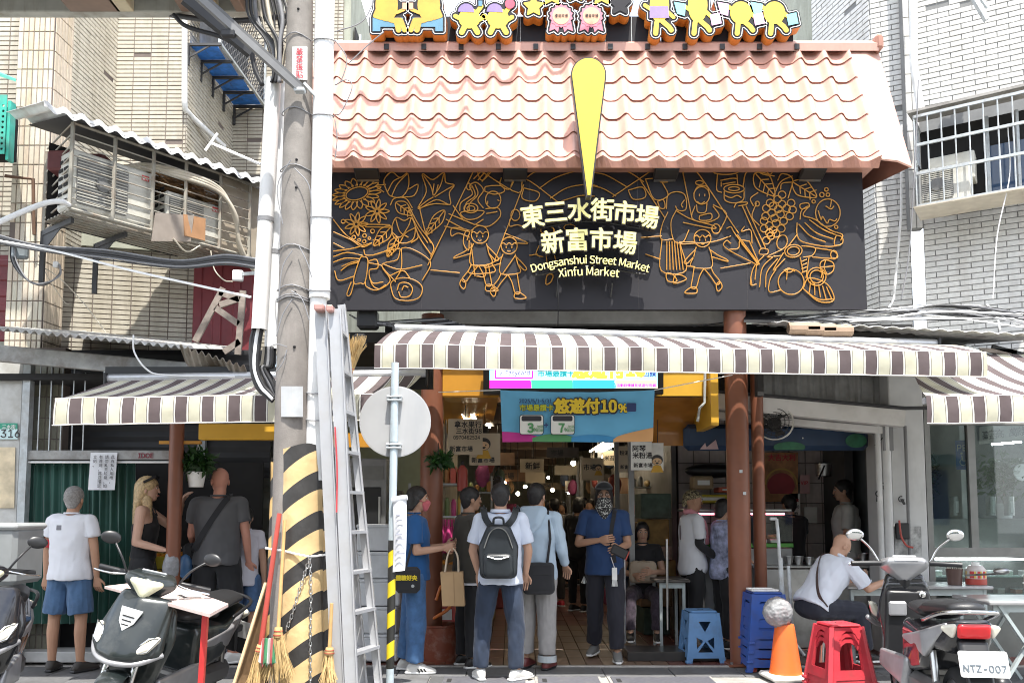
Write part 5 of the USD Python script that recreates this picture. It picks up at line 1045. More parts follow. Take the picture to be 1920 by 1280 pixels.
emit(sf_,'curtain_rail',G().tube([P(44,866,8.28),P(322,866,8.28)],.011,8),M_pipe); emit(sf_,'sill',G().cbox(A(P(120,1185,8.5)[0],8.5,.05),(2.2,.3,.1),.01),pm('pale_sill',(.42,.42,.41),.7)); emit(sf_,'dark_base',G().box(sx0,8.8,0,sx1,8.84,1.95),M_dark)
ct = thing('curtain','dark green curtain hanging from a rail across the shuttered front','curtain',P(150,1165,8.4)); M_cur = pm('green_curtain_cloth',(.018,.085,.065),.6,var=.12,sheen=.3)
def drape(x0,x1,y0,y1,Y,n,folds,amp,seed):
    rg = np.random.default_rng(seed); ph = np.cumsum(rg.uniform(.6,1.4,folds + 2)); g = np.zeros((n,10,3))
    for i in range(n):
        u = i / (n - 1); f = np.interp(u * folds,np.arange(folds + 2),ph) * 2 * PI
        for j in range(10): v = j / 9; p = P(x0 + (x1 - x0) * u + 2 * math.sin(f) * v,y0 + (y1 - y0) * v,Y); p[1] += amp * math.sin(f) * (.5 + .5 * v) + .01 * math.sin(3 * f + 4 * v); g[i,j] = p
    return G().grid(g,thick=(0,.003,0))
emit(ct,'cloth',drape(42,165,868,1168,8.4,90,7,.045,1),M_cur,smooth=True); emit(ct,'cloth',drape(160,256,868,1166,8.42,70,6,.045,2),M_cur,smooth=True)
for x in range(50,255,17): emit(ct,'hook',G().tube([P(x,866,8.3),P(x,872,8.36)],.004,4),M_steel)
pnx = thing('paper_notice','white paper notice in vertical Chinese writing above the green curtain','notice',P(192,918,8.22)); g = np.array([[P(170 + 50 * u - 5 * v,848 + 70 * v,8.23 + .01 * math.sin(3 * v + u)) for v in np.linspace(0,1,6)] for u in np.linspace(0,1,4)])
emit(pnx,'sheet',G().grid(g,thick=(0,.002,0)),pm('notice_paper',(.7,.7,.7)),smooth=True)
for c,col in enumerate(('此為私人用地，','請勿亂丟垃圾、如','有違規，將送環定','立刻。')):
    for r,ch in enumerate(col): emit(pnx,'character',text(ch,.038,P(208 - 11 * c - 4.5 * r / 8,859 + 7.7 * r,8.215),depth=.002),M_rim)
hn = thing('house_number_plate','green and pale blue house number plate at the left edge','number plate',P(16,823,8.26)); f = lambda x,y: (P(x,y,8.26)[0],P(x,y,8.26)[2])
emit(hn,'plate',G().prism([f(-8,823),f(33,823),f(33,793),f(-8,793)],.006,A(0,8.262,0),z0=0,**K),pm('plate_blue',(.55,.72,.72),.4)); emit(hn,'header',G().prism([f(-8,804),f(33,804),f(33,793),f(-8,793)],.008,A(0,8.262,0),z0=0,**K),pm('plate_green',(.03,.28,.18),.4)); emit(hn,'number',text('316',.105,P(1,820,8.252),depth=.002,cjk=False),M_rim); emit(hn,'street_name',text('三水街',.045,P(4,803,8.25),depth=.002),M_white)
ps = solo('poster','faded food poster on the white panel under the house number plate','poster',G().prism([f(-10,952),f(26,952),f(28,838),f(-10,838)],.004,A(0,8.268,0),**K),pm('faded_poster',(.60,.50,.34),.5,var=.4,scale=5))

# ================================================================ right: caged window, roofs, kitchen, shop
rc = thing('window_cage','steel barred window cage with an air conditioner on the white brick building','window cage',P(1815,385,8.9))
r0,r1 = plan(1716,9.05),plan(1990,8.32); RD = unit(A(r1[0] - r0[0],r1[1] - r0[1],0)); RN = A(RD[1],-RD[0],0); RL = math.hypot(r1[0] - r0[0],r1[1] - r0[1]); rt,rbm = zz(216,9.0),zz(384,9.0)
def R3(u,z,back=0.0): return A(r0[0],r0[1],0) + RD * u - RN * back + A(0,0,z)
n = int(RL / .125)
for k in range(n + 1): emit(rc,'bar',G().tube([R3(RL * k / n,rbm),R3(RL * k / n,rt)],.009,6),M_galv)
for z in (rbm,rbm + (rt - rbm) * .36,rbm + (rt - rbm) * .68,rt): emit(rc,'rail',G().beam(R3(0,z),R3(RL,z),.022,.03),M_galv)
for k in range(3): emit(rc,'side_bar',G().tube([R3(0,rbm,.12 * (k + 1)),R3(0,rt,.12 * (k + 1))],.009,6),M_galv)
for z in (rbm,rbm + (rt - rbm) * .5,rt): emit(rc,'side_rail',G().beam(R3(0,z),R3(0,z,.45),.022,.03),M_galv)
emit(rc,'tray',G().grid(np.array([[R3(u,rbm - .02,-.03),R3(u,rbm - .02,.45)] for u in (-.03,RL)]),thick=(0,0,.012)),pm('beige_tray',(.50,.45,.36),.6,dirt=(.3,.25,.2),dscale=4)); emit(rc,'awning_slab',G().grid(np.array([[R3(u,rt + .05,-.02),R3(u,rt + .12,.45)] for u in (-.06,RL)]),thick=(0,0,.03)),M_conc)
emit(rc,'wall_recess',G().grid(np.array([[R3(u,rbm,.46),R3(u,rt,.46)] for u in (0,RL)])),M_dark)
emit(rc,'window_pane',G().prism([(0,0),(.8,0),(.8,.62),(0,.62)],.01,R3(.66,rbm + .05,.44),RD,A(0,0,1)),pm('blue_dark_glass',(.03,.06,.12),.08)); emit(rc,'window_frame',G().beam(R3(.66,rbm,.42),R3(.66,rt,.42),.04,.04).beam(R3(.95,rbm,.42),R3(.95,rt,.42),.03,.03),M_galv)
aircon('white air conditioner behind the bars of the right window cage',R3(.02,rbm + .02,.06),RD,RN,.50,.40,.3,red=False)
emit(rc,'white_box',G().cbox(R3(.33,rbm + .42,.3),(.45,.25,.3),.01,np.column_stack([RD,-RN,A(0,0,1)])),M_ac)
rr_ = thing('corrugated_roof','patched corrugated roof above the noodle kitchen awning','roof',P(1650,625,8.2)); g = np.zeros((150,2,3)); a,b = P(1452,604,8.0),P(2000,632,7.7)
for i in range(150):
    t = i / 149; p = a + (b - a) * t; w = .02 * abs(math.sin(p[0] * PI / .14)); g[i,0] = p + A(0,0,w); g[i,1] = p + A(0,1.9,.30 + w)
emit(rr_,'sheet',G().grid(g,thick=(0,0,-.006)),pm('roof_sheet_white',(.66,.66,.64),.5,dirt=(.22,.19,.16),dscale=3,damt=.8),smooth=50)
for k in range(3): emit(rr_,'clay_tile',G().lathe([(.05,0),(.06,.02),(.06,.28),(.05,.3)],10,P(1482 + 30 * k,616 + 2 * k,7.95) + A(-.02,0,0),Ry(PI / 2)),pm('clay_tile',(.34,.24,.17),.8))
emit(rr_,'black_sheet',G().grid(np.array([[P(1395,580,8.3),P(1395,604,8.1)],[P(1430,583,8.3),P(1435,604,8.1)],[P(1452,582,8.35),P(1470,604,8.1)]]),thick=(0,.01,0)),M_black,smooth=True); emit(rr_,'support',G().box(2.35,8.1,2.55,2.41,8.2,2.95).box(5.0,8.1,2.2,5.06,8.2,2.95),M_dark)
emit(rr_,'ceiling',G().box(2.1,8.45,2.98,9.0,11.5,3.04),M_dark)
for k in range(5): emit(rr_,'timber',G().beam(P(1760 + 25 * k,650 + 6 * (k % 2),8.0),P(1830 + 25 * k,660 + 8 * (k % 3),8.0),.03,.04),[M_oldw,M_black,M_galv][k % 3])
corr('metal_fence','stained grey corrugated sheet under the awning right of the columns',1425,700,1700,775,8.75,pm('stained_zinc',(.24,.24,.235),.6,metal=.2,var=.3,scale=5,dirt=(.10,.09,.08),dscale=5,damt=.8,streak=True),False,.125,.015)
bmx = thing('white_duct','long off white boxed duct sloping above the kitchen opening','duct',P(1510,780,8.6)); a,b = P(1335,752,8.6),P(1690,786,8.42); emit(bmx,'box',G().beam(a,b,.2,.16),pm('off_white_paint',(.56,.55,.53),.6,var=.06,dirt=(.35,.33,.3),dscale=3)); emit(bmx,'black_pipe',G().tube([a + A(0,-.1,.09),b + A(0,-.1,.1),b + A(.6,-.1,.11)],.018,8),M_wire); emit(bmx,'lower_step',G().beam(a + A(0,.1,-.13),b + A(-.1,.1,-.11),.12,.07),pm('off_white_paint',(.5,.5,.5)))
fn = thing('wall_fan','black wall fan tilted behind the second brown column','fan',P(1450,800,8.5)); R = Ry(-.9) @ Rx(1.2); c = P(1452,792,8.45)
for r in (.06,.1,.14,.18): emit(fn,'guard_ring',G().tube([c + R @ A(r * math.cos(t),r * math.sin(t),.03 if r < .17 else 0) for t in np.linspace(0,2 * PI,25)],.004 if r < .17 else .009,5,cap=False),M_steel if r > .17 else M_black)
for k in range(16): t = k * PI / 8; emit(fn,'guard_wire',G().tube([c + R @ A(.02 * math.cos(t),.02 * math.sin(t),.04),c + R @ A(.18 * math.cos(t),.18 * math.sin(t),0)],.003,4),M_black)
for k in range(3): t = k * 2.1; emit(fn,'blade',G().prism([(.03 * math.cos(t),.03 * math.sin(t)),(.15 * math.cos(t - .4),.15 * math.sin(t - .4)),(.16 * math.cos(t + .3),.16 * math.sin(t + .3))],.006,c,R @ A(1,0,0),R @ A(0,1,0)),M_black)
emit(fn,'motor',G().lathe([(0,-.12),(.06,-.12),(.07,-.03),(0,-.03)],14,c,R),M_black); emit(fn,'arm',G().tube([c + R @ A(0,0,-.1),P(1425,800,8.6)],.02,8),M_black)
bsn = thing('stall_sign','dark blue night scene valance sign with green hills over the kitchen','sign',P(1450,845,8.9)); f9 = lambda x,y: (P(x,y,8.85)[0],P(x,y,8.85)[2])
def f9s(par,nme,shp,m,z): emit(par,nme,G().prism(Polygon([f9(*p) for p in (shp.exterior.coords if hasattr(shp,'exterior') else shp)]),.002,A(0,8.85,0),z0=z,**K),m)
emit(bsn,'box',G().cbox((P(1280,820,8.93) + P(1627,820,8.93)) / 2,(1.93,.14,.275),.05),pm('night_blue',(.018,.04,.085),.5,var=.3,scale=3)); gh = pm('hill_green',(.03,.14,.07),.6,var=.4,scale=8)
f9s(bsn,'hill',E(1480,838,30,10).intersection(sbox(0,0,3000,843)),gh,.002); f9s(bsn,'hill',E(1605,826,20,13),gh,.002); f9s(bsn,'peak',[(1320,842),(1342,824),(1347,842)],pm('pale_pink',(.45,.32,.33),.7),.002); f9s(bsn,'peak',[(1312,842),(1322,830),(1326,842)],pm('pale_pink',(.4,.3,.3)),.003)
for x,y in ((1466,801),(1505,821),(1557,798)): f9s(bsn,'star',E(x,y,1.4,1.4),M_white,.002)
kt = thing('noodle_kitchen','small noodle kitchen with tiled back wall under the blue sign','kitchen',P(1450,1000,10.6)); M_kt = tilemat('kitchen_tile',[(0,(.52,.44,.42)),(.5,(.58,.50,.48)),(1,(.48,.41,.40))],.3,(.25,.2,.16))
TK = Tiles(kt,'wall_tile','wall_tiles_beyond'); ka,kb = plan(1262,10.7),plan(1640,10.7); TK.wall((ka[0],10.7),(kb[0],10.7),.3,2.75,.2,.25,M_kt,bond=0,gap=.01); TK.flush(200)
emit(kt,'side_wall',G().box(kb[0],8.9,0,kb[0] + .1,10.7,3),pm('off_white_paint',(.5,.5,.5))); emit(kt,'counter',G().cbox(A(3.35,9.5,.42),(1.5,.6,.84),.01),M_steel); emit(kt,'counter_top',G().cbox(A(3.35,9.5,.86),(1.56,.66,.03),.006),M_steel)
emit(kt,'shelf',G().box(P(1285,0,10.3)[0],10.3,1.62,P(1372,0,10.3)[0],10.65,1.65).box(P(1285,0,10.3)[0],10.3,1.9,P(1372,0,10.3)[0],10.65,1.92),M_steel)
def goods(label,cat,name,c,size,m,R=np.eye(3),lid=None):
    t = thing(name,label,cat,c); emit(t,'body',G().cbox(c,size,min(size) * .12,R),m)
    if lid: emit(t,'lid',G().cbox(c + R @ A(0,0,size[2] * .5),(size[0] * 1.04,size[1] * 1.04,size[2] * .14),.004,R),lid)
    else: emit(t,'label_band',G().obox(c + R @ A(0,-size[1] * .5,0),(size[0] * .6,.004,size[2] * .35),R),M_white)
    return t
goods('yellow crate on the kitchen shelf behind the hat wearer','crate','crate',P(1330,935,10.3),(.5,.3,.1),pm('yellow_crate',(.5,.40,.04),.5)); goods('tan carton on the upper kitchen shelf','carton','carton',P(1315,905,10.3),(.24,.25,.16),pm('tan_carton',(.35,.26,.16),.8)); goods('red tray on the upper kitchen shelf','tray','tray',P(1360,918,10.3),(.22,.25,.06),pm('red_tray',(.5,.10,.05),.5))
bgd = solo('bin_bag','black bundle lying on top of the kitchen shelf','bundle',G().ball(P(1335,882,10.3),(.33,.15,.09),3),M_black,smooth=True)
def wallposter(label,x0,y0,x1,y1,Y,m,lines=(),name='poster'):
    t = thing(name,label,'poster',P((x0 + x1) / 2,y1,Y)); f = lambda x,y: (P(x,y,Y)[0],P(x,y,Y)[2])
    emit(t,'sheet',G().prism([f(x0,y1),f(x1,y1),f(x1,y0),f(x0,y0)],.004,A(0,Y,0),z0=0,**K),m)
    for s,x,y,h,mm in lines: dtext(t,s,x,y,h,mm,None,Y,Y / FPX,z=.006,bold=1)
    return t
M_ink = pm('red_ink',(.5,.03,.05)); pp = wallposter('orange and red festival poster on the kitchen wall between the columns',1434,848,1496,940,10.6,pm('poster_orange',(.42,.20,.09),.6,var=.5,scale=9),[('大吉大利',1440,862,13,M_ink)])
f6 = lambda x,y: (P(x,y,10.58)[0],P(x,y,10.58)[2])
emit(pp,'arch_print',G().prism(Polygon([f6(*p) for p in arc((1465,912),26,180,360,12) + [(1485,925),(1445,925)]]),.002,A(0,10.59,0),z0=0,**K),pm('poster_red',(.36,.05,.06),.6)); emit(pp,'ring_print',G().prism(Polygon([f6(*p) for p in arc((1465,908),31,180,360,12)] + [f6(*p) for p in arc((1465,908),28,360,180,12)]),.002,A(0,10.585,0),z0=0,**K),pm('poster_gold',(.55,.36,.10),.6))
wallposter('white price list on the kitchen wall behind the cook',1480,925,1500,985,10.6,pm('white_card',(.7,.7,.66)),[('麵 50',1482,940,7,M_ink),('湯 30',1482,952,7,M_rim),('米粉',1482,965,7,M_rim)]); wallposter('small pink paper on the kitchen wall right of the festival poster',1500,890,1518,925,10.6,pm('pink_paper',(.55,.33,.33),.8),[('VIP',1501,908,9,M_ink)]); wallposter('paper with a dark round emblem on the kitchen wall',1508,950,1532,980,10.6,pm('white_card',(.7,.7,.7)))
pt = thing('saucepan','steel saucepan hanging on the kitchen wall above the standing cook','pan',P(1546,880,10.5)); emit(pt,'body',G().lathe([(0,0),(.10,0),(.105,.15),(.098,.15),(.095,.01),(0,.01)],20,P(1546,892,10.5)),M_steel,smooth=40); emit(pt,'handle',G().beam(P(1546,872,10.4),P(1535,898,10.35),.02,.01),M_black)
for k in range(5): tt_ = thing('ladle',['steel ladle hanging nearest the saucepan on the kitchen wall','second hanging ladle from the saucepan','middle hanging ladle by the kitchen corner','second hanging ladle from the kitchen corner','hanging ladle nearest the kitchen corner'][k],'ladle',P(1560 + 8 * k,870,10.5)); emit(tt_,'handle',G().tube([P(1560 + 8 * k,858,10.5),P(1560 + 8 * k,895,10.5)],.006,5),M_steel); emit(tt_,'bowl',G().ball(P(1560 + 8 * k,900,10.5),(.03,.02,.03),1),M_steel,smooth=True)
cv = thing('display_cooler','glass display cooler with pink lamps on the kitchen counter','display cooler',P(1350,1020,9.6)); x0,x1 = P(1268,0,9.5)[0],P(1455,0,9.5)[0]
emit(cv,'base',G().cbox(A((x0 + x1) / 2,9.65,.55),(x1 - x0,.5,1.0),.01),pm('cooler_grey',(.30,.30,.30),.4,metal=.4)); emit(cv,'top',G().cbox(A((x0 + x1) / 2,9.65,1.46),(x1 - x0,.5,.03),.006),M_steel); emit(cv,'green_strip',G().box(x0,9.38,1.06,x1,9.395,1.10),pm('strip_green',(.10,.35,.06),.4)); emit(cv,'glass',G().box(x0,9.39,1.12,x1,9.4,1.45),pane('clear_glass')); emit(cv,'lamp',G().tube([A(x0 + .05,9.5,1.42),A(x1 - .05,9.5,1.42)],.012,6),glow('pink_tube',(1,.25,.35),2.5))
for k in range(8): emit(cv,'food_tray',G().cbox(A(x0 + .07 + .13 * k,9.6,1.12),(.11,.3,.05),.01),M_steel); emit(cv,'food',G().ball(A(x0 + .07 + .13 * k,9.58,1.16),(.05,.12,.03),2),pm('food_%d' % (k % 3),[(.35,.12,.08),(.45,.3,.1),(.3,.05,.06)][k % 3],.5,var=.4,scale=30),smooth=True)
for k,(x,y,r,h) in enumerate(((1482,1035,.05,.09),(1500,1035,.055,.09),(1520,1035,.05,.08),(1535,1033,.06,.06),(1600,1032,.10,.07),(1622,1030,.06,.12))):
    b = thing('bowl',['steel cup at the left end of the kitchen counter','second steel cup from the left on the kitchen counter','steel cup left of the bald diner on the kitchen counter','low bowl hidden behind the bald diner','wide steel bowl right of the bald diner','tall dark pot right of the bald diner'][k],'bowl',P(x,y,9.3)); c = A(P(x,y,9.3)[0],9.35,.875)
    emit(b,'body',G().lathe([(0,0),(r * .7,0),(r,h),(r * .92,h),(r * .6,.012),(0,.012)],18,c),M_steel,smooth=40); emit(b,'contents',G().ball(c + A(0,0,h * .7),(r * .85,r * .85,h * .2),2),pm('broth',(.3,.2,.1),.3),smooth=True)
M_wc = pm('white_pillar_paint',(.50,.50,.49),.75,var=.07,dirt=(.26,.25,.23),dscale=2.5,damt=.6,streak=True)
pl_ = thing('white_pillar','peeling white pillar with pipes between kitchen and glass shop','pillar',(P(1668,1100,8.6)[0],8.6,0)); x0,x1 = P(1640,0,8.55)[0],P(1702,0,8.55)[0]
emit(pl_,'shaft',G().cbox(A((x0 + x1) / 2,8.85,1.45),(x1 - x0,.6,2.9),.01),M_wc); emit(pl_,'panel',G().box(P(1642,0,8.53)[0],8.53,.9,P(1690,0,8.53)[0],8.55,1.30),pm('worn_panel',(.34,.34,.33),.8,var=.5,scale=16)); 
for x,m,r in ((1632,M_wc,.045),(1618,M_wc,.03),(1668,pm('dark_pipe',(.16,.16,.16),.6),.016)): emit(pl_,'pipe',G().tube([A(P(x,0,8.5)[0],8.5,0),A(P(x,0,8.5)[0],8.5,2.3)],r,12),m,smooth=40)
emit(pl_,'dark_conduit',G().box(P(1625,0,8.5)[0],8.46,2.05,P(1643,0,8.5)[0],8.5,2.5),pm('dark_pipe',(.16,.16,.16)))
for k,(a,b) in enumerate((((1655,910),(1661,930)),((1690,935),(1696,945)),((1647,925),(1646,940)))):
    h = thing('wall_hook',['black tongs hanging on the white pillar','coiled black cord hanging at the right edge of the white pillar','small black tool at the left edge of the white pillar'][k],'hook',P(*a,8.5)); emit(h,'loop',G().tube([P(a[0] + 5 * math.cos(t),a[1] + 5 * math.sin(t),8.49) for t in np.linspace(0,5,12)],.006,5),M_black); emit(h,'stem',G().beam(P(*a,8.5),P(*b,8.5),.03,.015),M_black)
so = thing('wall_socket','black wall socket with a red plug wire low on the white pillar','socket',P(1690,1000,8.5)); emit(so,'box',G().cbox(P(1692,995,8.5),(.13,.05,.16),.01),M_black); emit(so,'wire',G().tube(spline([P(1686,975,8.46),P(1690,1005,8.44),P(1700,1022,8.44),P(1712,1026,8.44)],6),.010,6),M_redp); emit(so,'cord',G().tube(spline([P(1668,790,8.5),P(1655,820,8.48),P(1640,835,8.5)],6),.005,4),M_black)

# ---------------------------------------------------------------- glass shop front
M_fr = pm('shop_frame',(.20,.20,.19),.4,metal=.5); M_gl = pane('shop_glass',(.80,.86,.86),1.55); YG = 8.62
gs = thing('glass_shop_front','glass shop front with display counter at the right edge','shop front',P(1812,1100,YG)); gx0,gx1 = P(1704,0,YG)[0],P(2050,0,YG)[0]; gz0,gz1 = zz(1026,YG),zz(797,YG)
emit(gs,'pane',G().box(gx0,YG,gz0,gx1,YG + .008,gz1),M_gl); emit(gs,'post',G().box(P(1699,0,YG)[0],YG - .04,0,P(1709,0,YG)[0],YG + .04,2.9),M_fr); emit(gs,'post',G().box(P(1777,0,YG)[0],YG - .03,gz0,P(1790,0,YG)[0],YG + .03,gz1),M_fr); emit(gs,'rail',G().box(gx0,YG - .035,gz0 - .09,gx1,YG + .03,gz0),M_fr); emit(gs,'rail',G().box(gx0,YG - .035,gz1,gx1,YG + .03,gz1 + .04),M_fr)
emit(gs,'transom_sign',G().box(gx0,YG - .02,gz1 + .045,gx1,YG,2.55),pm('transom_grey',(.30,.30,.36),.5))
for k,(ch,m) in enumerate(zip('什真價高',(M_rim,M_ink,pm('blue_ink',(.05,.06,.3),.6),M_rim))): emit(gs,'transom_character',text(ch,.13,P(1712 + 24 * k,793 - 8,YG - .03),depth=.003,bold=1),m)
emit(gs,'counter',G().box(gx0,YG + .05,0,gx1,YG + .6,gz0 - .5),pm('counter_panel',(.14,.15,.14),.4)); emit(gs,'counter_glass',G().box(gx0,YG - .01,gz0 - .48,gx1,YG,gz0 - .1),M_gl); emit(gs,'counter_lamp',G().tube([A(gx0 + .05,YG + .1,gz0 - .12),A(gx0 + 1.0,YG + .1,gz0 - .12)],.012,6),L_cool)
for z in (gz0 - .30,gz0 - .48): emit(gs,'glass_shelf',G().box(gx0,YG + .06,z,gx1,YG + .55,z + .012),pm('shelf_green',(.30,.42,.38),.2))
for k in range(14):
    c = A(gx0 + .06 + .09 * k,YG + .2,gz0 - .30 + .03 + (0 if k % 2 else -.18)); b = thing('food_box','small packed food box on the glass counter shelves','food box',c,group='food boxes on the glass counter shelves'); emit(b,'body',G().cbox(c,(.075,.12,.05),.006),pm('box_%d' % (k % 4),[(.55,.52,.45),(.25,.3,.25),(.45,.2,.12),(.5,.5,.5)][k % 4],.5)); emit(b,'lid',G().cbox(c + A(0,0,.028),(.08,.125,.01),.003),M_white)
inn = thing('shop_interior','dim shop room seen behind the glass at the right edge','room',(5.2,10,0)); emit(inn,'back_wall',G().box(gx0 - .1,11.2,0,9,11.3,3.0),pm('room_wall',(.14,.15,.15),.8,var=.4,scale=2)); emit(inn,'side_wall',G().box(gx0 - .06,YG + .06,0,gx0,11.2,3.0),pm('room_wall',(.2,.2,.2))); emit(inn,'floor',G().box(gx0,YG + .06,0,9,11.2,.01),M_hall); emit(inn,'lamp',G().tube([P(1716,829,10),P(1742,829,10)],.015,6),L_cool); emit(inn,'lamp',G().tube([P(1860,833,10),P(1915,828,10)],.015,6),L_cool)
emit(inn,'hanging_board',G().grid(np.array([[P(1838,800,9.6),P(1838,832,9.6)],[P(1960,785,9.2),P(1960,822,9.2)]]),thick=(0,.02,0)),pm('board_cream',(.50,.49,.44),.6))
for k,ch in enumerate('高苔高 萬壽麵'):
    if ch != ' ': emit(inn,'board_character',text(ch,.10,P(1842 + 12.5 * k,822 - 1.5 * k,9.2),depth=.003),M_rim)
emit(inn,'blue_sticker',G().prism([(0,0),(.135,0),(.135,.30),(0,.30)],.003,P(1793,880,YG + .1)),pm('sticker_blue',(.03,.10,.35),.4)); emit(inn,'sticker_lettering',text('PE',.085,P(1795,845,YG + .095),depth=.002,cjk=False),M_white); wc_ = P(1806,866,YG + .094); emit(inn,'sticker_wheelchair',G().tube([wc_ + A(.033 * math.cos(a),0,.033 * math.sin(a)) for a in np.linspace(1.9,6.5,14)],.004,5).beam(wc_ + A(-.012,0,.07),wc_ + A(-.006,0,.015),.012,.004).beam(wc_ + A(-.006,0,.015),wc_ + A(.025,0,.015),.010,.004).beam(wc_ + A(.025,0,.015),wc_ + A(.042,0,-.03),.010,.004).ball(wc_ + A(-.014,0,.088),.011,1),M_white)
def plant(label,x,y,Y,r,n,seed,hgt=.3,name='potted_plant',pot=True,trunk=True):
    rg = np.random.default_rng(seed); c = P(x,y,Y); t = thing(name,label,'plant',c); lf = G()
    for k in range(n):
        d = rg.normal(size=3); d /= np.linalg.norm(d); q = c + d * r * rg.uniform(.3,1) * A(1,.8,.85); s = .035 + .02 * rg.random(); ax = unit(rg.normal(size=3) + A(0,0,-.3)); sd = unit(np.cross(ax,rg.normal(size=3))); lf.add([q,q + ax * s + sd * s * .4,q + ax * s * 2.2,q + ax * s - sd * s * .4],[[0,1,2],[0,2,3]])
    emit(t,'foliage',lf,mat('leaf_green',{'g': ('geometry',{}),'r': ('rgb_ramp',{'ramp': [(0,(.018,.06,.015)),(.5,(.04,.11,.025)),(1,(.075,.15,.04))]}),'p': ('principled_bsdf',{'roughness': .4}),'t': ('translucent_bsdf',{'color': (.06,.14,.02)}),'m': ('mix_closure',{'fac': .25})},[('g.random_per_island','r.fac'),('r.color','p.base_color'),('p.BSDF','m.closure1'),('t.BSDF','m.closure2')],'m.closure'),kind='stuff')
    if trunk: emit(t,'stem',G().tube([c - A(0,0,r + hgt * .4),c + A(.01,0,0)],.012,6),pm('stem_brown',(.12,.08,.05),.8))
    if pot: emit(t,'pot',G().lathe([(0,0),(.075,0),(.10,.16),(.105,.17),(.092,.17),(.085,.14),(0,.14)],18,c - A(0,0,r + hgt * .5)),M_white,smooth=40)
    return t
plant('leafy plant behind the shop glass beside the inner door post',1728,880,9.4,.26,260,1); plant('bushy plant deeper in the shop under the hanging board',1880,890,9.6,.34,380,2); plant('small plant low behind the shop glass at its left end',1720,915,9.2,.18,160,3)
for k in range(4):
    c = P(1790 + 34 * k,948,9.0); b = thing('tea_canister',['steel canister nearest the door post behind the shop glass','second steel canister from the door post','third steel canister from the door post','steel canister nearest the right edge behind the shop glass'][k],'canister',c); emit(b,'body',G().lathe([(0,0),(.05,0),(.05,.2),(0,.2)],14,c - A(0,0,.1)),M_steel,smooth=40); emit(b,'label_strip',G().box(c[0] - .015,c[1] - .056,c[2] - .07,c[0] + .015,c[1] - .05,c[2] + .05),M_white)
emit(inn,'stand',G().box(gx0 + .02,8.85,0,8,9.6,zz(972,9.0)),M_fr)
solo('round_paper_lantern','pale round emblem plate hanging behind the shop glass at the right edge','plate',G().lathe([(0,0),(.09,0),(.095,.008),(.09,.016),(0,.016)],24,P(1915,885,9.4),Rx(PI / 2)),M_white)

# ---------------------------------------------------------------- tables, stools, cone, bucket
M_ttop = pm('table_steel',(.50,.50,.50),.3,metal=.7,dirt=(.3,.28,.26),dscale=4); M_leg = pm('table_leg',(.42,.47,.47),.4,metal=.3)
def table(label,x0,x1,y0,y1,z,name='dining_table',cross=False,m=None):
    t = thing(name,label,'table',((x0 + x1) / 2,(y0 + y1) / 2,0)); emit(t,'top',G().cbox(A((x0 + x1) / 2,(y0 + y1) / 2,z - .015),(x1 - x0,y1 - y0,.03),.008),m or M_ttop); emit(t,'apron',G().box(x0 + .06,y0 + .05,z - .09,x1 - .06,y0 + .07,z - .031),M_leg)
    if cross:
        for y in (y0 + .05,y1 - .05): emit(t,'leg',G().beam(A(x0 + .1,y,z - .03),A(x0 + .55,y,.0),.035,.025),M_leg); emit(t,'leg',G().beam(A(x0 + .55,y + .03,z - .03),A(x0 + .1,y + .03,.0),.035,.025),M_leg)
    else:
        for x in (x0 + .06,x1 - .06):
            for y in (y0 + .06,y1 - .06): emit(t,'leg',G().beam(A(x,y,0),A(x,y,z - .03),.03,.03),M_leg)
    return t
tx0,tx1 = P(1585,1095,8.0)[0],P(1858,1095,8.0)[0]; table('long steel dining table in front of the bald diner',tx0,tx1,7.95,8.5,.76)
table('folding steel table with crossed pale legs at the right edge',P(1800,0,7.05)[0],P(2060,0,7.05)[0],7.0,7.6,.72,cross=True)
table('small dark table beside the seated woman in black',P(1214,0,9.0)[0],P(1275,0,9.0)[0],8.95,9.5,.74,m=pm('dark_table',(.06,.055,.05),.3))
jr = thing('sauce_jar','clear jar of red sauce on the long steel dining table','jar',P(1784,1085,8.1)); c = A(P(1784,0,8.1)[0],8.1,.762); emit(jr,'body',G().lathe([(0,0),(.085,0),(.09,.02),(.09,.14),(.06,.18),(0,.18)],20,c),pm('jar_plastic',(.55,.50,.48),.2),smooth=40); emit(jr,'sauce',G().lathe([(.0915,.004),(.0925,.02),(.0925,.05),(.0915,.06)],20,c),M_redp,smooth=40); emit(jr,'label',G().lathe([(.0918,.065),(.0918,.13)],20,c),stripes('jar_label',(1,0,0),.05,[(0,(.5,.06,.06)),(.5,(.6,.45,.1)),(.8,(.6,.55,.5))])); emit(jr,'cap',G().lathe([(0,.18),(.035,.18),(.035,.21),(0,.21)],16,c),M_white)
ch_ = thing('chopstick_holder','brown chopstick holder on the long steel dining table','holder',P(1745,1085,8.1)); c = A(P(1748,0,8.1)[0],8.12,.762); emit(ch_,'cup',G().lathe([(0,0),(.06,0),(.075,.15),(.07,.15),(.06,.01),(0,.01)],16,c),pm('brown_cup',(.10,.06,.05),.4),smooth=40)
for k in range(9): emit(ch_,'chopstick',G().beam(c + A(.04 * math.cos(k),.04 * math.sin(k),.02),c + A(.065 * math.cos(k),.065 * math.sin(k),.21),.006,.006),M_beige)
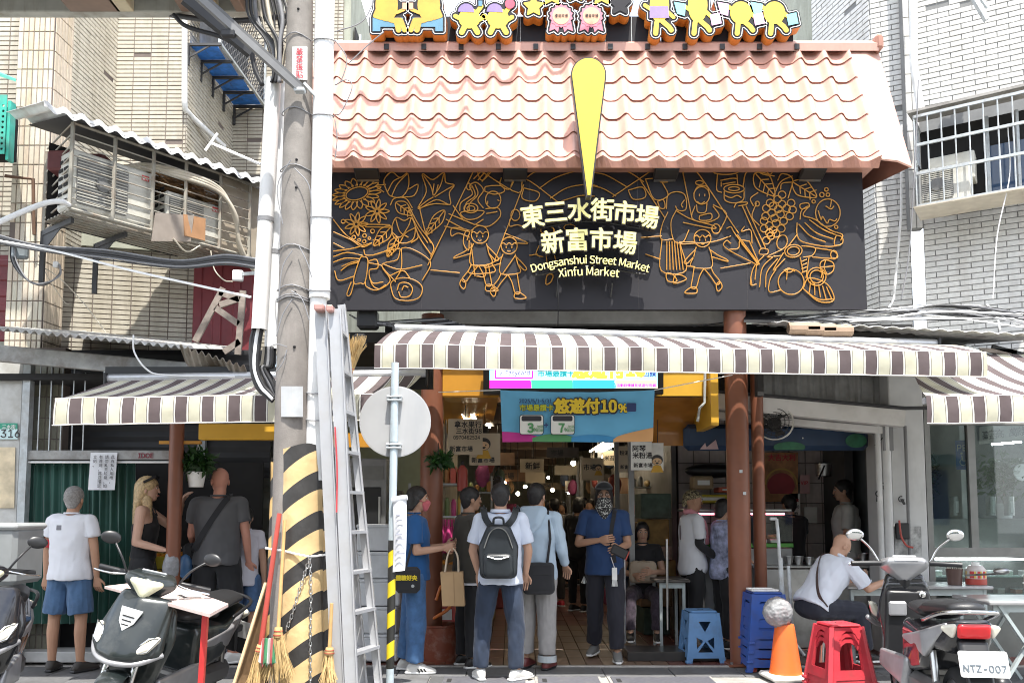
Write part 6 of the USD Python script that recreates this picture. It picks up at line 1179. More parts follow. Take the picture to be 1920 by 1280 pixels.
pot1 = thing('stock_pot','large steel stock pot on the folding table at the right edge','pot',P(1905,1120,7.3)); c = A(P(1912,0,7.25)[0],7.25,.722); emit(pot1,'body',G().lathe([(0,0),(.17,0),(.18,.02),(.18,.17),(.19,.175),(.185,.19),(0,.19)],28,c),M_steel,smooth=40); emit(pot1,'upper_bowl',G().lathe([(0,.19),(.13,.19),(.19,.30),(.18,.30),(0,.22)],28,c + A(.04,0,0)),M_steel,smooth=40); emit(pot1,'handle',G().tube([c + A(-.18,0,.12),c + A(-.22,-.02,.13),c + A(-.18,-.04,.12)],.008,6),M_steel)
spn = thing('serving_spoon','long steel serving spoon resting beside the stock pot','spoon',P(1850,1085,7.6)); emit(spn,'handle',G().tube([P(1810,1078,7.9),P(1868,1075,7.5)],.010,6),M_steel); emit(spn,'bowl',G().ball(P(1878,1070,7.45),(.07,.05,.03),2),M_steel,smooth=True)
def stool(label,x,y,m,H=.46,wt=.125,wb=.17,rz=0,style='arch',z=0,group=None,name='plastic_stool'):
    """square moulded stool: seat, four pierced side panels, four feet"""
    t = thing(name,label,'stool',(x,y,z),rz,group=group); s = thing_local(t,m,H,wt,wb,style); return t
def thing_local(t,m,H,wt,wb,style):
    emit(t,'seat',G().cbox(A(0,0,H - .012),(2 * wt,2 * wt,.024),.01),m); emit(t,'seat_dimple',G().lathe([(.02,H + .0005),(.03,H + .0005),(.03,H - .004),(.02,H - .004)],16),M_dark)
    pan = Polygon([(-wt,H - .02),(wt,H - .02),(wb,0),(wb - .035,0),(wb - .045,.045),(-wb + .045,.045),(-wb + .035,0),(-wb,0)])
    w = lambda h: wt + (wb - wt) * (1 - h / H)
    if style == 'arch': holes = [Polygon([(-w(.30) + .045,.12),(w(.30) - .05,.12),(w(.36) - .055,H - .11)] + [(x,yy) for x,yy in arc((0,H - .12),wt - .05,10,170,6)] + [(-w(.36) + .055,H - .11)])]
    elif style == 'cross': holes = [Polygon([(-.06,H - .10),(.06,H - .10),(0,H - .2)]),Polygon([(-.075,.10),(.075,.10),(0,.20)]),Polygon([(-.085,.13),(-.085,.24),(-.02,.21),(-.03,.19)]),Polygon([(.085,.13),(.085,.24),(.02,.21),(.03,.19)])]
    else: holes = [rrect(wt * 1.25,.075,.02,(0,H - .12)),rrect(wt * 1.5,.11,.03,(0,.17))]
    for hl in holes: pan = pan.difference(hl.buffer(0))
    tilt = math.atan2(wb - wt,H)
    for k in range(4):
        R = Rz(k * PI / 2); emit(t,'side_panel',G().prism(pan,.012,R @ A(0,-wb,0),R @ A(1,0,0),R @ A(0,math.sin(tilt),math.cos(tilt)),N=R @ A(0,-math.cos(tilt),math.sin(tilt))),m)
        if style != 'plain': emit(t,'corner_rib',G().beam(R @ A(-wt,-wt,H - .02),R @ A(-wb,-wb,.0),.035,.035),m); emit(t,'foot',G().cbox(R @ A(-wb,-wb,.012),(.055,.055,.024),.006),m)
M_sb = pm('faded_blue_plastic',(.115,.25,.47),.5,var=.1,dirt=(.09,.14,.22),dscale=5,damt=.6); M_db = pm('deep_blue_plastic',(.025,.075,.30),.4,var=.1,dirt=(.05,.06,.12),dscale=5,damt=.6); M_rs = pm('red_stool_plastic',(.50,.035,.05),.38,var=.1,dirt=(.26,.05,.05),dscale=5,damt=.6); M_gs = pm('grey_plastic',(.07,.07,.07),.5)
q = Gd(1319,1240); stool('faded blue plastic step stool with a cross panel beside the brown column',q[0],q[1] + .1,M_sb,.49,.13,.17,3,'cross')
q = Gd(1315,1205); stool('dark grey plastic stool behind the faded blue step stool',q[0],q[1],M_gs,.50,.13,.16,2,'plain')
st0 = None
for k in range(4):
    lab = ['deep blue stool at the bottom of the stack by the orange cone','second lowest deep blue stool in the stack by the orange cone','second highest deep blue stool in the stack by the orange cone','topmost deep blue stool in the stack by the orange cone'][k]
    q = A(P(1405,0,7.98)[0],7.90,0)
    if k == 0: st0 = stool(lab,q[0],q[1] + .1,M_db,.46,.135,.175,-4,'slots')
    else: copy_of(st0,(q[0] + .004 * k,q[1] + .1,.085 * k),-4 + 1.5 * k,lab)
q = A(P(1405,0,7.98)[0],7.80,0); stool('red plastic stool at the foot of the deep blue stack',q[0] + .02,q[1] + .22,pm('red_plastic',(.5,.05,.03)),.44,.12,.15,-4,'slots')
tc_ = thing('tray','white tray lying on the deep blue stool stack','tray',A(P(1405,0,7.98)[0],8.0,.72)); c = A(P(1405,0,7.98)[0],8.0,.722); emit(tc_,'base',G().cbox(c,(.24,.2,.01),.003),M_white); emit(tc_,'rim',G().tube([c + A(sx_ * .12,sy_ * .1,.008) for sx_,sy_ in ((-1,-1),(1,-1),(1,1),(-1,1),(-1,-1))],.006,5),M_white)
q = Gd(1370,1200); rt_ = thing('round_tabletop','red round folding tabletop standing on edge behind the brown column','tabletop',(q[0] + .15,q[1] + .2,.62)); emit(rt_,'disc',G().lathe([(0,0),(.33,0),(.335,.012),(.33,.025),(0,.025)],36,(q[0] + .15,q[1] + .2,.62),Ry(1.25)),pm('coral_laminate',(.48,.17,.14),.4)); emit(rt_,'rim',G().lathe([(.333,-.002),(.342,.012),(.333,.027)],36,(q[0] + .15,q[1] + .2,.62),Ry(1.25)),M_steel)
rs0 = None; rq = P(1574,1160,6.95)
for k in range(3):
    lab = ['red plastic stool at the bottom of the stack in front of the bald diner','middle red plastic stool of the stack in front of the bald diner','topmost red plastic stool of the stack in front of the bald diner'][k]
    if k == 0: rs0 = stool(lab,rq[0],6.98,M_rs,.465,.125,.19,8,'arch')
    else: copy_of(rs0,(rq[0],6.98,.045 * k),8 + k,lab)
q = Gd(1535,1240); stool('blue plastic stool under the bald diner',q[0] - .02,7.95,M_db,.44,.14,.18,0,'slots')
q = Gd(1540,1262); ms_ = thing('metal_stool','round steel topped stool left of the red stool stack','stool',(q[0],7.45,0)); emit(ms_,'seat',G().lathe([(0,.43),(.165,.43),(.172,.44),(.165,.45),(0,.455)],28,(q[0],7.45,0)),M_steel,smooth=40); emit(ms_,'seat_ring',G().lathe([(.16,.41),(.175,.42),(.175,.44),(.16,.43)],28,(q[0],7.45,0)),pm('rust_ring',(.20,.10,.06),.6))
for k in range(4): t = .5 + k * PI / 2; emit(ms_,'leg',G().tube([A(q[0] + .13 * math.cos(t),7.45 + .13 * math.sin(t),.42),A(q[0] + .18 * math.cos(t),7.45 + .18 * math.sin(t),0)],.013,8),M_steel)
q = A(P(1442,0,7.55)[0],7.55,0); co = thing('traffic_cone','orange traffic cone on a white base beside the deep blue stools','traffic cone',(q[0],q[1],0)); M_cone = pm('cone_orange',(.85,.16,.03),.45,var=.06,dirt=(.55,.12,.04),dscale=4)
emit(co,'base',G().cbox(A(q[0],q[1],.025),(.36,.36,.05),.02,Rz(.1)),pm('cone_base',(.62,.60,.57),.6,dirt=(.35,.33,.3),dscale=5)); emit(co,'cone',G().lathe([(.142,.05),(.135,.07),(.085,.44),(.078,.47),(0,.47)],30,(q[0],q[1],0)),M_cone,smooth=50)
gb = thing('wrapped_globe','grey globe wrapped in plastic on top of the orange cone','globe',(q[0] - .06,q[1],.6)); b = trimesh.creation.icosphere(4); v = b.vertices; v = v * (.125 * (1 + .10 * (meshkit.fbm(v * 3.1,4) - .5) + .08 * (meshkit.noise(v * 9) - .5)))[:,None] * A(1,1,1.05); emit(gb,'wrap',(v + A(q[0] - .06,q[1] - .01,.575),b.faces),pm('crumpled_plastic',(.27,.27,.275),.3,var=.4,scale=18,bump=.0015,bscale=40,dirt=(.30,.10,.11),dscale=6,damt=.5),smooth=True); emit(gb,'knot',G().lathe([(0,0),(.03,0),(.02,.05),(.035,.08),(0,.08)],12,(q[0] - .06,q[1] - .01,.44)),pm('crumpled_plastic',(.4,.4,.4)))
bk_ = thing('bucket','scuffed red brown plastic tub with an orange handle by the left column','bucket',(*Gd(820,1245)[:2],0)); q = Gd(820,1245) + A(0,.15,0); emit(bk_,'tub',G().lathe([(0,.02),(.155,.02),(.16,0),(.185,.34),(.192,.345),(.192,.365),(.178,.36),(.155,.04),(0,.03)],30,q),pm('tub_brown',(.24,.065,.035),.45,var=.1,dirt=(.40,.25,.2),dscale=9,damt=.7),smooth=40)
emit(bk_,'handle',G().tube(spline([q + A(.185,0,.34),q + A(.15,-.02,.62),q + A(.04,-.1,.74),q + A(-.02,-.12,.6)],6),.014,8),pm('handle_orange',(.60,.16,.03),.4)); emit(bk_,'inner_ring',G().tube(spline([q + A(-.17,-.02,.36),q + A(-.02,-.1,.44),q + A(.1,-.1,.52),q + A(.14,-.05,.62)],6),.016,8),pm('handle_orange',(.5,.1,.05)))
ff = thing('folded_trestle','folded grey tube table frame leaning behind the orange cone','frame',(*Gd(1485,1225)[:2],0))
for pts in ([(1456,972),(1459,1000),(1470,1195)],[(1444,972),(1456,972)],[(1478,1060),(1487,1200),(1468,1232)],[(1487,1200),(1508,1228)],[(1464,1045),(1473,1198)]): emit(ff,'tube',G().tube([P(*p,8.05) for p in pts],.016,8),M_galv,smooth=40)

# ================================================================ stalls and stacked goods
M_foam = pm('white_foam',(.62,.63,.64),.8,var=.04,dirt=(.4,.4,.4),dscale=4)
for k in range(5):
    c = A(P(706,1100,8.3)[0],8.45,.135 + .262 * k); lab = ['white foam box at the bottom of the stack behind the round sign post','second lowest white foam box behind the round sign post','middle white foam box behind the round sign post','second highest white foam box behind the round sign post','topmost white foam box behind the round sign post'][k]
    if k == 0: fb0 = thing('foam_box',lab,'box',c); emit(fb0,'body',G().cbox(c,(.42,.34,.225),.012),M_foam); emit(fb0,'lid',G().cbox(c + A(0,0,.125),(.435,.35,.03),.008),M_foam)
    else: copy_of(fb0,c + A(.012 * (-1) ** k,0,0),1.5 * (-1) ** k,lab)
bw = thing('shop_back_wall','pale green back wall of the stall behind the round sign','wall',(-1.7,10.2,0)); emit(bw,'panel',G().box(-2.24,10.2,0,-.86,10.25,3),pm('pale_green_wall',(.30,.32,.20),.7,var=.1)); emit(bw,'orange_fascia',G().box(P(640,0,8.3)[0],8.28,zz(838,8.3),P(790,0,8.3)[0],8.34,zz(812,8.3)),M_or)
ov = thing('steel_cabinet','grey steel oven cabinet behind the ladder','cabinet',P(690,1020,8.8)); c = (P(662,940,8.9) + P(702,940,8.9)) / 2; emit(ov,'body',G().cbox(A(c[0],9.1,1.45),(.46,.4,1.1),.01),pm('cabinet_steel',(.26,.26,.26),.35,metal=.6)); emit(ov,'door',G().cbox(A(c[0],8.89,1.35),(.36,.02,.7),.01),M_black); emit(ov,'handle',G().beam(A(c[0] + .17,8.86,1.1),A(c[0] + .17,8.86,1.6),.02,.02),M_steel); emit(ov,'vent',G().box(c[0] - .2,8.885,1.78,c[0] + .2,8.895,1.92),M_fr)
rg3 = np.random.default_rng(5)
def shelfunit(label,x0,x1,y,zs,depth,seed,palette,nper,name='goods_shelf',hmax=.16):
    rg = np.random.default_rng(seed); t = thing(name,label,'shelf',((x0 + x1) / 2,y,0))
    for z in zs: emit(t,'shelf_board',G().box(x0,y,z - .02,x1,y + depth,z),M_galv)
    for x in (x0 + .01,x1 - .01): emit(t,'post',G().beam(A(x,y + .01,0),A(x,y + .01,zs[-1] + .2),.025,.025),M_galv)
    for z in zs:
        w = (x1 - x0) / nper
        for k in range(nper):
            h = rg.uniform(.5,1) * hmax; c = A(x0 + w * (k + .5),y + depth * .4,z + h / 2); col = palette[rg.integers(len(palette))]; m = pm('goods_%d_%d_%d' % tuple(int(100 * v) for v in col),col,.5,var=.25,scale=18,rand=.2); kind = rg.integers(3)
            if kind == 0: g = G().cbox(c,(w * .85,depth * .6,h),.006)
            elif kind == 1: g = G().lathe([(0,-h / 2),(w * .38,-h / 2),(w * .4,h * .3),(w * .2,h / 2),(0,h / 2)],10,c)
            else: g = G().ball(c,(w * .45,depth * .3,h * .5),1)
            emit(t,'packet',g,m,smooth=kind != 0 and 40)
    return t
WARM = [(.5,.10,.07),(.55,.35,.06),(.6,.55,.45),(.20,.25,.10),(.45,.22,.08),(.52,.06,.2),(.15,.12,.1)]
shelfunit('grey shelf of dark jars between the oven cabinet and round sign post',P(703,0,9.2)[0],P(778,0,9.2)[0],9.2,(1.0,1.28,1.55),.35,1,[(.10,.08,.07),(.3,.08,.06),(.5,.48,.42),(.16,.14,.1)],5)
shelfunit('colourful goods shelf left of the man in the dark tee',P(812,0,9.2)[0],P(872,0,9.2)[0],9.2,(.35,.7,1.05,1.4,1.75),.4,2,WARM,5,hmax=.24)
shelfunit('goods shelf along the left side deeper in the lane',P(868,0,11)[0],P(925,0,11)[0],11.0,(.5,.9,1.3,1.7),.4,3,WARM,5)
shelfunit('goods shelf deep in the lane right of the walking man',P(1175,0,12.2)[0],P(1235,0,12.2)[0],12.2,(.6,1.0,1.4,1.8),.4,4,[(.4,.35,.25),(.3,.1,.08),(.2,.2,.2),(.45,.3,.12)],5)
def crate_fruit(label,c,size,m,fruit,fm,r,seed,name='fruit_crate'):
    rg = np.random.default_rng(seed); t = thing(name,label,'crate',c); w,d,h = size; th = .012
    emit(t,'bottom',G().box(c[0] - w / 2,c[1] - d / 2,c[2],c[0] + w / 2,c[1] + d / 2,c[2] + th),m)
    for a in ((c[0] - w / 2,c[1] - d / 2,c[0] + w / 2,c[1] - d / 2 + th),(c[0] - w / 2,c[1] + d / 2 - th,c[0] + w / 2,c[1] + d / 2),(c[0] - w / 2,c[1] - d / 2 + th,c[0] - w / 2 + th,c[1] + d / 2 - th),(c[0] + w / 2 - th,c[1] - d / 2 + th,c[0] + w / 2,c[1] + d / 2 - th)): emit(t,'side',G().box(a[0],a[1],c[2],a[2],a[3],c[2] + h),m)
    nx,ny = max(1,int(w / (2 * r))),max(1,int(d / (2 * r)))
    for i in range(nx):
        for j in range(ny):
            p = A(c[0] - w / 2 + (i + .5) * w / nx,c[1] - d / 2 + (j + .5) * d / ny,c[2] + h * .8 + rg.uniform(0,r * .8)); emit(t,fruit,G().ball(p,r * rg.uniform(.85,1.05),1),fm,smooth=True)
    return t
M_cart = pm('brown_carton',(.34,.23,.13),.85,var=.1); M_org = pm('orange_fruit',(.65,.25,.02),.5,var=.15); M_mango = pm('mango_fruit',(.55,.34,.06),.5,var=.25,scale=20); M_pink = pm('pink_fruit',(.52,.05,.20),.5,var=.2)
crate_fruit('carton of oranges behind the paper bag',A(P(838,0,8.75)[0],8.75,.80),(.28,.3,.12),M_cart,'orange',M_org,.038,1); goods('carton with red print under the oranges','carton','carton',A(P(842,0,8.8)[0],8.8,.42),(.26,.3,.3),pm('red_carton',(.42,.08,.07),.7)); goods('brown carton holding up the oranges','carton','carton',A(P(838,0,8.8)[0],8.8,.68),(.28,.3,.2),M_cart); goods('white base box under the red printed carton','box','box',A(P(842,0,8.8)[0],8.8,.13),(.26,.3,.25),M_foam)
for k in range(5):
    c = P(829 + 6 * k,1010,8.7 + .03 * (k % 2)); b = thing('pink_bag','bright pink bag of fruit hanging at the shelf','bag',c,group='pink bags hanging at the shelf'); v = trimesh.creation.icosphere(2).vertices; f_ = trimesh.creation.icosphere(2).faces; emit(b,'sack',(v * A(.03,.05,.15) * (1 + .2 * (meshkit.noise(v * 4 + k) - .5))[:,None] + c,f_),M_pink,smooth=True); emit(b,'tie',G().tube([c + A(0,0,.14),c + A(0,0,.2)],.012,6),M_pink)
fx = thing('fire_extinguisher','red fire extinguisher on the post above the man in the dark tee','extinguisher',P(866,920,9.0)); c = P(867,920,9.0); emit(fx,'bottle',G().lathe([(0,0),(.05,0),(.055,.03),(.055,.22),(.02,.27),(0,.27)],16,c),M_redp,smooth=40); emit(fx,'valve',G().cbox(c + A(0,0,.29),(.03,.03,.05),.006),M_black)
# fruit stall left of the pole
fs = thing('fruit_stall','fruit stall counter behind the brown post under the left awning','stall',P(400,1150,8.5)); sx = lambda p: P(p,0,8.5)[0]
emit(fs,'counter',G().cbox(A((sx(292) + sx(378)) / 2,8.55,.70),(sx(378) - sx(292),.45,.05),.006),M_oldw); emit(fs,'counter_cloth',G().box(sx(296),8.34,.30,sx(375),8.345,.67),pm('dim_cloth',(.07,.06,.055),.9)); emit(fs,'leg',G().box(sx(330),8.4,0,sx(336),8.46,.67),M_galv); emit(fs,'orange_sign_box',G().cbox((P(376,810,8.0) + P(540,810,8.0)) / 2,(.82,.12,.15),.006),M_yl); emit(fs,'orange_batten',G().box(P(325,0,8.05)[0],8.05,zz(832,8.05),P(400,0,8.05)[0],8.09,zz(826,8.05)),M_or)
emit(fs,'shutter_door',G().grid(np.array([[A(x,9.3 + .012 * (k % 2),.1 + .06 * k) for k in range(40)] for x in (sx(395) - .2,sx(520))])),pm('grey_shutter',(.26,.26,.25),.6)); emit(fs,'door_frame',G().box(P(400,0,9.0)[0],9.0,0,P(408,0,9.0)[0],9.05,2.5),M_galv); emit(fs,'side_wall',G().box(P(575,0,9.2)[0],8.6,0,P(575,0,9.2)[0] + .05,9.4,2.6),M_plast)
emit(fs,'red_scroll',G().box(P(462,0,9.2)[0],9.2,zz(905,9.2),P(478,0,9.2)[0],9.21,zz(840,9.2)),pm('red_ink',(.5,.03,.05))); emit(fs,'pink_scroll',G().box(P(440,0,9.2)[0],9.19,zz(910,9.2),P(455,0,9.2)[0],9.2,zz(850,9.2)),pm('pink_paper',(.5,.3,.3))); emit(fs,'yellow_scroll',G().box(P(415,0,9.2)[0],9.19,zz(880,9.2),P(428,0,9.2)[0],9.2,zz(840,9.2)),M_yl)
lp_ = Gd(325,1240); lx = P(326,1000,8.05)[0]
pst = thing('awning_post','red brown steel post under the left striped awning','post',(lx,8.05,0)); emit(pst,'shaft',G().lathe([(0,0),(.066,0),(.066,2.42),(0,2.42)],20,(lx,8.05,0)),M_brown,smooth=40); emit(pst,'base_plate',G().cbox(A(lx,8.05,.012),(.2,.2,.024),.004),M_brown)
for k,(x,z,m_,nmx,frm,rr) in enumerate(((352,.74,M_cart,'mango',M_mango,.045),(315,.74,M_cart,'mango',M_mango,.045),(345,.88,pm('yellow_crate',(.5,.4,.04)),'mango',M_org,.04),(305,.88,M_cart,'mango',M_mango,.042))):
    crate_fruit(['carton of mangoes right of the brown post','carton of mangoes left of the brown post','yellow crate of oranges above the mango cartons','upper carton of mangoes beside the blonde woman'][k],A(sx(x),8.5 + .03 * k,z),(.26,.34,.13),m_,nmx,frm,rr,k + 3)
sg = wallposter('white papaya sign with red vertical characters below the fruit stall',332,1155,353,1212,8.25,pm('white_card',(.7,.7,.7)),[(c_,336,1170 + 13 * i_,13,M_ink) for i_,c_ in enumerate('網室木瓜')],name='price_sign')
sbx = thing('stall_stand','grey plastic table legs behind the bald man','table',P(445,1200,8.9)); q = P(445,0,8.9)[0]
for x in (-.1,.1):
    for y in (8.8,9.1): emit(sbx,'leg',G().beam(A(q + x * 1.2,y,0),A(q + x,y,.66),.04,.04),pm('grey_blue_plastic',(.16,.19,.23),.5))
emit(sbx,'top',G().cbox(A(q,8.95,.68),(.4,.45,.04),.01),pm('grey_blue_plastic',(.16,.19,.23))); emit(sbx,'rail',G().beam(A(q - .12,8.8,.2),A(q + .12,8.8,.2),.03,.02),M_leg)
hp = plant('hanging plant in a white pot under the left awning',371,866,8.15,.155,420,9,.02,name='hanging_plant',pot=False,trunk=False); c = P(368,898,8.15); emit(hp,'pot',G().lathe([(0,-.075),(.065,-.075),(.088,.06),(.092,.07),(.08,.07),(0,.05)],20,c),M_white,smooth=40)
for a in (-.07,0,.07): emit(hp,'cord',G().tube([c + A(a,.02,.06),P(372,830,8.15)],.003,4),M_white)
hp2 = plant('trailing green plant hanging on the left gate column',824,862,8.2,.10,160,12,.02,name='hanging_plant',pot=False,trunk=False); emit(hp2,'hook',G().tube([P(822,830,8.25),P(822,860,8.2)],.004,4),M_black)
pb = thing('folding_table','pinkish white table top on a red post behind the scooter','table',(*Gd(378,1275)[:2],0)); q0,q1,q2,q3 = P(196,1096,6.15),P(300,1083,6.5),P(428,1131,6.0),P(392,1150,5.75)
for v_ in (q0,q1,q2,q3): v_[2] = .86
q0,q1,q2,q3 = [Gd(x,y,.86) for x,y in ((196,1098),(300,1086),(428,1131),(393,1150))]
emit(pb,'top',G().add(np.array([q0,q3,q2,q1,q0 - A(0,0,.02),q3 - A(0,0,.02),q2 - A(0,0,.02),q1 - A(0,0,.02)]),np.array([[0,1,2],[0,2,3],[4,6,5],[4,7,6],[0,5,1],[0,4,5],[1,6,2],[1,5,6],[2,7,3],[2,6,7],[3,4,0],[3,7,4]])),pm('pinkish_board',(.70,.55,.50),.5,var=.05,dirt=(.5,.38,.34),dscale=5)); lt = Gd(386,1146,.85)
emit(pb,'leg',G().beam(lt,A(P(372,1290,lt[1])[0],lt[1],0),.032,.032),pm('red_enamel',(.45,.03,.03),.35)); l2 = (q0 + q1) / 2; emit(pb,'leg',G().beam(l2,A(l2[0],l2[1],0),.04,.04),pm('red_enamel',(.6,.03,.03))); emit(pb,'scissors',G().beam(Gd(335,1115,.867),Gd(350,1122,.867),.03,.01).beam(Gd(350,1120,.867),Gd(378,1119,.867),.012,.008),M_steel)
hbx = thing('delivery_box','grey cargo box behind the scooter at the left edge','box',P(15,1000,6.4)); emit(hbx,'body',G().cbox(P(5,1040,6.5),(.42,.4,.42),.03),pm('cargo_grey',(.20,.21,.21),.6,var=.1)); emit(hbx,'lid',G().cbox(P(5,986,6.5),(.46,.44,.05),.02),pm('cargo_lid',(.28,.29,.29),.6))
# crowded aisle: stacked cartons, hanging bags and price cards along both sides
rga = np.random.default_rng(31); AIS = [(.20,.13,.07),(.07,.06,.055),(.28,.06,.05),(.28,.23,.17),(.05,.08,.06),(.2,.14,.04),(.06,.08,.12),(.3,.06,.15)]
side = ['left','right']; ordn = ['nearest','second','third','fourth','fifth','sixth']
for s in (0,1):
    for k in range(6):
        yb = 10.0 + 1.55 * k + .4 * s; xb = (-.55 + .12 * k if s == 0 else 1.72 - .03 * k); t = thing('carton_stack',f'{ordn[k]} stack of cartons and packed goods along the {side[s]} of the market lane','cartons',(xb,yb,0)); z = 0
        for j in range(rga.integers(4,7)):
            h = rga.uniform(.16,.34); col = AIS[rga.integers(8)]; emit(t,'carton',G().cbox(A(xb + rga.uniform(-.03,.03),yb + rga.uniform(-.04,.04),z + h / 2),(rga.uniform(.3,.42),.4,h - .01),.008,Rz(rga.uniform(-.1,.1))),pm('aisle_%d' % AIS.index(col),col,.7,var=.4,scale=9)); z += h
for k in range(16):
    s = k % 2; yb = 9.6 + .62 * k; xb = (-.62 + .05 * k if s == 0 else 1.62 - .03 * k) + rga.uniform(-.15,.15); zb_ = rga.uniform(1.75,2.25); c = A(xb,yb,zb_); col = AIS[rga.integers(8)]
    t = thing('hanging_bag',f'{["bright", "dim", "small", "dark"][k % 4]} packed bag hanging on the {side[s]} of the lane, {["nearest", "second", "third", "fourth", "fifth", "sixth", "seventh", "last"][k // 2]} from the street','bag',c); ic = trimesh.creation.icosphere(2); emit(t,'sack',(ic.vertices * A(.09,.06,.15) * (1 + .3 * (meshkit.noise(ic.vertices * 3 + k) - .5))[:,None] + c,ic.faces),pm('aisle_%d' % AIS.index(col),col),smooth=True); emit(t,'hook',G().tube([c + A(0,0,.14),A(c[0],c[1],3.1)],.006,4),M_wire)
for k,(x0,x1,y0,y1,Yb) in enumerate(((900,965,848,872,12.5),(1025,1085,838,858,11.8),(1040,1082,872,890,14),(930,985,880,902,15),(1100,1150,888,905,15),(1010,1060,905,918,19),(1140,1180,895,925,13.5),(890,925,880,915,13))):
    papersign(x0,y0,x1,y1,Yb,['dim board hanging left of the two men heads in the lane','dark board hanging close under the banner middle','dim board below the dark one in the lane','dim brown board left of the far lamps','dim board right of the far lamps','tiny board deepest in the lane','dim board beside the walking man head','dim board by the left goods shelf'][k],[('市場',x0 + 8,y1 - 5,(y1 - y0) * .6)] if k % 2 else [],None,pm('dim_board_%d' % (k % 3),[(.22,.13,.08),(.10,.09,.085),(.30,.26,.2)][k % 3],.8))
for k,(x,y,Yb) in enumerate(((1000,876,16),(1046,884,17),(1075,868,13),(985,912,18),(1110,898,19),(945,905,15))):
    b = thing('bulb_lamp',['tiny glowing bulb over the backpack man head','tiny glowing bulb over the far shoppers','glowing bulb under the right half of the banner','faint bulb between the two men heads','faint bulb right of the walking man head','glowing bulb over the left goods shelf'][k],'lamp',P(x,y,Yb)); emit(b,'bulb',G().ball(P(x,y,Yb),.04,2),L_bulb); emit(b,'cord',G().tube([P(x,y,Yb) + A(0,0,.03),A(*P(x,y,Yb)[:2],3.1)],.006,5),M_black)

# ================================================================ people
def sph(c,r,n=16):
    r = np.broadcast_to(np.asarray(r,float),(3,)); return Manifold.sphere(1.0,n).scale(r.tolist()).translate(np.asarray(c,float).tolist())
def hull(*s): return Manifold.batch_hull(list(s))
def cap(p,r,q,s,n=14): return hull(sph(p,r,n),sph(q,s,n))
def union(ms): return Manifold.batch_boolean(list(ms),manifold3d.OpType.Add)
def soft(m,length,it=6,fold=0.0,ff=9.0,seed=0,stretch=(1,1,1)):
    m = m.refine_to_length(length); v,f,_ = meshkit.arrays(m); t = trimesh.Trimesh(v,f,process=True)
    if it: trimesh.smoothing.filter_taubin(t,lamb=.5,nu=.53,iterations=it)
    if fold:
        n = t.vertex_normals; d = np.abs(meshkit.fbm(t.vertices * ff * np.array(stretch),3,seed) - .5) * 2 - .14
        t.vertices = t.vertices + n * (d * fold)[:,None]
    return (np.array(t.vertices),np.array(t.faces))
SKIN = {'tan': (.40,.225,.145),'mid': (.46,.27,.185),'fair': (.55,.34,.25),'ruddy': (.52,.25,.18),'dark': (.33,.18,.115)}
def skin(k): return pm('skin_' + k,SKIN[k],.5,var=.07,scale=9,spec=.35,obj=True)
def clothm(name,col,**kw): return pm('cloth_' + name,col,.85,var=kw.pop('var',.09),scale=kw.pop('scale',8),bump=.0015,bscale=kw.pop('bscale',220),obj=True,sheen=.1,**kw)
M_denim = clothm('denim',(.06,.12,.24),var=.3,scale=12); M_hairb = pm('black_hair',(.012,.010,.010),.45,var=.4,scale=60,bump=.004,bscale=120,obj=True); M_hairg = pm('grey_hair',(.22,.21,.20),.6,var=.35,scale=60,bump=.004,bscale=120,obj=True)
M_hairy = pm('blonde_hair',(.50,.36,.19),.45,var=.4,scale=45,bump=.005,bscale=90,obj=True)
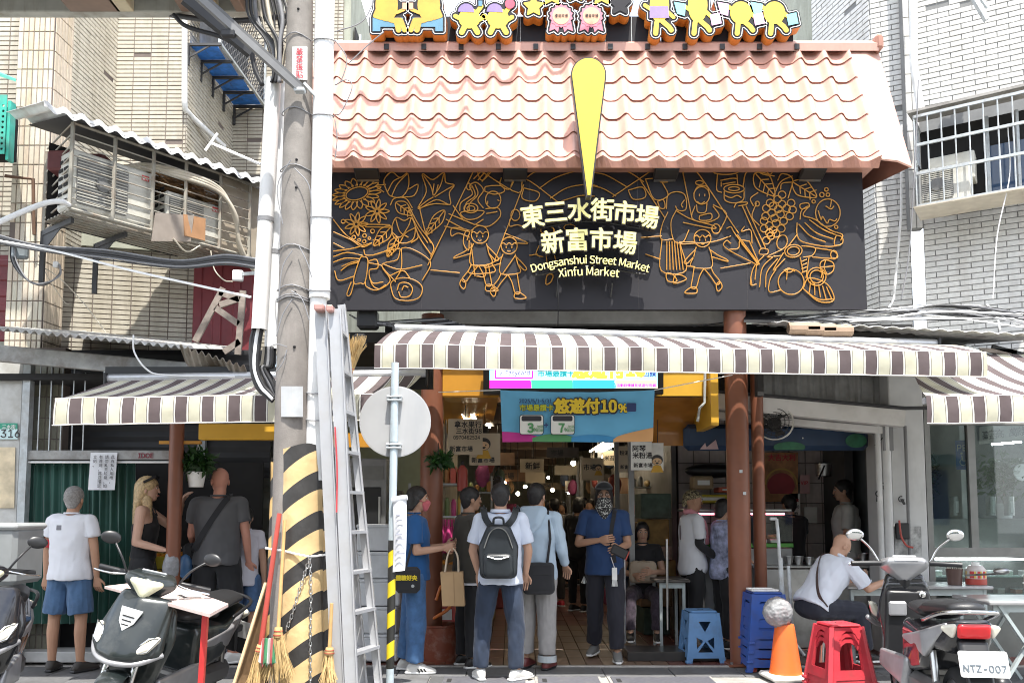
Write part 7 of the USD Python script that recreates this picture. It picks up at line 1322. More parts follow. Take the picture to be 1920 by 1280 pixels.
def person(label,x,y,H=1.68,rz=0,lean=0.0,head=(0,0),armL=None,armR=None,legL=None,legR=None,build=1.0,sk='mid',shirt=None,sleeve=.55,hem=.80,pants=None,cuff=.96,shoes=None,sole=None,hair=None,hairkind='short',face=False,z=0.0,curl=.5,neckhole=True,seat=None,pleg=.0,loose=1.0,shoulderw=1.0,group=None):
    """x, y: where the hips stand; rz: 0 = back to the camera, 180 = facing it, -90 = facing right. Limb directions are in the body's frame (x right, y forward, z up)."""
    s = H / 1.70; t = thing('person',label,'person',(x,y,z),rz); T = Rx(-lean); hip0 = A(0,0,(.92 if seat is None else seat / s + .09)); b = build
    armL = armL or ((-.16,-.03,-1),(-.06,.10,-1)); armR = armR or ((.16,-.03,-1),(.06,.10,-1)); legL = legL or ((-.04,0,-1),(-.01,-.02,-1),0); legR = legR or ((.04,0,-1),(.01,-.02,-1),0)
    def tp(*p): return hip0 + T @ (A(*p) - A(0,0,.92))
    sw = .172 * shoulderw * (b ** .5); sh = {'L': tp(-sw,0,1.395),'R': tp(sw,0,1.395)}; hp = {'L': hip0 + A(-.088,0,-.02),'R': hip0 + A(.088,0,-.02)}
    J = {}
    for k,a in (('L',armL),('R',armR)):
        e = sh[k] + unit(a[0]) * .285; w = e + unit(a[1]) * .245; J[k] = (sh[k],e,w,unit(a[1]),A(*a[2]) if len(a) > 2 else None)
    Lg = {}
    for k,l in (('L',legL),('R',legR)): kn = hp[k] + unit(l[0]) * .42; an = kn + unit(l[1]) * .40; Lg[k] = (hp[k],kn,an,l[2] if len(l) > 2 else 0)
    nb = tp(0,-.01,1.44); hc = tp(0,.015,1.44) + A(0,0,.155) * 1.0 + T @ A(0,.01 + .03 * (lean > .3),0); HR = (Rx(-lean * .5)) @ Rz(head[0]) @ Rx(-head[1]); hd = lambda *p: hc + HR @ A(*p)
    el = lambda c,r,n=18: sph(A(0,0,0),r,n).transform(np.column_stack([T,A(0,0,0)]).tolist()).translate(c.tolist())
    eh = lambda c,r,n=20: sph(A(0,0,0),r,n).transform(np.column_stack([HR,A(0,0,0)]).tolist()).translate(hd(*c).tolist())
    rings = [((0,0,.93),(.152,.108,.09)),((0,0,1.06),(.138,.098,.08)),((0,.005,1.26),(.160,.110,.11)),((0,-.005,1.385),(.150,.085,.06))]
    tor = [el(tp(*c),A(r[0] * b,r[1] * b,r[2])) for c,r in rings]
    body = [hull(tor[0],tor[1]),hull(tor[1],tor[2]),hull(tor[2],tor[3]),hull(tor[3],sph(sh['L'],.05),sph(sh['R'],.05)),cap(nb - T @ A(0,0,.04),.062,hd(0,-.015,-.07),.052)]
    body += [hull(eh((0,-.012,.03),(.074,.092,.085)),eh((0,.012,-.04),(.062,.072,.07)),eh((0,.045,-.085),(.034,.03,.024)),eh((0,.055,.02),(.05,.035,.05))),hull(eh((0,.086,.012),(.010,.008,.01),10),eh((0,.097,-.026),(.014,.010,.010),10)),eh((0,.078,-.058),(.024,.014,.012),10)]
    for e in (-1,1): body.append(eh((e * .074,-.008,-.012),(.010,.020,.031),10))
    for k in 'LR':
        S,E_,W,d,up = J[k]; sg = -1 if k == 'L' else 1
        body += [cap(S,.050 * b ** .5,E_,.038),hull(sph(E_,.038,14),sph(E_ + (W - E_) * .3,.037,14),sph(W,.025,14))]
        a,c,_ = frame(d,up if up is not None else (0,1,0)); side = a * (1 if up is not None else 1); pn = c; hw = W + d * .085
        side = side * (1 if side @ A(0,1,0) > -.2 else -1)
        body.append(hull(*[sph(W + d * q + side * u,r,8) for q,u,r in ((.015,-.016,.015),(.015,.016,.015),(.088,-.032,.0115),(.088,.032,.0115),(.06,0,.016))]))
        nrm = unit(np.cross(d,side)); nrm = nrm * (1 if nrm @ A(-sg,.2,-.2) > 0 else -1)
        for i,(u,l) in enumerate(((-.031,.062),(-.0105,.075),(.0105,.080),(.031,.072))):
            r0 = W + d * .088 + side * u; d1 = unit(d + nrm * curl * .8); m1 = r0 + d1 * l * .5; d2 = unit(d + nrm * curl * 2.2); body += [cap(r0,.0095,m1,.0088,8),cap(m1,.0088,m1 + d2 * l * .5,.0072,8)]
        th0 = W + d * .03 + side * .026; th1 = th0 + unit(d * .7 + side * .7 + nrm * .3) * .042; body += [cap(th0,.013,th1,.0105,8),cap(th1,.0105,th1 + unit(d + nrm * .5) * .032,.0085,8)]
        Hp,Kn,An,yaw = Lg[k]; body += [cap(Hp,.088 * b ** .5,Kn,.054),hull(sph(Kn,.052,14),sph(Kn + (An - Kn) * .3 - A(0,.012,0),.052,14),sph(An,.034,14))]
        fd = Rz(-yaw * sg) @ A(0,1,0); body.append(hull(sph(An,.034,12),sph(An + A(0,0,-.045) - fd * .03,.028,12),sph(An + fd * .13 + A(0,0,-.055),.024,12)))
    sc_ = lambda m: (m[0] * s,m[1])
    bp_ = emit(t,'body',sc_(soft(union(body),.028,4)),skin(sk),smooth=True)
    rt_ = H / 1.70; seed = int(abs(x * 100)) % 97
    if shirt is not None:
        o = .016 * loose; tr = [el(tp(*c),A(r[0] * b + o + .012,r[1] * b + o + .012,r[2] + (.0 if i else .1))) for i,(c,r) in enumerate(rings)]
        low = el(tp(0,0,.84),A(.160 * b + o + .01,.118 * b + o + .012,.1)); ts = union([hull(low,tr[0],tr[1]),hull(tr[1],tr[2]),hull(tr[2],tr[3]),hull(tr[3],sph(sh['L'],.060),sph(sh['R'],.060))])
        nz = T @ A(0,0,1); hpnt = tp(0,0,hem); ts = ts.trim_by_plane(nz.tolist(),float(nz @ hpnt)); npt = tp(0,0,1.472); ts = ts.trim_by_plane((-nz).tolist(),float(-nz @ npt)); parts = [ts]
        for k in 'LR':
            S,E_,W,d,_ = J[k]; ua = E_ - S; f = min(sleeve,1.0); end = S + ua * f; r1 = (.064 * b ** .5 if f < .9 else .052)
            m = cap(S - unit(ua) * .0 - A(0,0,.010),.067 * b ** .5,end + unit(ua) * .05 * (sleeve < 1),r1,16)
            if sleeve < 1: m = m.trim_by_plane((-unit(ua)).tolist(),float(-unit(ua) @ end))
            parts.append(m)
            if sleeve > 1:
                w2 = E_ + (W - E_) * (sleeve - 1); m2 = cap(E_,.053,w2 + d * .05,.042,16).trim_by_plane((-d).tolist(),float(-d @ w2)); parts.append(m2)
        emit(t,'shirt',sc_(soft(union(parts),.022,3,.018 * loose,7.5,seed,(1,1,.75))),shirt,smooth=True)
    if pants is not None:
        pl = [hull(el(tp(0,0,.965),A(.157 * b,.114 * b,.07)),sph(Lg['L'][0],.098 * b),sph(Lg['R'][0],.098 * b))]
        for k in 'LR':
            Hp,Kn,An,_ = Lg[k]; c = cuff * 2; th = Kn - Hp; shn = An - Kn
            if c < 1: end = Hp + th * c; m = cap(Hp,.102 * b ** .5,end + unit(th) * .06,.092 + pleg).trim_by_plane((-unit(th)).tolist(),float(-unit(th) @ end)); pl.append(m)
            else:
                pl.append(cap(Hp,.102 * b ** .5,Kn,.070 + pleg)); end = Kn + shn * (c - 1); m = cap(Kn,.070 + pleg,end + unit(shn) * .05,.058 + pleg).trim_by_plane((-unit(shn)).tolist(),float(-unit(shn) @ end)); pl.append(m)
        emit(t,'trousers' if cuff > .6 else 'shorts',sc_(soft(union(pl),.024,3,.021,8,seed + 5,(1.4,1.4,.6))),pants,smooth=True)
    if shirt is not None and sleeve < 1.5:
        emit(t,'neckband',sc_(G().tube([tp(.067 * math.cos(a),.060 * math.sin(a) - .010,1.463) for a in np.linspace(0,2 * PI,20)],.0085,5,cap=False).arrays()),shirt,smooth=True)
        for k in 'LR':
            if sleeve < 1: S,E_ = J[k][:2]; q_ = S + (E_ - S) * (sleeve - .03); a_,b_,_ = frame(E_ - S); emit(t,'sleeve_hem',sc_(G().tube([q_ + (a_ * math.cos(w_) + b_ * math.sin(w_)) * (.0655 * build ** .5) for w_ in np.linspace(0,2 * PI,18)],.0045,5,cap=False).arrays()),shirt,smooth=True)
    for k in 'LR':
        if shoes is None: continue
        _,Kn,An,yaw = Lg[k]; fd = Rz(-yaw * (-1 if k == 'L' else 1)) @ A(0,1,0); sd = A(fd[1],-fd[0],0); g0 = An - A(0,0,.078)
        m = hull(sph(An + A(0,0,-.005) - fd * .012,(.044,.048,.03),14),sph(g0 - fd * .045 + A(0,0,.03),.036,14),sph(g0 + fd * .11 + A(0,0,.03),(.046,.046,.034),14),sph(g0 + fd * .165 + A(0,0,.022),(.038,.038,.022),14))
        m = m.trim_by_plane([0,0,1],float(g0[2] + .012)); p = emit(t,'shoe',sc_(soft(m,.02,3)),shoes,smooth=True)
        so = hull(*[sph(g0 + fd * a + sd * c_ + A(0,0,.008),.012,8) for a,c_ in ((-.075,-.022),(-.075,.022),(.10,-.04),(.10,.04),(.19,-.018),(.19,.018))]); emit(p,'sole',sc_(meshkit.arrays(so)[:2]),sole or M_white)
        emit(p,'lace',sc_(G().tube([An + fd * .055 + sd * .02 - A(0,0,.022),An + fd * .065 - sd * .02 - A(0,0,.026),An + fd * .085 + sd * .02 - A(0,0,.036)],.004,5).arrays()),sole or M_white)
    if hair is not None:
        hs_ = [eh((0,-.014,.032),(.083,.102,.094),26)]
        if hairkind == 'short': hs_.append(hull(eh((0,-.045,.0),(.078,.062,.07)),eh((0,-.055,-.065),(.05,.032,.03))))
        if hairkind == 'bob': hs_.append(hull(eh((0,-.03,.0),(.092,.088,.09)),eh((0,-.035,-.09),(.088,.07,.03))))
        if hairkind == 'long': hs_ += [hull(eh((0,-.035,.02),(.09,.09,.09)),eh((0,-.065,-.12),(.095,.06,.05))),hull(eh((0,-.065,-.12),(.10,.06,.05)),eh((-.02,-.10,-.36),(.075,.035,.04))),hull(eh((.05,.0,-.10),(.035,.05,.05)),eh((.06,.03,-.26),(.03,.03,.05)))]
        m = union(hs_); n_ = HR @ unit(A(0,-.78,.62)); m = m.trim_by_plane(n_.tolist(),float(n_ @ hd(0,.068,.036))) if hairkind != 'long' else m - hull(eh((0,.10,-.03),(.058,.07,.075)),eh((0,.10,-.09),(.05,.06,.05)))
        emit(t,'hair',sc_(soft(m,.016,2,.006,26,seed + 9,(1,1,.5))),hair,smooth=True)
    if face:
        for e in (-1,1):
            emit(t,'eye',sc_(G().ball(hd(e * .031,.0835,.008),(.013,.006,.0065),1,HR).arrays()),pm('eye_white',(.6,.57,.53),.3)); emit(t,'iris',sc_(G().ball(hd(e * .031,.0885,.008),(.006,.004,.006),1,HR).arrays()),M_black)
            emit(t,'eyebrow',sc_(G().tube([hd(e * .016,.094,.03),hd(e * .03,.0935,.035),hd(e * .046,.082,.031)],.004,5).arrays()),M_hairb)
        emit(t,'mouth',sc_(G().tube([hd(-.022,.084,-.058),hd(0,.094,-.060),hd(.022,.084,-.058)],.0055,6).arrays()),pm('lip',(.35,.12,.10),.5))
    M4 = Rz(math.radians(rz)); wl = lambda p: A(x,y,z) + M4 @ (np.asarray(p,float) * s)
    return dict(path=t,hd=hd,tp=tp,w=wl,L=J['L'],R=J['R'],leg=Lg,HR=HR,s=s,emit=lambda n,g,m,sm=False,**k: emit(t,n,sc_(g.arrays() if isinstance(g,G) else g),m,smooth=sm,**k))
def gpt(px,py): q = Gd(px,py); return q[0],q[1]
M_wt = clothm('white_tee',(.66,.67,.71),var=.03); M_canv = clothm('black_canvas',(.018,.018,.021)); M_blk = clothm('black',(.014,.014,.016)); M_shw = pm('white_shoe',(.66,.65,.62),.6,var=.05,obj=True); M_shk = pm('black_shoe',(.02,.018,.017),.5,obj=True)
def strap(p,pts,m=None,w=.035,th=.006,name='strap'):
    sp = spline(pts,6); g = G()
    for a,b_ in zip(sp[:-1],sp[1:]): g.beam(a,b_ + (b_ - a) * .15,w,th,up=(0,1,0.2))
    return p['emit'](name,g,m or M_canv)
# 1 grey haired man
x,y = gpt(124,1258); p = person('grey haired man in white tee and denim shorts with a red armband',x,y,1.665,-8,head=(.12,0),build=1.12,sk='tan',shirt=M_wt,hem=.85,pants=clothm('jean_shorts',(.055,.115,.22),var=.25),cuff=.44,pleg=.02,shoes=pm('dark_loafer',(.035,.03,.026),.6,obj=True),sole=M_black,hair=M_hairg,armL=((-.22,.02,-1),(-.06,.06,-1)),armR=((.22,-.02,-1),(.05,.12,-1)),loose=1.3,legL=((-.13,0,-1),(-.02,0,-1),.25),legR=((.10,0,-1),(.02,0,-1),.3))
S,E_ = p['L'][0],p['L'][1]; p['emit']('armband',G().tube([S + (E_ - S) * .62,S + (E_ - S) * .88],[.068,.064],18,cap=False),pm('armband_red',(.50,.03,.04),.7)); p['emit']('back_print',G().prism(rrect(.05,.045,.004),.004,p['tp'](-.03,-.140,1.33),(1,0,0),(0,.1,1)),clothm('print_grey',(.18,.18,.2)))
# 2 blonde woman
x,y = gpt(262,1246); M_blonde = p = person('blonde woman in black halter top holding a bottle and grey bag',x,y,1.77,-78,head=(-.1,0),build=.92,sk='fair',shirt=None,pants=clothm('black_skirt',(.016,.016,.018)),cuff=.30,pleg=.05,shoes=M_shk,hair=M_hairy,hairkind='long',face=True,armR=((.10,-.10,-1),(.05,1,-.28)),armL=((-.15,.75,-.55),(.25,.3,1)),curl=.9)
tp_ = p['tp']; el_ = lambda c,r: sph(tp_(*c),r,20); tps = union([hull(el_((0,0,.98),(.152,.112,.06)),el_((0,0,1.08),(.135,.104,.06))),hull(el_((0,0,1.08),(.135,.104,.06)),el_((0,.012,1.25),(.156,.122,.07))),hull(el_((0,.03,1.26),(.12,.098,.05)),el_((0,.03,1.36),(.06,.07,.03)))])
p['emit']('halter_top',soft(tps,.025,4,.005,9),clothm('black_top',(.014,.014,.016)),True)
for e in (-1,1): strap(p,[tp_(e * .06,.1,1.35),tp_(e * .05,.05,1.44),tp_(e * .02,-.06,1.45)],w=.022,name='neck_strap')
p['emit']('sunglasses',G().tube([p['hd'](-.09,-.02,.06),p['hd'](-.05,.07,.115),p['hd'](.05,.07,.115),p['hd'](.09,-.02,.06)],.012,6),M_black)
h = p['w'](p['R'][2] + p['R'][3] * .09); bt_ = thing('water_bottle','clear water bottle with blue cap held by the blonde woman','bottle',h); emit(bt_,'body',G().lathe([(0,0),(.03,0),(.032,.1),(.022,.14),(.012,.165),(0,.165)],14,h + A(.0,-.03,-.02)),pm('clear_plastic',(.55,.60,.64),.1),smooth=40); emit(bt_,'cap',G().lathe([(0,.165),(.015,.165),(.015,.19),(0,.19)],12,h + A(.0,-.03,-.02)),pm('cap_blue',(.03,.25,.6),.4))
gbg = thing('carrier_bag','crumpled grey plastic bag hanging from the blonde woman hand','bag',h); ic = trimesh.creation.icosphere(3); v = ic.vertices * A(.075,.05,.14); v = v * (1 + .35 * (meshkit.fbm(ic.vertices * 2.6,3,3) - .5))[:,None]; emit(gbg,'sack',(v + h + A(0,-.05,-.13),ic.faces),pm('grey_plastic_film',(.24,.24,.25),.35,var=.3,scale=25),smooth=True)
# 3 bald man
x,y = gpt(402,1243); p = person('tall bald man in grey tee and black shorts with crossbody strap',x,y,1.86,6,head=(.45,.05),build=1.14,sk='ruddy',shirt=clothm('grey_tee',(.085,.085,.09)),hem=.86,sleeve=.6,pants=clothm('black_shorts',(.013,.013,.015)),cuff=.40,pleg=.015,shoes=M_shw,armL=((-.2,.2,-1),(-.1,.9,-.5)),armR=((.22,-.05,-1),(.05,.35,-1)),loose=1.1,legL=((-.10,.0,-1),(0,0,-1),.1),legR=((.14,-.02,-1),(.0,-.02,-1),1.1))
strap(p,[p['tp'](.11,.05,1.46),p['tp'](.09,-.10,1.43),p['tp'](-.02,-.152,1.25),p['tp'](-.16,-.12,1.02),p['tp'](-.185,.02,.96)],w=.05)
for e in (-1,1): p['emit']('glasses_arm',G().tube([p['hd'](e * .078,.08,.01),p['hd'](e * .08,-.01,.005)],.004,5),M_black)
c = p['w'](p['tp'](-.24,.08,.95)); wb = thing('waist_bag','small black crossbody bag at the bald man hip','bag',c); emit(wb,'pouch',G().cbox(c,(.12,.2,.2),.03),M_canv); emit(wb,'blue_bag',G().ball(c + A(-.02,-.1,-.12),(.07,.05,.12),2),pm('blue_film',(.06,.14,.28),.35),smooth=True)
# 4 boy
y = 8.5; x = P(484,0,y)[0]; person('boy in pale tee and denim shorts beside the bald man',x,y,1.48,10,build=.86,sk='mid',shirt=clothm('pale_tee',(.55,.54,.60)),hem=.83,pants=M_denim,cuff=.42,pleg=.02,shoes=M_shw,hair=M_hairb,hairkind='short',armL=((-.2,.0,-1),(-.1,.1,-1)),loose=1.2)
# 5 woman in blue tee
x,y = gpt(776,1258); p = person('woman in blue tee and jeans with pink mask holding bags',x,y,1.665,-84,head=(-.08,.02),build=1.02,sk='mid',shirt=clothm('royal_blue_tee',(.012,.085,.25)),hem=.84,sleeve=.75,pants=clothm('blue_jeans',(.05,.125,.27),var=.3,scale=12),cuff=.97,pleg=.022,shoes=M_shw,hair=M_hairb,hairkind='bob',face=True,armR=((.12,.05,-1),(-.15,1,.12)),armL=((-.12,.15,-1),(.25,1,.15)),curl=1.1,legR=((.02,.05,-1),(0,-.04,-1),.1),legL=((-.02,-.10,-1),(0,-.1,-1),0))
mk = hull(sph(p['hd'](0,.085,-.035),(.05,.035,.03),14),sph(p['hd'](0,.07,-.085),(.042,.03,.03),14),sph(p['hd'](0,.06,-.05),(.062,.04,.035),14)); p['emit']('face_mask',soft(mk,.02,2),clothm('pink_mask',(.52,.12,.14)),True); p['emit']('mask_loop',G().tube([p['hd'](.06,.06,-.03),p['hd'](.076,.0,.0)],.004,4),clothm('pink_mask',(.5,.1,.1)))
for k in range(3): p['emit']('shoe_stripe',G().beam(p['leg']['R'][2] + A(.052,.03 + .028 * k,-.03),p['leg']['R'][2] + A(.053,.05 + .028 * k,-.062),.012,.006,up=(1,0,0)),M_black)
hw = p['w'](p['R'][2] + p['R'][3] * .09); kb = thing('paper_bag','brown kraft paper bag held by the woman in blue tee','bag',hw); c = hw + A(.0,-.02,-.36); bx = [(c[0] - .10,c[2] + .14),(c[0] + .10,c[2] + .14),(c[0] + .12,c[2] - .16),(c[0] - .08,c[2] - .16)]
Kw = dict(U=(1,0,0),V=(0,0,1),N=(0,1,0)); emit(kb,'bag',G().prism(bx,.12,A(0,c[1] - .06,0),**Kw),pm('kraft_bag',(.42,.28,.15),.8,var=.08,scale=6)); emit(kb,'side_fold',G().beam(A(c[0] + .02,c[1] - .062,c[2] + .138),A(c[0] + .03,c[1] - .062,c[2] - .158),.004,.004),pm('kraft_crease',(.30,.19,.10),.8))
for dy in (-.06,.06): emit(kb,'handle',G().tube(spline([A(c[0] - .06,c[1] + dy,c[2] + .14),A(c[0] - .04,c[1] + dy * .6,c[2] + .28),hw + A(0,0,-.01),A(c[0] + .05,c[1] + dy * .6,c[2] + .28),A(c[0] + .06,c[1] + dy,c[2] + .14)],5),.006,6),pm('paper_cord',(.6,.5,.38),.8))
c = p['w'](p['tp'](.24,-.06,.86)); sbg = thing('shoulder_bag','black shoulder bag with yellow writing on the woman in blue tee','bag',c); emit(sbg,'bag',G().cbox(c,(.22,.09,.23),.03),M_canv); emit(sbg,'lettering',text('體驗好央',.062,c + A(-.1,-.05,.005),depth=.003,bold=2,width=.19),pm('yellow_ink',(.65,.5,.02),.6)); emit(sbg,'badge',G().lathe([(0,0),(.014,0),(.014,.004),(0,.004)],12,c + A(.05,-.046,-.05),Rx(PI / 2)),M_galv); emit(sbg,'strap',G().tube([c + A(-.02,0,.1),p['w'](p['tp'](.23,-.02,1.2)),p['w'](p['tp'](.16,0,1.46))],.012,6),M_canv)
# 6 man in dark tee
x,y = gpt(878,1248); p = person('man in dark olive tee and black trousers facing right',x,y,1.665,-62,head=(-.15,0),build=1.08,sk='tan',shirt=clothm('olive_tee',(.055,.05,.04)),hem=.80,sleeve=.7,pants=M_blk,cuff=.97,pleg=.01,shoes=M_shk,hair=M_hairb,face=True,armR=((.2,.12,-1),(.08,.22,-1)),loose=1.2); p['emit']('white_hem',G().tube([p['tp'](.19 * math.cos(a),.145 * math.sin(a),.79) for a in np.linspace(0,2 * PI,22)],.012,5,cap=False),M_wt)
# 7 man with backpack
x,y = gpt(938,1274); M_lb = clothm('pale_blue_shirt',(.58,.63,.74),var=.05); p = person('man in pale blue shirt and dark jeans wearing a black backpack',x,y,1.685,-4,head=(.05,0),build=1.06,sk='mid',shirt=M_lb,hem=.83,sleeve=.78,pants=clothm('dark_jeans',(.020,.032,.060),var=.3),cuff=.97,pleg=.008,shoes=M_shw,hair=M_hairb,armL=((-.25,.05,-1),(.15,.45,-.8)),armR=((.25,.05,-1),(-.12,.5,-.8)),legL=((-.16,0,-1),(-.05,.0,-1),.35),legR=((.12,0,-1),(.0,0,-1),.7),loose=1.25)
p['emit']('collar',G().tube([p['tp'](.075 * math.cos(a),.065 * math.sin(a) - .005,1.465) for a in np.linspace(0,2 * PI,20)],.018,6,cap=False),M_lb,True)
c = p['w'](p['tp'](0,-.20,1.11)); bpk = thing('backpack','black backpack worn by the man in pale blue shirt','backpack',c); M_pack = pm('black_nylon',(.010,.013,.016),.4,var=.2,scale=20,bump=.001,bscale=200)
emit(bpk,'main_bag',soft(hull(*[sph(c + A(a,b_,d),r,12) for a,b_,d,r in ((-.11,0,-.17,.05),(.11,0,-.17,.05),(-.12,.02,.05,.05),(.12,.02,.05,.05),(-.06,.02,.19,.05),(.06,.02,.19,.05))]),.03,2),M_pack,smooth=True)
emit(bpk,'front_pocket',soft(hull(*[sph(c + A(a,-.055,d),r,12) for a,d,r in ((-.09,-.17,.04),(.09,-.17,.04),(-.09,-.04,.035),(.09,-.04,.035))]),.03,2),M_pack,smooth=True); emit(bpk,'zip',G().tube(spline([c + A(-.09,-.098,-.03),c + A(0,-.105,-.05),c + A(.09,-.096,-.03)]),.006,5),M_steel); emit(bpk,'zip',G().tube(spline([c + A(-.12,-.04,.04),c + A(-.07,-.05,.17),c + A(0,-.05,.21),c + A(.07,-.05,.17),c + A(.12,-.04,.04)]),.005,5),M_fr); emit(bpk,'grab_loop',G().tube(spline([c + A(-.045,.03,.22),c + A(-.035,.01,.29),c + A(.035,.01,.29),c + A(.045,.03,.22)]),.011,6),M_pack)
for e in (-1,1):
    sp = spline([c + A(e * .05,.05,.2),p['w'](p['tp'](e * .12,-.12,1.40)),p['w'](p['tp'](e * .145,-.03,1.49)),p['w'](p['tp'](e * .15,.09,1.38))],6); g = G(); [g.beam(a,b_ + (b_ - a) * .15,.055,.012,up=(0,1,.3)) for a,b_ in zip(sp[:-1],sp[1:])]; emit(bpk,'shoulder_strap',g,M_pack)
# 8 man in hoodie
x,y = gpt(1006,1252); M_hood = clothm('sky_hoodie',(.40,.50,.60),var=.06); p = person('man in light blue hoodie and grey trousers seen from behind',x,y,1.70,-24,head=(-.1,0),build=1.1,sk='mid',shirt=M_hood,hem=.80,sleeve=1.95,pants=clothm('stone_trousers',(.30,.29,.285),var=.12),cuff=.93,pleg=.02,shoes=pm('maroon_shoe',(.14,.03,.03),.5,obj=True),sole=M_black,hair=M_hairb,armL=((-.16,.1,-1),(.1,.6,-.7)),armR=((.2,.12,-1),(-.1,.7,-.7)),loose=1.35)
p['emit']('hood',soft(hull(*[sph(p['tp'](a,b_,d),r,12) for a,b_,d,r in ((-.09,-.08,1.45,.05),(.09,-.08,1.45,.05),(-.06,-.14,1.33,.045),(.06,-.14,1.33,.045),(0,-.15,1.26,.035))]),.025,2,.012,12),M_hood,True); p['emit']('trouser_turnup',G().tube([p['leg']['R'][2] + A(0,0,.05),p['leg']['R'][2] + A(0,0,-.01)],[.086,.088],16,cap=False),clothm('pale_turnup',(.42,.46,.48)))
c = p['w'](p['tp'](.10,-.19,.86)); hb_ = thing('shoulder_bag','plain black shoulder bag on the man in light blue hoodie','bag',c); emit(hb_,'bag',soft(hull(*[sph(c + A(a,b_,d),.045,12) for a in (-.10,.10) for b_,d in ((0,-.12),(.0,.08))]),.03,2,.01,8),M_canv,smooth=True); emit(hb_,'flap',G().cbox(c + A(0,-.045,.06),(.25,.02,.1),.008),M_canv); emit(hb_,'strap',G().tube([c + A(.08,.05,.1),p['w'](p['tp'](.18,-.1,1.2)),p['w'](p['tp'](.14,-.06,1.46))],.012,6),M_canv)
# 9 walking man in bandana
x,y = gpt(1135,1236); M_navy = clothm('navy_tee',(.012,.040,.12)); p = person('walking man in navy tee with black cap and patterned bandana',x,y,1.715,172,head=(.05,.03),build=1.06,sk='tan',shirt=M_navy,hem=.82,sleeve=.72,pants=clothm('dark_trousers',(.014,.014,.022)),cuff=.96,pleg=.012,shoes=pm('grey_trainer',(.16,.16,.155),.6,obj=True),hair=M_hairb,hairkind='bob',face=True,armR=((.28,.15,-1),(-.95,.55,.16)),armL=((-.18,.12,-1),(.30,.9,-.1)),curl=1.0,legR=((.03,-.16,-1),(.03,-.34,-1),.25),legL=((-.05,.30,-1),(-.02,.06,-1),.1),loose=1.1)
cpm = sph(A(0,0,0),(.094,.114,.105),24).transform(np.column_stack([p['HR'],p['hd'](0,-.005,.035)]).tolist()).trim_by_plane((p['HR'] @ A(0,0,1)).tolist(),float((p['HR'] @ A(0,0,1)) @ p['hd'](0,0,.062))); p['emit']('cap',soft(cpm,.02,1),M_canv,True); p['emit']('cap_peak',G().grid(np.array([[p['hd'](.085 * math.sin(a),.075 + q * (.075 * math.cos(a)),.066 - .014 * q) for q in (0,.5,1)] for a in np.linspace(-1.3,1.3,9)]),thick=(0,0,.006)),M_canv)
M_band = mat('bandana_cloth',{'tc': ('texture_coordinate',{}),'v': ('voronoi_texture',{'scale': 55.0,'feature': 'f1'}),'r': ('rgb_ramp',{'ramp': [(0,(.5,.5,.48)),(.22,(.02,.02,.02)),(.62,(.03,.03,.03)),(.70,(.40,.40,.38))],'interpolate': False}),'p': ('principled_bsdf',{'roughness': .85})},[('tc.object','v.vector'),('v.distance','r.fac'),('r.color','p.base_color')],'p.BSDF')
bm = union([hull(sph(p['hd'](0,.07,-.035),(.066,.05,.02),16),sph(p['hd'](0,.055,-.12),(.085,.06,.03),16)),hull(sph(p['hd'](0,.055,-.12),(.085,.06,.03),16),sph(p['hd'](0,.08,-.255),(.016,.02,.02),12))]); p['emit']('bandana',soft(bm,.02,2,.008,20),M_band,True)
for e in (-1,1): p['emit']('glasses_lens',G().tube([p['hd'](e * .032 + .022 * math.cos(a),.103,.008 + .016 * math.sin(a)) for a in np.linspace(0,2 * PI,14)],.0035,5,cap=False),M_black)
strap(p,[p['tp'](-.11,-.04,1.47),p['tp'](-.10,.11,1.40),p['tp'](-.07,.147,1.2),p['tp'](-.10,.145,.95)],w=.04)
h = p['w'](p['L'][2] + p['L'][3] * .10); ph = thing('mobile_phone','black phone pouch with red edge in the walking man hands','phone',h); Rp = Rz(.2) @ Ry(.45); emit(ph,'pouch',G().cbox(h + A(.03,-.03,-.02),(.17,.03,.095),.012,Rp),M_black); emit(ph,'red_edge',G().beam(h + Rp @ A(.085,0,-.045) + A(.03,-.045,-.02),h + Rp @ A(.085,0,.045) + A(.03,-.045,-.02),.01,.01),M_redp)
c = p['w'](p['tp'](-.10,.17,.84)); tg = thing('hanging_tag','white tassel tag hanging at the walking man waist','tag',c); emit(tg,'tag',G().cbox(c,(.05,.012,.12),.004),M_white); [emit(tg,'strand',G().beam(c + A(-.02 + .01 * k,0,-.06),c + A(-.024 + .012 * k,0,-.12),.006,.006),M_white) for k in range(5)]; emit(tg,'cord',G().tube([c + A(0,0,.06),c + A(-.03,.03,.16)],.004,5),M_wt)
c = p['w'](p['tp'](.20,.02,.80)); ky = thing('key_bunch','bunch of keys clipped to the walking man belt','keys',c)
for k in range(5): a = -.5 + .25 * k; emit(ky,'key',G().beam(c,c + A(.06 * math.sin(a),-.01,-.07 * math.cos(a)),.012,.004),M_steel)
pol = thing('barrier_post','thin steel barrier posts behind the walking man','post',(*gpt(1168,1205),0)); [emit(pol,'rod',G().tube([P(xx,yt,8.9),P(xx + 2,yb,8.9)],.013,8),M_steel,smooth=40) for xx,yt,yb in ((1161,1030,1200),(1170,1028,1205),(1250,1010,1180))]
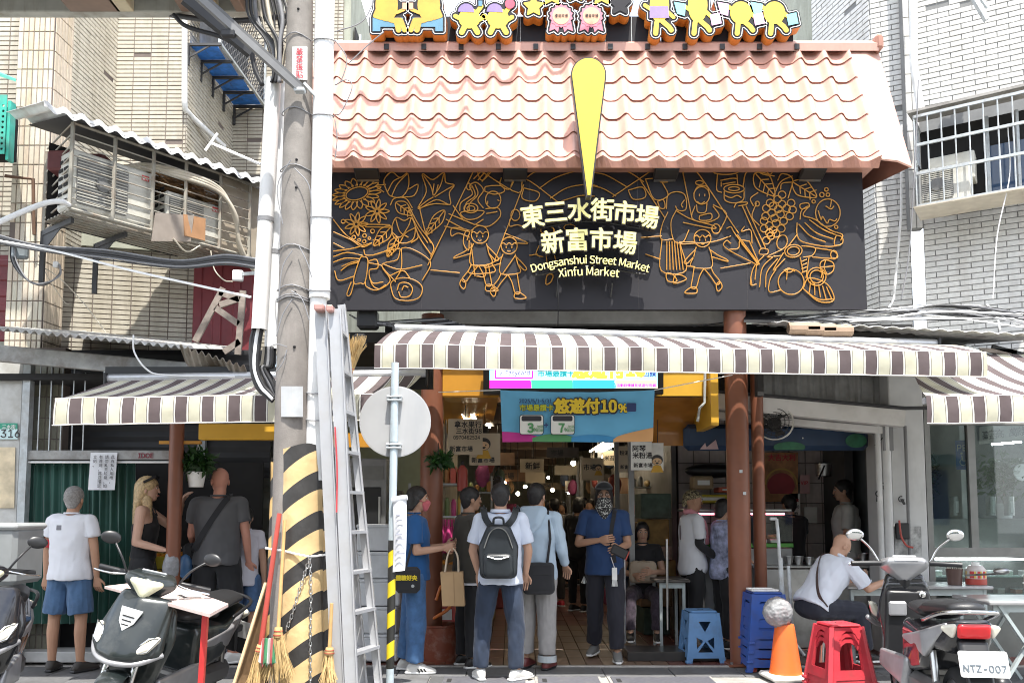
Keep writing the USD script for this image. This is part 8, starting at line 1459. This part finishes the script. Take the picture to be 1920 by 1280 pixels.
# 10 seated woman
x = P(1196,0,9.45)[0]; p = person('seated woman in black tee holding a beige cushion',x,9.6,1.60,172,head=(.1,.1),build=.95,sk='mid',seat=.50,shirt=M_blk,hem=.88,pants=clothm('dark_floral',(.05,.035,.05),var=.6,scale=30),cuff=.95,shoes=M_shk,hair=M_hairb,hairkind='bob',face=True,armL=((-.25,.3,-1),(.6,.9,.05)),armR=((.25,.3,-1),(-.6,.9,-.1)),legL=((-.15,1,-.08),(0,.05,-1),0),legR=((.15,1,-.08),(0,.05,-1),0)); c = p['w'](p['tp'](0,.22,1.15)); cu = thing('cushion','beige cushion on the lap of the seated woman','cushion',c); emit(cu,'cover',soft(hull(*[sph(c + A(a,0,b_),.05,12) for a in (-.1,.1) for b_ in (-.08,.06)]),.03,2,.01,6),clothm('beige',(.40,.32,.24)),smooth=True); emit(cu,'piping',G().tube([c + A(.14 * math.cos(a),-.03,.11 * math.sin(a)) for a in np.linspace(0,2 * PI,18)],.006,5,cap=False),clothm('beige_dark',(.28,.22,.16)))
q = A(x,9.65,0); stool('dark stool under the seated woman in black',x,9.68,M_gs,.46,.13,.16,0,'plain')
# 11 hat wearer
x,y = gpt(1279,1196); y -= .55; x = P(1281,0,y)[0]; p = person('woman in patterned cap and white tee with a pink towel',x,y,1.66,-80,head=(-.1,.05),build=1.05,sk='tan',shirt=M_wt,hem=.78,sleeve=.75,pants=M_blk,cuff=.58,pleg=.02,shoes=pm('sandal',(.2,.17,.15),.6,obj=True),face=True,armR=((.1,.05,-1),(-.05,.75,-.5)),armL=((-.1,.2,-1),(.1,1,-.1)),loose=1.3); M_pat = mat('camouflage_cloth',{'tc': ('texture_coordinate',{}),'v': ('noise_texture',{'scale': 34.0,'detail': 3.0}),'r': ('rgb_ramp',{'ramp': [(0,(.03,.025,.02)),(.45,(.28,.23,.13)),(.53,(.06,.05,.03)),(.60,(.42,.36,.22))],'interpolate': False}),'p': ('principled_bsdf',{'roughness': .85})},[('tc.object','v.vector'),('v.fac','r.fac'),('r.color','p.base_color')],'p.BSDF')
hm_ = sph(A(0,0,0),(.094,.114,.105),24).transform(np.column_stack([p['HR'],p['hd'](0,-.012,.03)]).tolist()).trim_by_plane((p['HR'] @ unit(A(0,-.3,1))).tolist(),float((p['HR'] @ unit(A(0,-.3,1))) @ p['hd'](0,.03,.04))); p['emit']('cap',soft(hm_,.02,1),M_pat,True); p['emit']('cap_tail',soft(hull(sph(p['hd'](0,-.09,.02),.04,12),sph(p['hd'](0,-.11,-.05),.02,12)),.02,1),M_pat,True)
p['emit']('towel',G().tube(spline([p['tp'](.10,.13,1.12),p['tp'](.11,.10,1.35),p['tp'](.075,-.02,1.475),p['tp'](0,-.075,1.475),p['tp'](-.075,-.01,1.475),p['tp'](-.10,.11,1.34),p['tp'](-.09,.14,1.15)],6),.028,8),clothm('pink_towel',(.60,.25,.29),bscale=90),True); S,E_,W = p['R'][:3]; p['emit']('arm_sleeve',G().tube(spline([S + (E_ - S) * .7,E_,E_ + (W - E_) * .9],5),[.05] * 5 + [.046] * 5 + [.033],14),M_blk,True); p['emit']('back_print',G().prism(rrect(.02,.16,.008),.004,p['tp'](.02,-.145,1.25),(1,0,0),(0,0,1)),clothm('print_dark',(.1,.06,.06)))
# 12 - 15 kitchen customers and cooks
x = P(1336,0,9.25)[0]; M_dye = pm('tie_dye_cloth',(.33,.36,.52),.85,var=.85,scale=9,obj=True); p = person('woman in blue tie dye blouse with a white mask',x,9.25,1.57,-78,head=(-.2,.1),build=1.02,sk='mid',shirt=M_dye,hem=.78,sleeve=1.4,pants=M_blk,cuff=.95,shoes=M_shk,hair=M_hairb,hairkind='bob',face=True,armR=((.1,.1,-1),(-.1,.8,-.4)),loose=1.4); p['emit']('face_mask',soft(hull(sph(p['hd'](0,.085,-.035),(.05,.035,.03),14),sph(p['hd'](0,.07,-.085),(.042,.03,.03),14)),.02,2),M_wt,True)
x = P(1366,0,9.6)[0]; person('shopper in black mostly hidden behind the large brown column',x,9.6,1.66,-70,build=.95,sk='mid',shirt=M_blk,hem=.8,sleeve=1.6,pants=clothm('khaki',(.35,.28,.2)),cuff=.96,shoes=M_shk,hair=M_hairb,hairkind='bob',armR=((.1,.1,-1),(-.1,.8,-.4)))
x = P(1458,0,9.95)[0]; person('cook in black seen from behind between the two brown columns',x,9.98,1.63,15,build=1.05,sk='mid',shirt=M_blk,hem=.78,pants=M_blk,cuff=.96,shoes=M_shk,hair=M_hairb,armR=((.2,.4,-1),(-.2,1,-.2)),loose=1.3)
x = P(1556,0,10.0)[0]; person('standing man in white tee looking left in the kitchen',x,10.0,1.80,78,head=(.0,.02),build=1.06,sk='mid',shirt=clothm('grey_white_tee',(.50,.50,.47)),hem=.80,sleeve=.8,pants=M_blk,cuff=.96,shoes=M_shk,hair=M_hairb,face=True,armL=((-.15,.1,-1),(0,.5,-1)),loose=1.35)
# 16 bald diner
x = P(1492,0,7.95)[0]; M_ws = clothm('pale_shirt',(.60,.63,.70),var=.03); p = person('bald elderly diner in white shirt bent over the steel table',x,7.95,1.66,-72,lean=.62,head=(0,.5),build=1.15,sk='mid',seat=.50,shirt=M_ws,hem=.90,sleeve=.85,pants=clothm('navy_trousers',(.016,.018,.03)),cuff=.95,pleg=.02,shoes=M_shk,face=True,armR=((.2,.55,-.75),(-.1,.95,.28)),armL=((-.2,.5,-.8),(.15,.95,.25)),curl=1.1,legR=((.12,1,-.08),(.02,.12,-1),.1),legL=((-.15,1,-.1),(0,.1,-1),.1),loose=1.35)
p['emit']('collar',G().tube([p['tp'](.07 * math.cos(a),.06 * math.sin(a) - .005,1.465) for a in np.linspace(0,2 * PI,20)],.017,6,cap=False),M_ws,True); strap(p,[p['tp'](-.10,-.03,1.47),p['tp'](-.07,-.125,1.38),p['tp'](.06,-.165,1.18),p['tp'](.17,-.12,.99),p['tp'](.20,.0,.93)],w=.04,m=clothm('brown_strap',(.05,.025,.02)))
h = p['w'](p['R'][2] + p['R'][3] * .1); bw_ = thing('soup_bowl','soup bowl the bald diner eats from','bowl',A(h[0] + .06,h[1] + .08,.765)); emit(bw_,'body',G().lathe([(0,0),(.04,0),(.085,.065),(.08,.065),(.04,.01),(0,.01)],18,A(h[0] + .06,8.08,.765)),M_steel,smooth=40); emit(bw_,'soup',G().lathe([(0,.052),(.074,.052)],18,A(h[0] + .06,8.08,.765)),pm('broth',(.3,.2,.1)))
# far shoppers
for k,(px,Yb,lab,col) in enumerate(((1050,16.5,'far shopper in brown deepest in the lane beside the lamps',(.10,.06,.04)),(1022,17.5,'far shopper in pale top deepest behind the two men',(.32,.30,.28)),(1012,15.4,'far shopper in maroon behind the hooded man',(.14,.03,.03)),(1088,17.0,'far shopper in grey deepest behind the walking man',(.12,.12,.13)))):
    person(lab,P(px,0,Yb)[0],Yb,1.62 + .03 * k,(160,20,190,-30)[k],sk='tan',shirt=clothm('deep_%d' % k,col),hem=.78,sleeve=.8 + .4 * (k % 2),pants=M_blk,cuff=.95,shoes=M_shk,hair=M_hairb,hairkind=('bob','short')[k % 2],loose=1.3)
for k,(px,Yb,lab,col,hk,sh_) in enumerate(((1036,13.2,'far shopper in dark grey with red shoes deep in the lane',(.075,.07,.065),'short',pm('red_shoe',(.5,.03,.05),.5,obj=True)),(1078,12.6,'shopper in black left of the walking man',(.012,.012,.014),'bob',M_shk),(1100,14.2,'far shopper in dark blue behind the walking man',(.03,.035,.05),'short',M_shk))):
    person(lab,P(px,0,Yb)[0],Yb,1.64,(20,-40,160)[k],sk='tan',shirt=clothm('far_%d' % k,col),hem=.75,sleeve=1.8,pants=clothm('far_trousers_%d' % k,tuple(.7 * v for v in col)),cuff=.95,shoes=sh_,hair=M_hairb,hairkind=hk,loose=1.3)

# ================================================================ scooters
M_tyre = pm('tyre_rubber',(.018,.018,.018),.85,bump=.001,obj=True); M_rim = pm('cast_rim',(.45,.45,.46),.35,metal=.8); M_chr = pm('chrome',(.7,.7,.7),.12,metal=1.0); M_seatl = pm('seat_vinyl',(.018,.018,.019),.42,bump=.001,bscale=200,obj=True)
def scooter(label,x,y,rz,body,trim,style,sc=1.0,steer=0.0,plate=None,roll=0):
    t = thing('scooter',label,'scooter',(x,y,0),rz,sc=sc,roll=roll); H_ = lambda *q: soft(hull(*[sph(c,r,14) for c,r in q]),.03,4)
    def e(n,m,mt,sm=True,par=t): return emit(par,n,m,mt,smooth=sm)
    Rs = Rz(steer); ax = A(.63,0,.22); piv = A(.50,0,0); st = lambda p: piv + Rs @ (np.asarray(p,float) - piv)
    for nme,c,R in (('front_wheel',st(ax),Rs @ Rx(PI / 2)),('rear_wheel',A(-.60,0,.22),Rx(PI / 2))):
        w = e(nme,G().lathe([(.145,-.05),(.185,-.052),(.212,-.035),(.22,0),(.212,.035),(.185,.052),(.145,.05)],36,c,R),M_tyre); e('rim',G().lathe([(.15,-.045),(.135,-.03),(.135,.03),(.15,.045)],28,c,R),M_rim,40,w); e('hub',G().lathe([(0,-.05),(.045,-.05),(.045,.05),(0,.05)],16,c,R),M_rim,40,w)
        for k in range(5): a = k * 2 * PI / 5; e('spoke',G().beam(c + R @ A(.03 * math.cos(a),.03 * math.sin(a),.01),c + R @ A(.14 * math.cos(a + .2),.14 * math.sin(a + .2),.01),.03,.02),M_rim,False,w)
        e('brake_disc',G().lathe([(.05,.058),(.095,.058),(.095,.062),(.05,.062)],24,c,R),M_steel,40,w)
    g = np.array([[st(A(.63 + .245 * math.cos(a),wv * .075,.22 + .245 * math.sin(a) - .02 * wv * wv)) for wv in np.linspace(-1,1,7)] for a in np.linspace(-.1,2.5,14)]); e('front_fender',G().grid(g,thick=(0,0,.006)),body)
    for s in (-1,1): e('fork_leg',G().tube([st(A(.63,s * .085,.22)),st(A(.53,s * .085,.58))],.02,10),M_chr)
    aw = np.diag([1,.72 if style == 'rear' else 1,1]); e('front_apron',(lambda m: (m[0] @ aw,m[1]))(soft(union([hull(*[sph(A(*c),r,14) for c,r in (((.64,0,.56),.05),((.52,.19,.60),.05),((.52,-.19,.60),.05),((.57,0,.66),.07),((.42,.15,.88),.04),((.42,-.15,.88),.04),((.47,0,.86),.06),((.62,.1,.57),.04),((.62,-.1,.57),.04))]),hull(*[sph(A(*c),r,12) for c,r in (((.43,.23,.68),.03),((.43,-.23,.68),.03),((.43,.17,.42),.03),((.43,-.17,.42),.03),((.40,.18,.84),.03),((.40,-.18,.84),.03),((.44,.08,.34),.03),((.44,-.08,.34),.03))])]),.03,5)),body)
    ap_ = e('nose_strip',G().tube(spline([A(.50,.24,.60),A(.62,.14,.535),A(.675,0,.52),A(.62,-.14,.535),A(.50,-.24,.60)],6),.018,8),trim)
    for s in (-1,1):
        fl = e('front_indicator',soft(hull(sph(A(.605,s * .125,.60),.026,12),sph(A(.535,s * .20,.69),.020,12),sph(A(.585,s * .16,.63),.032,12)),.02,2),pm('clear_lens',(.60,.57,.48),.08)); e('indicator_bezel',G().tube([A(.635,s * .11,.585),A(.60,s * .185,.62),A(.545,s * .22,.71),A(.57,s * .16,.69),A(.63,s * .105,.61)],.006,5),M_chr,True,fl)
    em = e('badge_plate',G().prism([(-.075,.07),(.075,.07),(.05,-.02),(0,-.075),(-.05,-.02)],.008,A(.585,0,.775),A(0,1,0),unit(A(-.42,0,1))),pm('badge_silver',(.55,.55,.53),.35,metal=.5),False)
    for k in range(3): e('badge_bar',G().beam(A(.588 + .008 * k,-.04 + .008 * k,.795 - .025 * k),A(.588 + .008 * k,.04 - .008 * k,.795 - .025 * k),.012,.006),M_black,False,em)
    e('inner_shield',H_((A(.36,.12,.78),.03),(A(.36,-.12,.78),.03),(A(.38,.14,.36),.03),(A(.38,-.14,.36),.03)),M_black); e('glove_box',G().cbox(A(.325,.08,.68),(.03,.12,.1),.01),trim,False); e('key_lock',G().lathe([(0,0),(.022,0),(.022,.012),(0,.012)],14,A(.33,-.09,.78),Ry(-PI / 2)),M_chr)
    e('floorboard',G().cbox(A(.13,0,.285),(.52,.34,.05),.02),M_black,False)
    for s in (-1,1): e('side_skirt',H_((A(.38,s * .17,.30),.03),(A(-.15,s * .18,.26),.035),(A(-.18,s * .17,.40),.03),(A(.36,s * .18,.38),.02)),trim)
    e('rear_body',soft(union([hull(*[sph(A(*c),r,14) for c,r in (((-.08,.12,.62),.05),((-.08,-.12,.62),.05),((-.10,.14,.36),.04),((-.10,-.14,.36),.04),((-.45,.14,.60),.05),((-.45,-.14,.60),.05),((-.45,.13,.44),.05),((-.45,-.13,.44),.05))]),hull(*[sph(A(*c),r,14) for c,r in (((-.45,.13,.60),.06),((-.45,-.13,.60),.06),((-.80,.07,.70),.045),((-.80,-.07,.70),.045),((-.70,.08,.58),.05),((-.70,-.08,.58),.05))])]),.03,5),body)
    for s in (-1,1): e('side_panel',H_((A(-.12,s * .165,.55),.02),(A(-.50,s * .175,.62),.02),(A(-.74,s * .12,.70),.015),(A(-.50,s * .165,.50),.02)),trim)
    e('seat',soft(union([hull(sph(A(.0,0,.74),(.07,.11,.04),14),sph(A(-.30,0,.735),(.1,.15,.05),14)),hull(sph(A(-.30,0,.75),(.08,.14,.05),14),sph(A(-.72,0,.80),(.06,.11,.04),14),sph(A(-.40,0,.78),(.06,.145,.045),14))]),.025,4),M_seatl)
    e('grab_rail',G().tube(spline([A(-.50,.17,.70),A(-.75,.16,.77),A(-.86,.08,.79),A(-.86,-.08,.79),A(-.75,-.16,.77),A(-.50,-.17,.70)],6),.013,8),M_chr if style == 'rear' else M_black)
    e('tail_lamp',H_((A(-.835,.07,.70),.022),(A(-.835,-.07,.70),.022),(A(-.825,.07,.655),.02),(A(-.825,-.07,.655),.02)),pm('red_lens',(.55,.015,.02),.12,coat=.5))
    for s in (-1,1): e('rear_indicator',H_((A(-.815,s * .10,.70),.02),(A(-.78,s * .145,.69),.018),(A(-.80,s * .11,.655),.018)),pm('clear_lens',(.6,.57,.48)))
    e('rear_mudguard',H_((A(-.80,.06,.60),.025),(A(-.80,-.06,.60),.025),(A(-.92,.05,.36),.02),(A(-.92,-.05,.36),.02)),M_black); e('reflector',G().cbox(A(-.945,0,.35),(.015,.075,.03),.005,Ry(.25)),M_redp,False)
    pU,pV = A(0,-1,0),unit(A(.32,0,1)); pO = A(-.975,0,.445)
    pl__ = e('number_plate',G().prism(rrect(.26,.145,.012,(0,.0725)),.004,pO,pU,pV),pm('plate_white',(.72,.72,.70),.35),False); e('plate_bracket',G().cbox(A(-.90,0,.53),(.09,.14,.06),.01),M_black,False)
    if plate: e('plate_number',text(plate,.095,pO + pV * .03 + pU * -.115 - A(.006,0,0),pU,pV,depth=.003,cjk=False,bold=1,width=.23),pm('plate_ink',(.10,.12,.14),.5),False,pl__)
    e('engine_case',G().cbox(A(-.42,.13,.27),(.50,.10,.16),.04),pm('engine_grey',(.13,.13,.13),.5,metal=.5),40); e('cylinder',G().cbox(A(-.12,0,.26),(.18,.16,.14),.02),M_fr,False)
    for k in range(5): e('cooling_fin',G().box(-.20 + .035 * k,-.09,.19,-.19 + .035 * k,.09,.35),M_steel,False)
    mf = e('muffler',G().tube([A(-.30,-.17,.22),A(-.36,-.17,.24),A(-.72,-.18,.36),A(-.76,-.18,.37)],[.03,.055,.062,.04],16),M_black); e('heat_shield',G().tube([A(-.45,-.215,.28),A(-.68,-.225,.35)],[.03,.034],10),M_chr,True,mf); e('exhaust_pipe',G().tube(spline([A(-.1,-.05,.2),A(-.1,-.14,.17),A(-.3,-.17,.22)],6),.018,8),M_steel)
    for s in (-1,1): e('rear_shock',G().tube([A(-.60,s * .13,.24),A(-.52,s * .13,.52)],.022,10),M_steel)
    e('centre_stand',G().beam(A(-.22,.11,.2),A(-.30,.14,.0),.025,.025).beam(A(-.22,-.11,.2),A(-.30,-.14,.0),.025,.025),M_black,False)
    q = lambda *c: st(A(*c))
    e('handlebar_cowl',soft(hull(*[sph(q(*c),r,14) for c,r in (((.42,0,.97),.07),((.37,.12,.99),.045),((.37,-.12,.99),.045),((.30,.10,1.01),.035),((.30,-.10,1.01),.035),((.40,0,.90),.05))]),.025,4),body if style == 'front' else pm('cowl_silver',(.42,.42,.43),.3,metal=.6)); e('steering_neck',G().tube([q(.40,0,.93),q(.46,0,.70)],[.06,.055],12),M_black)
    hl = e('headlight',soft(hull(*[sph(q(*c),r,12) for c,r in (((.475,.05,.985),.03),((.475,-.05,.985),.03),((.475,.0,.925),.032),((.46,.085,.995),.02),((.46,-.085,.995),.02))]),.02,2),pm('headlight_lens',(.62,.60,.42),.06)); e('dashboard',G().cbox(q(.305,0,1.035),(.09,.16,.015),.006,Rs @ Ry(-.35)),pm('dash_glass',(.35,.36,.36),.1),False)
    for s in (-1,1):
        e('grip',G().tube([q(.31,s * .16,1.0),q(.275,s * .36,.995)],.019,10),M_black); e('brake_lever',G().tube(spline([q(.36,s * .17,1.0),q(.38,s * .26,.99),q(.34,s * .37,.985)],5),.008,6),M_chr)
        ms__ = e('mirror_stem',G().tube(spline([q(.34,s * .17,1.01),q(.35,s * .22,1.10),q(.31,s * .29,1.17)],5),.008,6),M_chr if style == 'rear' else M_black); Rm = Rs @ Rz(-s * .25) @ Ry(-.15)
        e('mirror',G().ball(q(.305,s * .33,1.20),(.018,.062,.042),3,Rm),M_chr if style == 'rear' else M_black,True,ms__); e('mirror_glass',G().ball(q(.292,s * .33,1.20),(.010,.055,.036),2,Rm),pm('mirror_glass',(.85,.86,.87),.03,metal=1.0),True,ms__)
    return t
M_bgr = pm('scooter_grey_green',(.016,.021,.021),.28,metal=.3,var=.15,coat=.5,spec=.5,dirt=(.10,.10,.09),dscale=8,damt=.35,obj=True); M_bblk = pm('scooter_black',(.012,.012,.014),.16,coat=.8,dirt=(.06,.06,.055),dscale=6,damt=.3,obj=True); M_sil = pm('scooter_silver',(.36,.36,.37),.35,metal=.5,dirt=(.2,.19,.18),dscale=6,damt=.4,obj=True)
scooter('worn dark grey scooter facing the street in front of the blonde woman',-2.53,6.10,-99,M_bgr,M_sil,'front',1.02,.28,roll=-14)
scooter('black scooter cut off by the left edge of the photo',-3.78,6.1,-68,M_bblk,M_sil,'front',1.06,.5,roll=-8)
scooter('black and silver scooter seen from behind at the right tables',2.94,6.15,82,M_bblk,M_sil,'rear',1.06,-.12,'NTZ-007')

# ================================================================ cables
def cable(par,pts,Y,r,m,k=7,Y2=None,name='cable'):
    n = len(pts); emit(par,name,G().tube(spline([P(*p,Y + ((Y2 or Y) - Y) * i / max(n - 1,1)) for i,p in enumerate(pts)],k),r,6),m,smooth=True)
cl = thing('cable_bundle','black and white cables strung across the tiled wall below the cage','cables',P(200,475,8.2))
for k,(dy,m,r) in enumerate(((0,M_wire,.016),(5,M_wire,.012),(9,M_grey,.010),(-5,M_grey,.008),(13,M_wire,.007))): cable(cl,[(-20,440 + dy),(70,462 + dy * .6),(200,474 + dy),(330,492 + dy * .8),(420,483 + dy),(480,490 + dy)],8.3,r,m,Y2=6.6)
cable(cl,[(-20,448),(100,470),(250,508),(470,557)],8.2,.011,M_pipe,Y2=6.5); cable(cl,[(60,490),(110,520),(160,572),(200,625)],8.3,.005,M_beige); cable(cl,[(72,478),(90,520),(120,565),(130,570)],8.35,.004,M_beige); cable(cl,[(250,628),(252,660),(275,692),(310,703),(440,706)],7.6,.008,M_pipe); cable(cl,[(395,470),(402,505),(420,525),(436,528)],8.3,.006,M_beige)
sp_ = thing('splice_box','grey cable splice with coiled wires on the left wall','splice box',P(36,470,8.2)); emit(sp_,'box',G().cbox(P(38,470,8.2),(.14,.1,.16),.02,Rz(.3)),pm('splice_grey',(.20,.23,.25),.5))
for k in range(4): cable(sp_,[(20 + 3 * k,455),(22 + 3 * k,490),(45 + 4 * k,520 + 3 * k),(80 + 3 * k,535 - 2 * k),(110 + k,515),(112,495)],8.2 - .02 * k,.008,[M_wire,M_grey,M_wire,M_grey][k],name='coil')
emit(sp_,'plug',G().cbox(P(105,496,8.2),(.05,.04,.06),.008),M_pipe); jb = thing('junction_box','small white junction box above the red ribbed sheet','box',P(446,515,8.0)); emit(jb,'body',G().cbox(P(446,517,8.0),(.10,.06,.10),.01,Rz(.2)),M_pipe); emit(jb,'arm',G().beam(P(455,514,8.0),P(478,512,7.6),.02,.03),M_galv)
ct_ = thing('cable_bundle','thick dark cables falling beside the top of the concrete pole','cables',P(510,60,6.2))
for k in range(11): x = 462 + 7 * k; cable(ct_,[(x,-20),(x + 4 + k,30 + 3 * (k % 3)),(500 + 2.4 * k + 6 * ((k * 5) % 3),80 + 4 * (k % 4)),(512 + 1.6 * k,135),(508 + 2 * k,155)],6.3 + .03 * (k % 4),.009 + .004 * (k % 3),[M_wire,M_wire,M_grey,M_beige,M_wire,M_beige,M_wire,M_wire,M_grey,M_wire,M_beige][k])
cable(ct_,[(140,-10),(240,12),(330,30),(430,40),(545,30)],7.4,.022,M_wire,Y2=6.5); cable(ct_,[(325,28),(350,50),(410,68),(430,78)],6.6,.018,M_wire); cable(ct_,[(470,90),(478,130),(492,160)],6.4,.02,M_wire)
cr = thing('cable_bundle','tangle of thin white and black cables over the corrugated roof','cables',P(1700,590,8.2)); rgc = np.random.default_rng(21)
for k in range(24):
    y0,y1 = 604 + rgc.uniform(-12,6),592 + rgc.uniform(-8,30); xa = 1385 + rgc.uniform(-5,120); cable(cr,[(xa,y0),(xa + 80,y0 - rgc.uniform(-6,14)),(1650 + rgc.uniform(-40,40),596 - rgc.uniform(-8,18)),(1790 + rgc.uniform(-30,30),580 + rgc.uniform(-8,20)),(1960,y1)],8.3,rgc.uniform(.004,.009),[M_wire,M_pipe,M_grey,M_wire,M_pipe][k % 5],Y2=7.9)
cable(cr,[(1850,570),(1868,590),(1875,618)],8.1,.008,M_pipe); cable(cr,[(1300,612),(1385,600),(1440,585),(1500,600)],8.35,.007,M_wire); cable(cr,[(1890,240),(1893,330),(1870,440),(1862,560)],8.6,.006,M_pipe); cable(cr,[(1722,150),(1716,300),(1705,470),(1690,560)],8.8,.007,M_grey)
cg2 = thing('cable_bundle','dark cables and scraps behind the bracket left of the entrance awning','cables',P(700,610,8.1))
for k in range(9): cable(cg2,[(655 + 3 * k,590 + 2 * k),(690 + 6 * k,604 + 3 * (k % 3)),(760,600 + 3 * k),(830 + 6 * k,596 + 2 * k)],8.2,.007,[M_wire,M_grey,M_wire][k % 3])
emit(cg2,'black_box',G().cbox(P(690,600,8.25),(.2,.15,.18),.02).cbox(P(676,640,8.2),(.12,.12,.14),.02),M_black); emit(cg2,'dangling_cable',G().tube(spline([P(1045,520,7.95),P(1047,560,8.0),P(1046,612,8.2)]),.005,5),M_wire)
cu_ = thing('roof_cable','loose grey wires curling over the left end of the tiled roof','cables',P(640,200,7.6))
for pts in ([(628,75),(650,110),(640,150),(628,160)],[(628,160),(650,150),(660,165),(640,210),(628,215)],[(655,118),(690,85),(720,60)],[(628,60),(680,40),(706,-10)],[(628,225),(632,260),(628,300)]): cable(cu_,pts,7.3,.005,M_grey)
oc = thing('overhead_cable','high street cables whose shadows fall across the left of the tiled roof','cables',(-1,6.4,9.3))
for k,(a,b,s_,r) in enumerate((((-5,6.3,9.6),(1.2,6.9,9.9),.5,.035),((-1.62,6.3,9.2),(.4,6.2,9.0),.35,.03),((-1.62,6.3,8.9),(-.1,6.9,8.4),.25,.028),((-4,6.1,8.4),(-1.6,6.3,9.4),.3,.03),((-1.6,6.3,9.4),(-.3,6.0,10.4),.1,.028))): emit(oc,'cable',G().tube([A(*a) + (A(*b) - A(*a)) * u - A(0,0,s_ * 4 * u * (1 - u)) for u in np.linspace(0,1,14)],r,6),M_wire)
ob = thing('opposite_building','plain building across the street behind the viewer, mirrored in the shop glass','building',(0,-11,0)); emit(ob,'wall',G().box(-16,-11.4,0,16,-11,8),M_plast)
for k in range(10): emit(ob,'window',G().box(-14.5 + 3 * k,-10.99,1.0,-12.6 + 3 * k,-10.95,2.8),pm('blue_dark_glass',(.03,.06,.12))); emit(ob,'awning',G().grid(np.array([[A(x,-11,3.3),A(x,-9.9,2.9)] for x in (-15 + 3 * k,-12.4 + 3 * k)]),thick=(0,0,.03)),M_cur if k % 2 else M_roofd)
